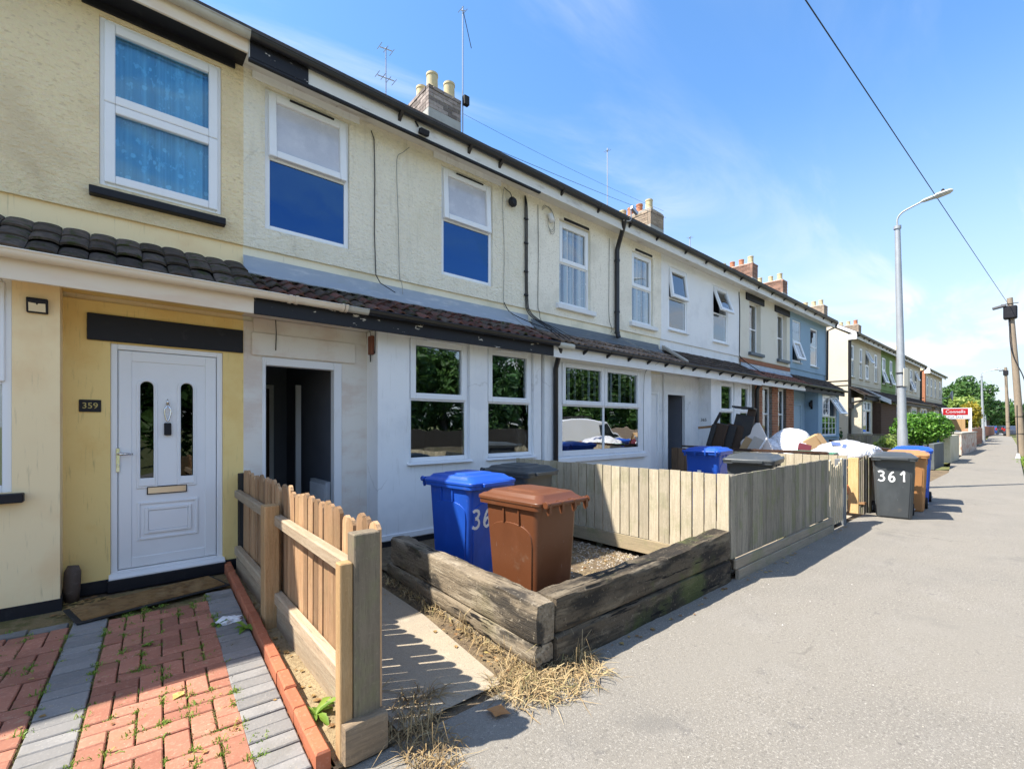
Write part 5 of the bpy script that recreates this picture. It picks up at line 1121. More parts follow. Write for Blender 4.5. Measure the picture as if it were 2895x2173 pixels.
    if number:
        txt, size, cz = number; u = size*.9*len(txt)/2*.95 + (nfrac-.6)
        for i, ch in enumerate(txt):
            for st in DIG[ch]:
                pts = []
                for (a, b_) in (spline([(p[0], p[1], 0) for p in st], 5) and [(q.x, q.y) for q in spline([(p[0], p[1], 0) for p in st], 5)]):
                    xx = u - (i*.86 + a*.62)*size; z = cz + b_*size
                    pts.append((xx, cyy(z)+wd(z)[1]/2+.0095, z))
                q = MB(); q.ribbon(pts, [.021*size/.13*R.uniform(.85,1.2) for _ in pts], (0,1,0)); q.build('painted_number', paint_w, t)
    return t
wheelie_bin('blue wheelie bin with painted numerals 36, beside the brown bin inside the sleepers', 'blue', (2.60, 3.62, .0), 187, W=.56, D=.67, number=('36', .16, .58), nfrac=.68)
wheelie_bin('small brown wheelie bin with its handle towards the pavement, inside the sleepers', 'brown', (2.47, 2.625, .0), 3, W=.49, D=.65, H=1.02)
wheelie_bin('black wheelie bin under the white bay window behind the blue bin', 'dark', (3.58, 3.97, .0), 188, W=.55, D=.66)
wheelie_bin('blue wheelie bin turned backwards in the fenced bin yard', 'blue', (7.60, 3.72, .05), -82, H=1.10)
q = bpy.data.objects['wheelie_bin.003']
for a, b, w_, h_ in ((.02, .60, .13, .035), (-.03, .665, .06, .05), (.06, .55, .09, .02)):
    mb = MB(); mb.box(a-w_/2, a+w_/2, -.345, -.333, b, b+h_); mb.build('white_mark', paint_w, q)  # small white marks on the back of the bin
wheelie_bin('large grey wheelie bin with silvery lid in the fenced bin yard', 'dark', (6.52, 2.56, .05), 100, W=.59, D=.74, H=1.08)
wheelie_bin('black wheelie bin with 361 painted in white, alone on the pavement edge', 'dark', (9.74, 1.64, 0), 101, number=('361', .155, .60), W=.56)
wheelie_bin('faded brown wheelie bin behind the bin marked 361', 'orange', (10.75, 1.63, 0), 97, W=.60)
wheelie_bin('blue wheelie bin furthest back in the pavement group', 'blue', (11.80, 1.70, 0), 97, H=1.10)
for k, (x, y, c, lb) in enumerate(((33.0, 3.6, 'blue', 'blue wheelie bin behind the garden wall below the sale board'), (34.6, 3.4, 'dark', 'grey wheelie bin behind the garden wall below the sale board'))):
    wheelie_bin(lb, c, (x, y, .1), 80, H=1.12, W=.66, D=.8)
# ================================================================== rubbish in the yard
def blob(mb, c, r, seed, n=22, k=14, amp=.12, flat=.0, fold=.03):
    rr = random.Random(seed); ph = [(rr.uniform(0,6.28), rr.uniform(0,6.28), rr.randint(1,5), rr.randint(1,5)) for _ in range(9)]
    rings = []
    for i in range(k+1):
        th = math.pi*i/k; ring = []
        for j in range(n):
            a = 2*math.pi*j/n; d = 1
            for q, (p1, p2, f1, f2) in enumerate(ph): d += amp/(1+q*.4)*math.sin(f1*a+p1)*math.sin(f2*th+p2)
            d += fold*math.sin(a*7+3*math.sin(th*3))*math.sin(th)
            z = -math.cos(th)
            if flat: z = max(z, -flat)
            ring.append((c[0]+r[0]*d*math.sin(th)*math.cos(a), c[1]+r[1]*d*math.sin(th)*math.sin(a), c[2]+r[2]*(z*(1+(d-1)*.6))))
        rings.append(ring)
    mb.loft(rings)
bagm = M('white_plastic_sack', (.80,.80,.83), .45, (('n',3,I3,(.72,.73,.78),.45,.7,.5),), (('n',5,I3,.8,.10), ('n',13,(1,1,.6),.9,.05), ('w',6,I3,.5,.03)), spec=.45)
bagb = M('blue_print', (.10,.14,.30), .5)
blkb = M('black_bag', (.02,.02,.022), .35, (), (('n',8,I3,.6,.05),), spec=.5)
darkw = wood('dark_varnished_wood', (.055,.028,.016), (.035,.02,.013), 'Z', rough=.4, crack=.3)
darkp = M('dark_panel', (.03,.03,.032), .5, (('n',6,I3,(.05,.045,.04),.45,.7,.6),))
rawp = wood('raw_plank', (.34,.19,.09), (.25,.13,.06), 'Y')
card = M('cardboard', (.44,.29,.15), .9, (('n',4,I3,(.38,.25,.13),.4,.7,.6),))
whiteb = M('white_chipboard', (.66,.60,.55), .6, (('n',3,I3,(.58,.52,.47),.4,.7,.6),))
t = thing('scrap_timber_heap', 'heap of broken boards and timber filling the yard behind the pale fence', 'timber heap', (10.6, 3.4, 0))
for k in range(34):
    mb = MB(); zc = .06+.85*R.random()**1.0; mb.obox((R.uniform(9.4,12.4), R.uniform(2.7,4.3), zc*.95), (R.uniform(.9,1.9), R.uniform(.07,.22), R.uniform(.02,.05)), (R.uniform(-.15,.15), R.uniform(-.12,.12), R.uniform(0,3.14)))
    mb.build('plank', [rawp, darkw, w_grey][k % 3], t)
t = thing('board', 'long dark plank laid along the top of the pale dividing fence', 'plank', (9.1, 3.6, 1.0))
mb = MB(); mb.obox((9.13, 3.35, 1.025), (.10, 1.9, .045), (0, .1, .03)); mb.obox((9.15, 4.55, 1.05), (.22, .9, .03), (0, .1, -.06)); mb.build('plank', darkw, t, bevel=.004)
CH = thing('broken_cabinet', 'dark brown broken wardrobe panels leaning together above the fence', 'broken furniture', (9.9, 4.35, 0))
for k, (x, y, top, tl, w_, rz) in enumerate(((9.72,4.74,1.50,.30,.10,.2), (9.80,4.62,1.52,.28,.30,.25), (9.90,4.50,1.50,.27,.34,.2), (10.00,4.36,1.50,.24,.34,.3), (10.06,4.22,1.70,.24,.36,.2), (10.16,4.12,1.82,.22,.16,.3))):
    h = top/math.cos(tl)
    mb = MB(); mb.obox((x, y-.10, top/2), (.045, w_, h), (tl*.9, 0, rz)); p = mb.build('panel', darkw if k % 2 else darkp, CH, bevel=.006)
for q in range(5):
    mb = MB(); zz = .98+q*.115; mb.obox((9.955, 4.40-.23*(zz-.75), zz), (.05, .30, .095), (.24, 0, .3)); mb.build('drawer_front', darkp, CH, bevel=.012)
mb = MB(); mb.obox((10.15, 3.98, 1.86), (.35, .42, .035), (.12, .05, .2)); mb.obox((9.80, 4.42, 1.58), (.05, .05, .42), (.5, 0, 0)); mb.build('broken_top', darkp, CH, bevel=.004)
mb = MB(); mb.obox((9.86, 4.60, 1.46), (.05, .46, .05), (-.1, 0, .2)); mb.build('edge_strip', rawp, CH)
for o in CH.children: o.location.y += .20
t = thing('chipboard_sheet', 'pale leaning board with a picture frame and cardboard propped against it', 'board', (10.3, 4.05, 0))
mb = MB(); o_ = [(4.18,.85), (3.58,.85), (3.58,1.0), (3.89,1.545), (3.95,1.54), (4.22,1.14)]
k = len(o_); mb.add([(9.98+.25*(z-.85), y, z) for y, z in o_]+[(10.02+.25*(z-.85), y, z) for y, z in o_], [tuple(range(k)), tuple(range(k, 2*k))[::-1]]+[(q, k+q, k+(q+1)%k, (q+1)%k) for q in range(k)]); mb.build('sheet', whiteb, t)
mb = MB(); mb.obox((9.93, 3.98, 1.04), (.02, .34, .34), (.45, .1, .1)); mb.build('cardboard', card, t)
mb = MB(); mb.obox((9.90, 3.86, 1.10), (.02, .20, .30), (.45, .15, .1)); mb.build('picture_frame', M('silver_frame', (.42,.38,.33), .3), t, bevel=.004)
mb = MB(); mb.obox((9.90, 3.74, 1.08), (.02, .03, .36), (.5, .1, .1)); mb.build('white_strip', mt['white_paint'], t)
t = thing('rubble_sack', 'big bulging white plastic sack on the rubbish heap', 'sack', (11.0, 3.65, .8))
mb = MB(); blob(mb, (11.05, 3.62, .92), (.42, .50, .50), 4, n=30, k=20, amp=.08); blob(mb, (10.75, 3.86, .98), (.24, .30, .22), 9, amp=.12); blob(mb, (10.7, 3.40, .95), (.22, .28, .20), 12, amp=.12); mb.build('sack', bagm, t, smooth=True)
mb = MB(); mb.obox((10.53, 3.95, 1.06), (.012, .06, .05), (0, -.5, 0)); mb.obox((10.54, 3.86, 1.0), (.012, .05, .035), (0, -.5, 0)); mb.build('blue_print', bagb, t)
t = thing('rubble_sack', 'crumpled white sack with blue print lying on the heap beside the orange post', 'sack', (10.1, 2.45, .8))
mb = MB(); blob(mb, (10.25, 2.42, .98), (.42, .52, .22), 21, n=30, k=16, amp=.10, fold=.05); blob(mb, (10.0, 2.14, .97), (.22, .24, .15), 23, amp=.16, fold=.05); blob(mb, (10.15, 2.72, .93), (.3, .26, .13), 25, amp=.14); mb.build('sack', bagm, t, smooth=True)
mb = MB(); mb.obox((9.98, 2.50, 1.155), (.14, .14, .01), (.1, -.4, .3)); mb.obox((9.93, 2.36, 1.12), (.12, .06, .01), (.1, -.5, .1)); mb.build('blue_print', bagb, t)
t = thing('cardboard_box', 'open brown cardboard box tipped between the two white sacks', 'box', (11.0, 3.15, .9))
Mx = Matrix.Translation((10.9, 3.10, 1.06)) @ Matrix.Rotation(rad(25), 4, 'Z') @ Matrix.Rotation(rad(-32), 4, 'X')
mb = MB(); mb.M = Mx; rect_ring(mb, -.16, .16, -.20, .20, .008, -.16, .14); mb.box(-.16, .16, .14, .148, -.2, .2); mb.build('carton', card, t)
for sx in (-1, 1):
    mb = MB(); mb.M = Mx @ Matrix.Translation((sx*.15, -.16, 0)) @ Matrix.Rotation(sx*rad(50), 4, 'Z'); mb.box(-.07, .07, -.004, .004, -.19, .19); mb.build('flap', card, t)
t = thing('sheet_of_card', 'green edged tray lying flat behind the pale fence top', 'tray', (9.6, 2.75, .95))
mb = MB(); mb.obox((9.75, 2.80, 1.0), (.8, .75, .02), (0, 0, .1)); mb.build('tray', M('green_plastic', (.07,.22,.13), .5), t)
t = thing('timber_pile', 'reddish brown timber offcuts piled in front of the blue house', 'timber pile', (13.5, 4, 0))
for k in range(16):
    mb = MB(); mb.obox((R.uniform(13.0,15.5), R.uniform(3.2,4.6), R.uniform(.5,1.0)), (R.uniform(.8,1.6), R.uniform(.08,.2), R.uniform(.03,.08)), (R.uniform(-.1,.1), R.uniform(-.15,.15), R.uniform(1.0,2.2))); mb.build('plank', [rawp, darkw][k % 2], t)
for k in range(8):
    mb = MB(); mb.obox((R.uniform(13.2,15.2), R.uniform(3.3,4.4), .25), (1.4, .2, .45), (0, 0, R.uniform(1,2))); mb.build('plank', rawp, t)
t = thing('broken_board_heap', 'orange brown splintered boards behind the black bin marked 361', 'board heap', (12.2, 2.6, 0))
for k in range(22):
    mb = MB(); mb.obox((R.uniform(11.2,13.2), R.uniform(2.3,3.0), .1+.85*R.random()), (R.uniform(.5,1.2), R.uniform(.06,.2), R.uniform(.02,.05)), (R.uniform(-.2,.2), R.uniform(-.2,.2), R.uniform(0,3))); mb.build('plank', wood('splintered_wood', (.48,.26,.10), (.36,.18,.07), 'X') if k == 0 else bpy.data.materials['splintered_wood'], t)
t = thing('dark_sack', 'grey dust sheet bundled behind the crumpled white sack', 'dust sheet', (13.0, 2.9, .8))
mb = MB(); blob(mb, (13.2, 3.1, .80), (.9, .5, .34), 31, amp=.1); mb.build('sack', M('grey_sheet', (.33,.34,.36), .6, (), (('n',6,I3,.5,.05),)), t, smooth=True)
t = thing('maroon_box', 'crushed maroon carton under the tipped cardboard box', 'carton', (10.7, 3.2, .8))
mb = MB(); mb.obox((10.62, 3.22, 1.0), (.25, .22, .16), (.3, .4, .5)); mb.build('carton', M('maroon_card', (.12,.02,.03), .6), t, bevel=.006)
t = thing('refuse_bag', 'knotted black refuse bag on the heap between cabinet and white sack', 'refuse bag', (10.6, 4.1, .8))
mb = MB(); blob(mb, (10.75, 4.15, .92), (.28, .26, .20), 44, amp=.14, fold=.06); blob(mb, (10.75, 4.15, 1.12), (.05, .05, .07), 45, n=10, k=6, amp=.1); mb.build('bag', blkb, t, smooth=True)
t = thing('orange_tub', 'small orange plastic tub in the gap beside the gate post', 'tub', (9.62, 2.35, 0))
mb = MB(); mb.lathe([(.08, 0), (.11, .42), (.115, .46)], (9.60, 2.34, 0), 12); mb.build('tub', M('orange_plastic', (.75,.13,.03), .4), t, smooth='auto')

# ================================================================== walls, hedge, sign, lamp posts, poles
def wall_block(name, label, x0, x1, y0, y1, z, m, cap=None, cat='garden wall'):
    t = thing(name, label, cat, ((x0+x1)/2, (y0+y1)/2, 0)); mb = MB(); mb.box(x0, x1, y0, y1, 0, z); w = mb.build('wall', m, t, bevel=.01)
    if cap: c = MB(); c.box(x0-.03, x1+.03, y0-.03, y1+.03, z, z+.07); c.build('coping', cap, t, bevel=.012)
    return t
slate_w = M('dark_render', (.10,.115,.12), .8, (('n',2,I3,(.15,.16,.15),.4,.7,.7), ('n',6,I3,(.08,.11,.06),.55,.75,.5)), coord='World')
rend_w = M('stained_render', (.60,.55,.42), .9, (('n',1.6,I3,(.50,.44,.28),.42,.68,.8), ('n',3,STREAK,(.28,.30,.18),.55,.75,.6)), (('n',20,I3,.3,.01),), coord='World')
flaked = M('flaking_render', (.62,.54,.46), .9, (('n',4,I3,(.42,.17,.09),.52,.58,.9), ('n',7,I3,(.5,.44,.36),.45,.7,.5)), (('n',20,I3,.4,.02),), coord='World')
wall_block('garden_wall', 'dark grey rendered front wall before the round hedge', 20.7, 22.9, 2.42, 2.56, .87, slate_w)
wall_block('garden_wall', 'stained cream rendered wall end beyond the dark grey wall', 25.0, 27.8, 2.45, 2.78, 1.08, rend_w)
wall_block('garden_wall', 'flaking cream wall showing red brick, behind the sale board', 31.6, 39.2, 2.7, 3.2, 1.05, flaked, mt['mortar'])
t = thing('gate_pillar', 'red brown rounded gate pillar right of the sale board post', 'pillar', (41.3, 3.1, 0))
mb = MB(); mb.lathe([(.30, 0), (.30, 1.0), (.26, 1.15), (.14, 1.25), (.02, 1.27)], (41.3, 3.25, 0), 14); mb.build('pillar', mt['brick_red'], t, smooth='auto')
BW = thing('brick_garden_wall', 'orange brick garden wall beneath the golden shrub', 'garden wall', (49, 3.6, 0))
mb = MB(); mb.box(44.0, 53.2, 3.35, 3.75, 0, 1.25); w = mb.build('wall', mt['mortar'], BW)
bq = MB(); bq.box(0, .22, 0, .1, 0, .065); q1 = bq.mesh('brick', mt['brick_red'])
for k in range(15):
    for j in range(2): piece('brick', q1, w, (43.985, 3.35+.005+j*.2, .06+k*.077), (0,0,0), (.3, 1.85, 1))
for k in range(8):
    mb = MB(); mb.box(43.99, 53.21, 3.335, 3.349, .05+k*.15, .05+k*.15+.135); mb.build('brick_course', mt['brick_red'], BW)
wall_block('garden_wall', 'low red brick wall behind the far lamp posts', 56.0, 66.0, 3.9, 4.2, 1.2, mt['brick_red'])
wall_block('garden_wall', 'dark brick wall under the far trees', 70.0, 104.0, 5.2, 5.5, 1.3, mt['brick_red'])
GF = thing('board_fence', 'low grey board fence below the sunlit blank gable', 'fence', (23.6, 4.3, 0))
board_run(GF, 'Y', 23.55, 3.9, 5.5, .05, 1.08, .15, w_grey)
mb = MB(); mb.box(23.53, 23.62, 3.9, 5.5, 1.10, 1.13); mb.build('coping', w_grey, GF)
t = thing('wooden_shed_side', 'tan boarded fence panel behind the sale board', 'fence', (43, 4.6, 0))
board_run(t, 'Y', 43.0, 3.5, 5.5, .1, 2.0, .2, M('tan_fence', (.42,.27,.13), .8))
# foliage ------------------------------------------------------------------
def leaves(mb, c, r, n, size, seed, shell=.35, up=.2, aspect=1.5, lumps=14, lump=.35, maxr=1.25):
    rr = random.Random(seed); cs = []
    for _ in range(lumps):
        while True:
            v = Vector((rr.uniform(-1,1), rr.uniform(-1,1), rr.uniform(-1,1)))
            if .35 < v.length < 1: break
        cs.append((v*.78, rr.uniform(.7,1.25)*lump))
    cs.append((Vector((0,0,0)), .62))
    for _ in range(n):
        cc, cr = cs[rr.randrange(len(cs))]
        v = Vector((rr.gauss(0,1), rr.gauss(0,1), rr.gauss(0,1))).normalized()
        p = cc + v*cr*(1-shell*rr.random()**1.5)
        if p.length > maxr: continue
        P = Vector((c[0]+p.x*r[0], c[1]+p.y*r[1], c[2]+p.z*r[2]))
        nrm = (v + Vector((rr.gauss(0,.6), rr.gauss(0,.6), rr.gauss(0,.6)+up))).normalized()
        t = nrm.orthogonal().normalized(); t = Quaternion(nrm, rr.uniform(0, 6.28)) @ t; b = nrm.cross(t)
        s = size*rr.uniform(.6,1.3); a = s*aspect
        mb.add([P-t*a*.5, P+b*s*.38+nrm*s*.08, P+t*a*.5, P-b*s*.38+nrm*s*.08], [(0,1,2,3)])
lf_hedge = leafmat('hedge_leaf', [(.03,.09,.012), (.07,.19,.02), (.12,.28,.035), (.24,.44,.08)], .35, .3)
lf_dark = leafmat('tree_leaf_dark', [(.018,.05,.012), (.03,.085,.018), (.05,.12,.025)], .5, .25)
lf_mid = leafmat('tree_leaf', [(.03,.08,.015), (.06,.14,.03), (.10,.19,.04)], .5, .3)
lf_gold = leafmat('golden_leaf', [(.28,.22,.02), (.45,.36,.03), (.20,.20,.03)], .5, .35)
lf_lime = leafmat('lime_leaf', [(.20,.30,.05), (.34,.42,.10), (.12,.22,.04)], .5, .35)
bark = M('bark', (.10,.08,.06), .95, (('n',8,(1,1,.3),(.06,.05,.04),.4,.7,.7),), (('n',12,(1,1,.3),.8,.04),), coord='World')
t = thing('round_hedge', 'clipped rounded hedge of glossy bright green leaves behind the lamp post', 'hedge', (24.8, 3.3, 0))
mb = MB(); leaves(mb, (24.7, 3.3, 1.36), (.98, .98, .68), 13000, .08, 5, shell=.3, lumps=60, lump=.42, maxr=1.03); mb.build('foliage', lf_hedge, t)
mb = MB(); mb.tube([(24.7, 3.3, 0), (24.75, 3.3, .7), (24.7, 3.3, 1.4)], [.07,.06,.03], 8); mb.build('trunk', bark, t)
t = thing('yellow_shrub', 'low yellow green shrub in front of the brown brick porch', 'shrub', (20.6, 3.6, 0))
mb = MB(); leaves(mb, (20.4, 3.65, .78), (.85, .75, .42), 1500, .07, 8, lumps=10); mb.build('foliage', lf_lime, t)
mb = MB(); mb.tube([(20.4, 3.65, 0), (20.4, 3.65, .7)], .03, 6); mb.build('stem', bark, t)
t = thing('climbing_plant', 'dark leafy climber on the corner of the blue house', 'climber', (21.1, 5.3, 0))
mb = MB(); leaves(mb, (21.1, 5.35, .85), (.25, .3, .8), 260, .10, 18, lumps=9); mb.build('foliage', lf_dark, t)
mb = MB(); mb.tube([(21.0, 5.4, 0), (21.05, 5.4, 1.5)], .02, 6); mb.build('stem', bark, t)
def tree(label, c, h, r, m, n, size, seed, name='tree', trunk=.3, group='trees at the end of the street', low=.28):
    t = thing(name, label, 'tree', (c[0], c[1], 0), group=group)
    mb = MB(); rr = random.Random(seed)
    mb.tube([(c[0], c[1], -.14), (c[0]+.1, c[1], h*.3), (c[0]+.2, c[1]+.1, h*.6), (c[0], c[1], h*.85)], [trunk, trunk*.8, trunk*.5, trunk*.1], 9)
    for k in range(6):
        a = rr.uniform(0, 6.28); z = h*rr.uniform(.3,.55); mb.tube([(c[0]+.1, c[1], z), (c[0]+r[0]*.4*math.cos(a), c[1]+r[1]*.4*math.sin(a), z+h*.18), (c[0]+r[0]*.75*math.cos(a), c[1]+r[1]*.75*math.sin(a), z+h*.28)], [trunk*.4, trunk*.25, .03], 6)
    mb.build('trunk', bark, t, smooth='auto')
    mb = MB(); leaves(mb, (c[0], c[1], h*(low+1)/2), (r[0], r[1], h*(1-low)/2), n, size, seed, shell=.5, lumps=26, lump=.36); mb.build('crown', m, t)
    return t
tree('big dark green tree rising beyond the last terrace', (95, 7.9, 0), 8.7, (4.2, 3.8), lf_mid, 5200, .36, 41)
tree('broad dark tree just right of the big crown', (121, 6.9, 0), 6.9, (3.2, 2.2), lf_dark, 3200, .32, 42, low=.30)
tree('dark tree above the far parked cars', (132, 9.6, 0), 6.6, (5.0, 3.6), lf_dark, 3000, .55, 43, low=.04)
tree('low green tree between the far lamp post and wooden pole', (152, 6.2, 0), 7.0, (6, 4.5), lf_mid, 3200, .7, 44, low=.04)
tree('green tree furthest to the right behind the wooden poles', (152, -1.0, 0), 7.2, (6, 4.5), lf_mid, 2600, .7, 45, low=.04)
tree('dark tree closing the end of the road', (175, 4, 0), 8.0, (8, 6), lf_dark, 2600, .8, 46, low=.04)
tree('small golden shrub glowing behind the orange brick wall', (51, 3.85, 0), 3.3, (1.9, .9), lf_gold, 1800, .16, 47, name='golden_shrub', trunk=.08, low=.3)
tree('green garden tree behind the golden shrub', (60, 4.9, 0), 4.4, (2.8, 1.4), lf_lime, 2200, .24, 48, name='garden_tree', trunk=.12)
tree('dark garden shrub by the far lamp posts', (69, 5.2, 0), 4.2, (3.0, 1.2), lf_mid, 1500, .24, 49, name='garden_tree', trunk=.1, low=.2)
mb = MB(); rr = random.Random(5)
for k in range(26): leaves(mb, (200+rr.uniform(-8,30), -30+k*3.2, 2.6), (5, 4.5, 3.8), 420, 1.1, 500+k, shell=.5, lumps=10, lump=.45)
o = mb.build('far_wood', lf_mid); o['kind'] = 'stuff'
# hedge and trees across the road, seen in the windows
across = ['pale green', 'dark green', 'mid green']
for k in range(14):
    x = (11+k*3.5) if k < 13 else 1.4+R.uniform(-.5,.5); hh = 6.4+R.uniform(-.4,.5); c = (x, -11.6+R.uniform(-.4,.4))
    t = thing('hedge_tree', across[k % 3]+' bushy tree in the dense row across the road, mirrored in the windows', 'tree', (c[0], c[1], 0), group='trees across the road')
    mb = MB(); mb.tube([(c[0], c[1], -.14), (c[0], c[1], hh*.7)], [.16, .06], 8); mb.build('trunk', bark, t)
    mb = MB(); leaves(mb, (c[0], c[1], hh/2+.1), (2.6, 1.5, hh/2+.2), 5600, .24, 60+k, shell=.35, lumps=44, lump=.30); mb.build('crown', [lf_mid, lf_mid, lf_dark][k % 3], t)
wall_block('board_fence', 'dark fence added across the road to darken the bay window reflections', 4, 21, -9.4, -9.3, 1.25, M('dark_reflection_fence', (.035,.03,.025), .9, coord='World'), cat='fence')  # added and coloured dark so the lower panes mirror something dark
wall_block('garden_wall', 'grey brown brick wall across the road behind the mirrored van', 21.2, 70, -9.5, -9.3, 1.3, mt['brick_stock'])
# estate agent's board -----------------------------------------------------
SG = thing('for_sale_board', 'red and white estate agent board on a white post over the garden wall', 'sale board', (38.6, 2.9, 0))
mb = MB(); mb.box(38.55, 38.68, 2.86, 2.99, 0, 2.52); mb.build('post', mt['white_paint'], SG)
bx = Vector((-.52, .854, 0)).normalized()      # the board runs from its post over the wall
br = Matrix((( -bx.x, 0, 0, 0), (-bx.y, 0, 0, 0), (0, 0, 1, 0), (0, 0, 0, 1)))
nb = Vector((-bx.y, bx.x, 0)); nb = nb if nb.x < 0 else -nb
BM = Matrix(((-bx.x, nb.x*-1, 0, 38.58+bx.x*.72+nb.x*.05), (-bx.y, nb.y*-1, 0, 2.92+bx.y*.72+nb.y*.05), (0, 0, 1, 2.19), (0, 0, 0, 1)))   # local x to the right as read, y away from the reader, z up
def bd(x0, x1, z0, z1, y0, y1, m, name):
    mb = MB(); mb.M = BM; mb.box(x0, x1, y0, y1, z0, z1); return mb.build(name, m, SG)
bd(-.68, .70, -.33, .33, 0, .03, mt['upvc'], 'panel')
bd(-.62, .58, -.09, .28, -.006, -.001, M('sign_red', (.55,.02,.025), .4), 'red_field')
bd(-.06, .06, -.12, -.09, -.006, -.001, bpy.data.materials['sign_red'], 'red_tab')
TM = BM @ Matrix.Translation((-.02, -.010, .10)) @ Matrix.Rotation(rad(90), 4, 'X')
put_text('Connells', .27, mt['upvc'], SG, TM, 'lettering')
put_text('FOR SALE', .18, M('sign_grey', (.42,.42,.44), .5), SG, BM @ Matrix.Translation((-.02, -.006, -.22)) @ Matrix.Rotation(rad(90), 4, 'X'), 'lettering')
# lamp posts -----------------------------------------------------------
galv = M('galvanised_steel', (.36,.38,.40), .5, (('n',4,I3,(.44,.46,.47),.4,.7,.7), ('n',2,STREAK,(.30,.31,.31),.5,.75,.6)), metal=.35, spec=.4)
def lamp_post(label, base, H, lean, arm, r0=.10, r1=.055, door=True):
    t = thing('street_lamp', label, 'street lamp', base, group='street lamps along the pavement')
    x, y, _ = base; tx, ty = x+lean[0], y+lean[1]
    q = lambda f, z: (x+(tx-x)*f, y+(ty-y)*f, z)
    mb = MB(); mb.tube([q(0, -.05), q(.0, 0), q(.22, H*.22), q(.23, H*.235), q(1, H)], [r0, r0, r0, r0*.88, r1], 14); p = mb.build('post', galv, t, smooth='auto')
    mb = MB(); mb.tube([q(1, H-.06), q(1, H+.01)], [r1*1.35, r1*1.35], 14); mb.build('collar', galv, t, smooth='auto')
    ax, ay = arm; mb = MB(); e = [(tx, ty, H), (tx, ty, H+.18), (tx+ax*.10, ty+ay*.10, H+.30), (tx+ax*.3, ty+ay*.3, H+.37), (tx+ax*.55, ty+ay*.55, H+.44)]
    mb.tube(spline(e, 5), .02, 8); mb.build('arm', galv, t, smooth=True)
    a = Vector((tx+ax*.50, ty+ay*.50, H+.435)); b = Vector((tx+ax*1.12, ty+ay*1.12, H+.50)); d = (b-a); s = Vector((-d.y, d.x, 0)).normalized()
    mb = MB(); rings = []
    for f, w_, hh in ((0, .03, .025), (.1, .05, .04), (.42, .06, .045), (.5, .10, .06), (.9, .09, .05), (1, .03, .02)):
        c = a+d*f; rings.append([tuple(c+s*(w_*math.cos(k*math.pi/5))+Vector((0,0,hh*math.sin(k*math.pi/5)))) for k in range(10)])
    mb.loft(rings); mb.build('lantern', M('lantern_grey', (.50,.50,.46), .4) if 'lantern_grey' not in bpy.data.materials else bpy.data.materials['lantern_grey'], t, smooth='auto')
    mb = MB(); c = a+d*.68; mb.lathe([(.03, 0), (.03, .05), (.015, .07)], (c.x, c.y, c.z+.04), 8); mb.build('light_sensor', mt['rubber'], t)
    if door:
        pl = MB(); f = .36; c = q(f, 2.55); pl.obox((c[0]-.06, c[1]-.085, 2.62), (.10, .02, .42), (0,0,rad(-35))); pl.build('number_plate', M('pale_plate', (.62,.58,.48), .5) if 'pale_plate' not in bpy.data.materials else bpy.data.materials['pale_plate'], t)
        for zz in (2.40, 2.72):
            s2 = MB(); c = q(zz/H, zz); s2.tube([(c[0], c[1], zz), (c[0], c[1], zz+.02)], [.097, .097], 14); s2.build('strap', mt['rubber'], t)
    return t
lamp_post('nearest grey street lamp post rising beside the wheelie bins', (14.2, 2.2, 0), 6.2, (-.10, .10), (0, -.86))
lamp_post('second grey lamp post by the orange brick wall', (55.3, 3.4, 0), 5.6, (0, .12), (0, -1), door=False, r0=.11)
lamp_post('third grey lamp post furthest along the pavement', (104, 6.1, 0), 6.2, (0, .3), (0, -1), door=False, r0=.14, r1=.09)
# telegraph poles
polem = wood('telegraph_pole_wood', (.30,.235,.17), (.22,.175,.13), 'Z', crack=.6)
def pole(label, base, H, lean, r0, r1):
    t = thing('telegraph_pole', label, 'telegraph pole', base, group='telegraph poles on the verge'); x, y, z0 = base
    mb = MB(); mb.tube([(x, y, z0-.1), (x+lean[0]*.5, y+lean[1]*.5, H*.5), (x+lean[0], y+lean[1], H)], [r0, (r0+r1)/2, r1], 14); mb.build('pole', polem, t, smooth='auto')
    tx, ty = x+lean[0], y+lean[1]
    mb = MB(); mb.box(tx-.26, tx+.20, ty-.26, ty+.22, H-1.05, H-.42); mb.build('terminal_box', mt['black_paint'], t, bevel=.05)
    mb = MB(); mb.obox((tx-.2, ty+.35, H-.42), (.2, .5, .13), (-.2, 0, 0)); mb.build('joint_cover', M('joint_grey', (.12,.12,.13), .6) if 'joint_grey' not in bpy.data.materials else bpy.data.materials['joint_grey'], t, bevel=.03)
    mb = MB(); mb.tube([(tx-.1, ty+.3, H-.3), (tx-.1, ty-.3, H-.3)], .02, 6); mb.build('cross_bar', mt['rubber'], t)
    mb = MB(); mb.tube(spline([(tx-.1, ty, H-1.0), (tx-.16, ty-.02, H-2.2), (tx-.12, ty-.15, H-3.0), (x+lean[0]*.4-.2, y-.1, H*.45), (x-.25, y-.05, 2.0)]), .022, 6); mb.build('riser_cable', mt['cable'], t)
    for zz in (1.9, 1.05):
        mb = MB(); mb.tube([(x+lean[0]*zz/H, y+lean[1]*zz/H, zz), (x+lean[0]*zz/H, y+lean[1]*zz/H, zz+.03)], r0*1.02, 14); mb.build('band', mt['rubber'], t)
    return t
pole('nearest wooden telegraph pole with a black box near its top', (33.9, .74, -.1), 7.8, (-.15, .42), .15, .105)
pole('second wooden telegraph pole further along the verge', (88.0, 3.15, -.1), 9.0, (0, .25), .19, .14)
t = thing('cable_guard', 'white footed stay leaning beside the nearest telegraph pole', 'stay', (30.8, .86, 0))
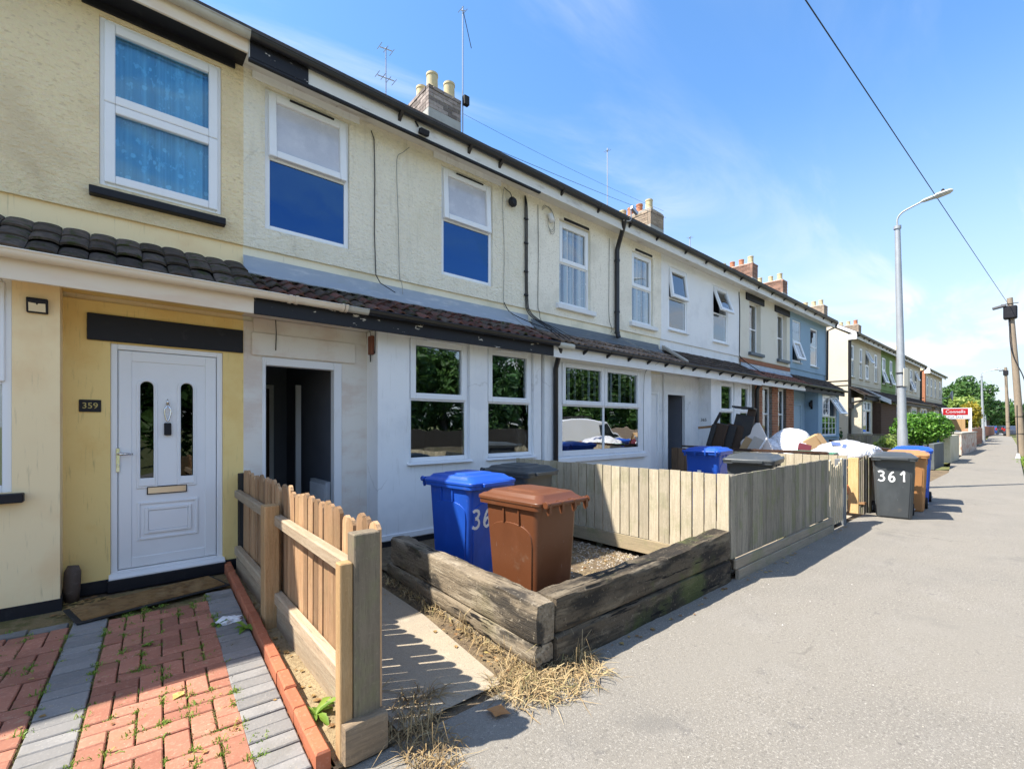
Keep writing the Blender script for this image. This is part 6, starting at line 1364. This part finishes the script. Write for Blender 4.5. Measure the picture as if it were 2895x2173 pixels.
mb = MB(); mb.tube([(30.8, .80, 0), (31.1, .83, 1.3), (31.3, .85, 2.4)], .020, 7); mb.build('stay', mt['rubber'], t); mb = MB(); mb.tube([(30.8, .80, 0), (30.82, .80, .22)], [.09, .04], 8); mb.build('foot', mt['white_paint'], t)
t = thing('telegraph_pole', 'telegraph pole standing behind the viewer carrying the overhead wire', 'telegraph pole', (-12, 2.6, 0), group='telegraph poles on the verge')
mb = MB(); mb.tube([(-12, 2.75, -.1), (-12, 2.75, 7.6)], [.15, .1], 12); mb.build('pole', polem, t, smooth='auto')
def span(name, label, a, b, sag, r, n=24):
    a, b = Vector(a), Vector(b); pts = [a+(b-a)*(k/n) - Vector((0,0,sag*4*(k/n)*(1-k/n))) for k in range(n+1)]
    mb = MB(); mb.tube(pts, r, 5); tag(mb.build(name, mt['cable'], org=a), label, 'wire', 'overhead wires')
span('overhead_wire', 'thick overhead wire crossing the upper right sky to the wooden pole', (33.75, 1.1, 7.25), (-12, 2.75, 7.05), .05, .0085, 40)
span('overhead_wire', 'thin wire from the eaves past the near chimney to the second chimney', (13.42, 7.96, 8.12), (1.9, 5.16, 5.33), .06, .004, 24)
span('overhead_wire', 'shorter thin wire strung from mast to chimney just above the other', (13.3, 7.96, 8.3), (5.58, 7.98, 8.0), .08, .003, 16)
if 0: span('overhead_wire', 'wire strung from the pole to the roof of the blue house', (33.75, 1.1, 7.0), (17.4, 5.2, 5.42), .2, .004, 20)
# aerials on the roofs
def aerial(label, base, h, bars, r=.014):
    t = thing('tv_aerial', label, 'aerial', base, group='aerials on the roofs'); x, y, z = base
    mb = MB(); mb.tube([(x, y, z), (x, y, z+h)], r, 6); mb.build('mast', mt['alu'], t)
    for (dz, L_, n) in bars:
        mb = MB(); zz = z+dz; mb.tube([(x-L_/2, y, zz), (x+L_/2, y, zz+.05)], .010, 5)
        for k in range(n):
            u = -L_/2+L_*k/max(1, n-1); mb.tube([(x+u, y-.10, zz+.02), (x+u, y+.10, zz+.02)], .006, 4)
        mb.build('array', mt['alu'], t)
    return t
aerial('short tilted aerial on the roof left of the near chimney', (3.95, 8.2, 7.3), 1.35, ((1.3, .25, 3), (.75, .34, 4), (.35, .2, 3)), .012)
t = aerial('tall thin mast strapped to the near chimney', (5.58, 8.0, 7.3), 2.95, ((2.85, .10, 2),), .014)
mb = MB(); mb.tube([(5.58, 8.0, 10.2), (5.80, 8.0, 9.5)], .008, 5); mb.build('guy_rod', mt['rubber'], t); mb = MB(); mb.box(5.56, 5.68, 7.9, 7.99, 8.18, 8.36); mb.build('mast_box', mt['rubber'], t)
aerial('bare thin mast halfway along the roof', (10.86, 8.3, 7.0), 2.5, ((2.4, .06, 2),), .014)
aerial('short mast beyond the second chimney', (15.6, 8.3, 7.2), 1.0, ((.95, .1, 2),), .02)
# ================================================================== vehicles
carp = {'white': M('white_van_paint', (.78,.79,.80), .25, (), (), spec=.5, coat=.6), 'dark': M('dark_car_paint', (.03,.035,.05), .25, spec=.5, coat=.6), 'black': M('black_car_paint', (.015,.015,.017), .25, spec=.5, coat=.6), 'blue': M('blue_car_paint', (.02,.05,.16), .25, spec=.5, coat=.6)}
cglass = M('car_glass', (.015,.02,.022), .05, spec=.8)
redl = M('tail_lamp', (.35,.015,.012), .2)
amber = M('head_lamp', (.7,.7,.68), .15)
def vehicle(name, label, cat, x, y, paint, L=4.4, W=1.75, prof=None, glassp=None, H=1.85, flip=1, wheel=.31, group=None):
    """side outline prof (u,z) extruded with a narrower top; x,y is the rear middle, +X forward"""
    t = thing(name, label, cat, (x+flip*L/2, y, 0), group=group); z0 = -.115
    X = lambda u: x+flip*u
    def hw(z): return W/2*(1 if z < .85 else 1-.16*((z-.85)/max(.3, H-.85)))
    mb = MB(); n = len(prof); rings = []
    for s, k in ((-1, .90), (-1, 1.0), (1, 1.0), (1, .90)):
        rings.append([(X(u if k == 1 else u+(.03 if u < L/2 else -.03)), y+s*hw(z)*(1 if k == 1 else 1.0)+(0 if k == 1 else s*-0), z0+z) for u, z in prof])
    rings[0] = [(p[0], y-hw(p[2]-z0), p[2]) for p in rings[0]]; rings[1] = [(X(u), y-hw(z)+.03, z0+z) for u, z in prof]
    rings = [[(X(u), y-hw(z), z0+z) for u, z in prof], [(X(u), y+hw(z), z0+z) for u, z in prof]]
    mb.loft(rings); mb.build('body', paint, t, bevel=.05, seg=3, smooth='auto')
    for s in (-1, 1):
        for g in glassp:
            q = MB(); q.add([(X(u), y+s*(hw(z)+.006), z0+z) for u, z in g], [tuple(range(len(g)))]); q.build('side_window', cglass, t)
        for u in (L*.19, L*.82):
            w = MB(); w.lathe([(wheel*.62, -.1), (wheel*.95, -.1), (wheel, -.06), (wheel, .06), (wheel*.95, .1), (wheel*.62, .1)], (X(u), y+s*(W/2-.08), z0+wheel), 20, axis='Y'); wo = w.build('wheel', mt['rubber'], t, smooth='auto')
            r_ = MB(); r_.lathe([(.02, s*.108), (wheel*.6, s*.102), (wheel*.6, s*.09)] if s > 0 else [(wheel*.6, -.09), (wheel*.6, -.102), (.02, -.108)], (X(u), y+s*(W/2-.08), z0+wheel), 12, axis='Y'); r_.build('rim', mt['alu'], wo)
        tl = MB(); tl.box(min(X(-.02), X(.10)), max(X(-.02), X(.10)), y+s*(W/2-.13) - .09, y+s*(W/2-.13)+.10, z0+.78, z0+1.15); tl.build('tail_light', redl, t, bevel=.02)
        hl = MB(); hl.box(min(X(L-.16), X(L+.005)), max(X(L-.16), X(L+.005)), y+s*(W/2-.28)-.16, y+s*(W/2-.28)+.16, z0+.62, z0+.80); hl.build('headlight', amber, t, bevel=.02)
    return t
vp = [(u*1.125, z) for u, z in [(0,.30),(0,1.0),(.05,1.62),(.14,1.80),(.6,1.85),(2.5,1.84),(2.85,1.74),(3.45,1.14),(3.6,1.06),(4.25,.92),(4.38,.72),(4.40,.30)]]
V = vehicle('parked_van', 'small white panel van parked on the road, mirrored in the wide bay window', 'van', 13.5, -3.1, carp['white'], L=4.95, prof=vp, glassp=[[(2.55,1.08),(3.82,1.08),(3.2,1.66),(2.55,1.68)]])
mb = MB()
for xx in (14.2, 15.6): mb.tube([(xx, -3.8, 1.80), (xx, -2.4, 1.80)], .02, 6)
mb.tube([(13.8, -3.1, 1.84), (16.0, -3.1, 1.84)], .03, 6); mb.build('roof_rack', mt['rubber'], V)
cp = [(0,.28),(0,.75),(.08,.98),(.5,1.05),(.95,1.42),(1.3,1.48),(2.3,1.46),(3.0,1.0),(3.9,.88),(4.15,.68),(4.18,.28)]
cg = [[(.75,1.06),(1.05,1.38),(1.75,1.40),(1.75,1.04)], [(1.82,1.04),(1.82,1.40),(2.25,1.38),(2.75,1.02)]]
def car(label, x, y, c, rot=0, flip=1): return vehicle('parked_car', label, 'car', x, y, carp[c], L=4.18, W=1.75, prof=cp, glassp=cg, H=1.48, flip=flip, group='parked cars at the end of the street')
car('dark blue car with red tail lamps parked behind the far telegraph pole', 93, 2.95, 'dark')
car('dark car parked on the bend in front of the trees', 116, 5.6, 'black')
car('black car parked furthest back by the dark trees', 124, 5.7, 'black')
car('small blue car half hidden by the third lamp post', 107, 5.9, 'blue')

# ================================================================== small growth and litter
straw = leafmat('dry_straw', [(.34,.235,.11), (.45,.325,.165), (.22,.145,.065), (.50,.38,.21), (.20,.18,.07)], .8, .1)
def grass_tufts(name, spots, m, n, h, w, seed, curl=1., lie=0.):
    rr = random.Random(seed); mb = MB()
    for (x, y, z, rx, ry, cnt, hh) in spots:
        for _ in range(int(n*cnt)):
            a = rr.uniform(0, 6.28); q = rr.random()**.6
            p = Vector((x+rx*q*math.cos(a), y+ry*q*math.sin(a), z)); L_ = h*hh*rr.uniform(.5,1.3); d = rr.uniform(0, 6.28)
            f = rr.random()*(1-lie)+lie; up = (1-f)*.9+.08
            dv = Vector((math.cos(d), math.sin(d), 0)); bend = rr.uniform(.2,1)*curl
            pts = [p, p+dv*L_*.35*f+Vector((0,0,L_*.5*up)), p+dv*L_*(.35+.5*bend)*max(f,.4)+Vector((0,0,L_*(up*.72-.15*bend*f)+.004)), p+dv*L_*(.6+.7*bend)*max(f,.4)+Vector((0,0,max(.004, L_*(up*.7-.35*bend))))]
            side = Vector((-dv.y, dv.x, 0)); ww = w*rr.uniform(.6,1.3); vs = []
            for k, pt in enumerate(pts):
                wk = ww*(1, .9, .65, .15)[k]; vs += [pt-side*wk/2, pt+side*wk/2+Vector((0,0,wk*.3))]
            mb.add(vs, [(0,1,3,2), (2,3,5,4), (4,5,7,6)])
    o = mb.build(name, m); o['kind'] = 'stuff'; return o
grass_tufts('dry_straw', [(1.97,1.86,.004,.36,.17,5.5,1), (1.80,1.98,.008,.22,.15,4,1), (1.92,2.4,.014,.07,.4,2.2,.8), (1.96,3.2,.014,.06,.5,1.6,.8), (2.0,3.9,.014,.08,.35,1.6,.9), (2.18,1.92,.004,.14,.06,2,1.1),
    (1.14,3.2,.014,.06,.8,1.2,.7)], straw, 80, .17, .0056, 3, lie=.5)
grass_tufts('dead_grass', [(1.12,2.05,.004,.16,.11,2.0,.85), (1.12,1.88,.004,.14,.11,1.5,.8), (1.25,2.22,.014,.16,.08,1.4,.8), (1.06,1.72,.004,.10,.1,1.2,.9), (2.25,1.92,.004,.08,.04,1.2,.9)], leafmat('dead_grass_blade', [(.22,.14,.06), (.36,.25,.12), (.15,.10,.05), (.48,.36,.19)], .85, .1), 80, .17, .0054, 13, lie=.45)
grass_tufts('dry_straw_stalks', [(1.90,2.20,.014,.05,.25,1.2,1), (1.93,2.75,.014,.03,.03,1.4,1.1), (1.97,3.35,.014,.05,.25,.9,1), (2.25,1.93,.004,.06,.03,1,1.2), (1.12,1.98,.004,.1,.1,1.4,1.2)], straw, 22, .24, .0038, 4, lie=.05)
grass_tufts('bed_grass', [(3.3,2.7,.034,.7,.3,5,.9), (3.9,2.6,.034,.4,.3,4,.8), (4.1,3.2,.034,.25,.6,3,.8), (3.0,2.3,.034,.5,.12,3,.8), (4.2,2.3,.034,.2,.12,3,.9)], straw, 80, .10, .004, 5, lie=.6)
weed = leafmat('weed_leaf', [(.10,.20,.02), (.18,.30,.04), (.26,.38,.06), (.34,.38,.08)], .5, .35)
ws = []
rr = random.Random(77)
for _ in range(120):
    i = rr.randint(0, 6); j = rr.randint(0, 25); p = drv(-.853+i*.105, V0+j*.105); ws.append((p.x, p.y, .022, .045*rr.random()+.012, .03, rr.uniform(.4,1.5), rr.uniform(.5,1.1)))
for _ in range(60):
    i = rr.randint(0, 6); j = rr.randint(0, 25); p = drv(-1.695+i*.105, V0+j*.105); ws.append((p.x, p.y, .022, .04, .03, rr.uniform(.4,1.4), rr.uniform(.5,1.0)))
for (u, v, c) in ((-.33,.02,1.6), (-.25,-.90,2.2), (-.20,-1.05,2.2), (-.52,-.35,1.2), (-.42,-.55,1.3), (-.86,-.98,1.5), (-.03,.55,.7), (-.84,.1,.6)):
    p = drv(u, v); ws.append((p.x, p.y, .02, .06, .05, c, .8))
grass_tufts('joint_weeds', ws, weed, 30, .055, .0055, 6, lie=.25)
moss = leafmat('joint_moss_blade', [(.09,.10,.03), (.16,.15,.05), (.24,.22,.07), (.14,.10,.05)], .8, .2); ms = []
rr = random.Random(31)
for _ in range(230):
    f0 = -.853 if rr.random() < .7 else -1.695; i = rr.randint(0, 6); j = rr.randint(0, 24)
    p = drv(f0+i*.105+rr.uniform(-.01,.01), V0+j*.105+rr.uniform(-.05,.05)); a = rr.random() < .6
    ms.append((p.x, p.y, .024, .008 if a else .07, .08 if a else .008, rr.uniform(.5,1.4), rr.uniform(.4,.9)))
for f in (-.853, -.232, -.855+.63, -1.062):
    for _ in range(26): p = drv(f, rr.uniform(V0, 1.2)); ms.append((p.x, p.y, .022, .006, .06, rr.uniform(.4,1.2), rr.uniform(.4,.8)))
grass_tufts('joint_moss', ms, moss, 26, .028, .0045, 21, lie=.4)
grass_tufts('verge_grass', [(29.5,.4,-.10,3.0,.5,12,.7), (33.5,.3,-.10,2.5,.5,10,.7)], weed, 160, .30, .02, 7, lie=.2)
def plant(label, c, n, L_, w, seed, m=weed, name='weed_plant'):
    rr = random.Random(seed); mb = MB()
    for k in range(n):
        a = k*2.4+rr.uniform(-.3,.3); d = Vector((math.cos(a), math.sin(a), 0)); s = Vector((-d.y, d.x, 0)); l = L_*rr.uniform(.6,1.15); e = rr.uniform(.35,1.0)
        vs = []; cc = Vector(c)
        for q in range(6):
            t_ = q/5; p = cc + d*l*t_*(.9) + Vector((0,0,l*(e*t_-.55*t_*t_))); ww = w*(.25, .7, 1, .95, .6, .08)[q]*(1+.18*((q % 2)*2-1)); vs += [p-s*ww/2+Vector((0,0,ww*.22)), p, p+s*ww/2+Vector((0,0,ww*.22))]
        mb.add(vs, [(3*q+i, 3*q+i+1, 3*q+i+4, 3*q+i+3) for q in range(5) for i in range(2)])
    t = thing(name, label, 'weed', c); mb.build('leaf_rosette', m, t, smooth=True)
plant('bright green dandelion growing in the soil by the picket fence post', (.80, 2.46, .01), 12, .15, .035, 1)
plant('green dandelion rosette against the red kerb edging', (drv(-.05,.30).x, drv(-.05,.30).y, .03), 11, .12, .035, 2)
plant('small dandelion between the grey pavers near the litter', (drv(-.20,.52).x, drv(-.20,.52).y, .03), 8, .09, .03, 3)
plant('tiny weed in a gap of the red pavers', (drv(-.62,.42).x, drv(-.62,.42).y, .03), 6, .05, .03, 4)
# fallen leaves and chips
lfm = leafmat('fallen_leaf', [(.34,.20,.07), (.45,.30,.12), (.24,.12,.05), (.50,.42,.14)], .7, .2)
def flat_leaf(mb, x, y, z, s, rr):
    a = rr.uniform(0, 6.28); o = []
    for k in range(8):
        th = 2*math.pi*k/8; r_ = s*(1 if k % 2 == 0 else .72)*(1.25 if k in (0, 4) else 1); o.append((x+r_*math.cos(th+a), y+r_*math.sin(th+a), z+.004+.35*s*abs(math.sin(th))*rr.random()))
    mb.add(o+[(x, y, z+.003)], [(k, (k+1) % 8, 8) for k in range(8)])
rr = random.Random(15); mb = MB()
for _ in range(70): flat_leaf(mb, rr.uniform(-.35,.0), 5.14+rr.uniform(-.12,.26), .01, rr.uniform(.010,.028), rr)
for _ in range(60): flat_leaf(mb, rr.uniform(.80,1.0), rr.uniform(2.1,5.2), .008, rr.uniform(.008,.022), rr)
for _ in range(40): flat_leaf(mb, 1.9+rr.uniform(-.16,.12), rr.uniform(2.0,4.2), .015, rr.uniform(.008,.02), rr)
for _ in range(40): flat_leaf(mb, rr.uniform(2.3,4.4), rr.uniform(2.2,3.4), .034, rr.uniform(.010,.022), rr)
for _ in range(30): p = drv(rr.uniform(-1.6,0), rr.uniform(-1.3,1.2)); flat_leaf(mb, p.x, p.y, .036, rr.uniform(.006,.016), rr)
for _ in range(45): flat_leaf(mb, rr.uniform(2.2,8.5), 1.93-abs(rr.gauss(0,.06)), .003, rr.uniform(.008,.02), rr)
o = mb.build('fallen_leaves', lfm); o['kind'] = 'stuff'
for k, (x, y, s, lb) in enumerate(((1.52,1.86,.055,'dry curled orange leaf on the edge of the straw by the pavement'), (drv(-.47,-.42).x, drv(-.47,-.42).y, .035, 'pale yellow leaf lying on the sunlit red pavers'), (.16, 5.12, .045, 'round green leaf lying on the doormat'))):
    mb = MB(); flat_leaf(mb, x, y, .036 if k else .012, s, random.Random(k)); o = mb.build('fallen_leaf', leafmat('leaf_%s' % ('orange','yellow','green')[k], [((.5,.24,.09), (.6,.46,.16), (.25,.36,.08))[k]]*2), org=(x, y, 0)); tag(o, lb, 'leaf')
t = thing('crumpled_paper', 'crumpled white paper litter on the grey pavers by the kerb', 'litter', (drv(-.13,.50).x, drv(-.13,.50).y, .03))
mb = MB(); blob(mb, (drv(-.13,.52).x, drv(-.13,.52).y, .045), (.075, .06, .022), 3, n=16, k=10, amp=.3, fold=.2); mb.build('paper', mt['white_paint'], t)
# gravel in the bed and grit on the pavement
stone = leafmat('gravel_stone', [(.30,.26,.21), (.45,.40,.33), (.20,.17,.14), (.52,.46,.38)], .9, 0)
def pebbles(name, boxes, seed, m=stone):
    rr = random.Random(seed); mb = MB()
    for (x0, x1, y0, y1, z, n, s) in boxes:
        for _ in range(n):
            x, y = rr.uniform(x0, x1), rr.uniform(y0, y1); a = s*rr.uniform(.5,1.3); b = a*rr.uniform(.6,1); h = a*rr.uniform(.4,.7); th = rr.uniform(0, 3.14); ct, st = math.cos(th), math.sin(th)
            vs = [(x+ct*a*u-st*b*v, y+st*a*u+ct*b*v, z+h*w) for u, v, w in ((1,0,0), (0,1,0), (-1,0,0), (0,-1,0), (.5,.4,1), (-.5,.45,.9), (-.45,-.5,1), (.5,-.45,.9))]
            mb.add(vs, [(4,5,6,7), (0,1,5,4), (1,2,6,5), (2,3,7,6), (3,0,4,7)])
    o = mb.build(name, m); o['kind'] = 'stuff'
pebbles('bed_gravel', [(3.8,4.47,2.3,3.9,.028,620,.016), (3.2,4.4,3.0,4.6,.028,260,.016), (3.0,4.4,2.15,2.6,.028,120,.013)], 8)
pebbles('pavement_grit', [(1.2,8,1.7,1.95,.0005,150,.0055), (1.0,6,.3,1.8,.0005,45,.005)], 9, leafmat('grit', [(.5,.47,.42), (.35,.31,.25), (.6,.58,.55)], .9, 0))
t = thing('paving_slab', 'half buried dark slab in the bed beside the brown bin', 'slab', (3.4, 2.75, .03))
mb = MB(); mb.obox((3.35, 2.62, .045), (.5, .35, .04), (0, .02, .2)); mb.build('slab', M('dark_slab', (.17,.15,.12), .9, (('n',6,I3,(.24,.2,.15),.4,.7,.6),)), t, bevel=.008)
beam('loose_edging', None, (2.75, 2.40, .03), (4.3, 2.58, .03), .07, .05, w_gravel_x, seg=10, j=.004, rd=.01, seed=12)
tag(bpy.data.objects['loose_edging'], 'thin timber edging lying in the bed of dry grass', 'edging')
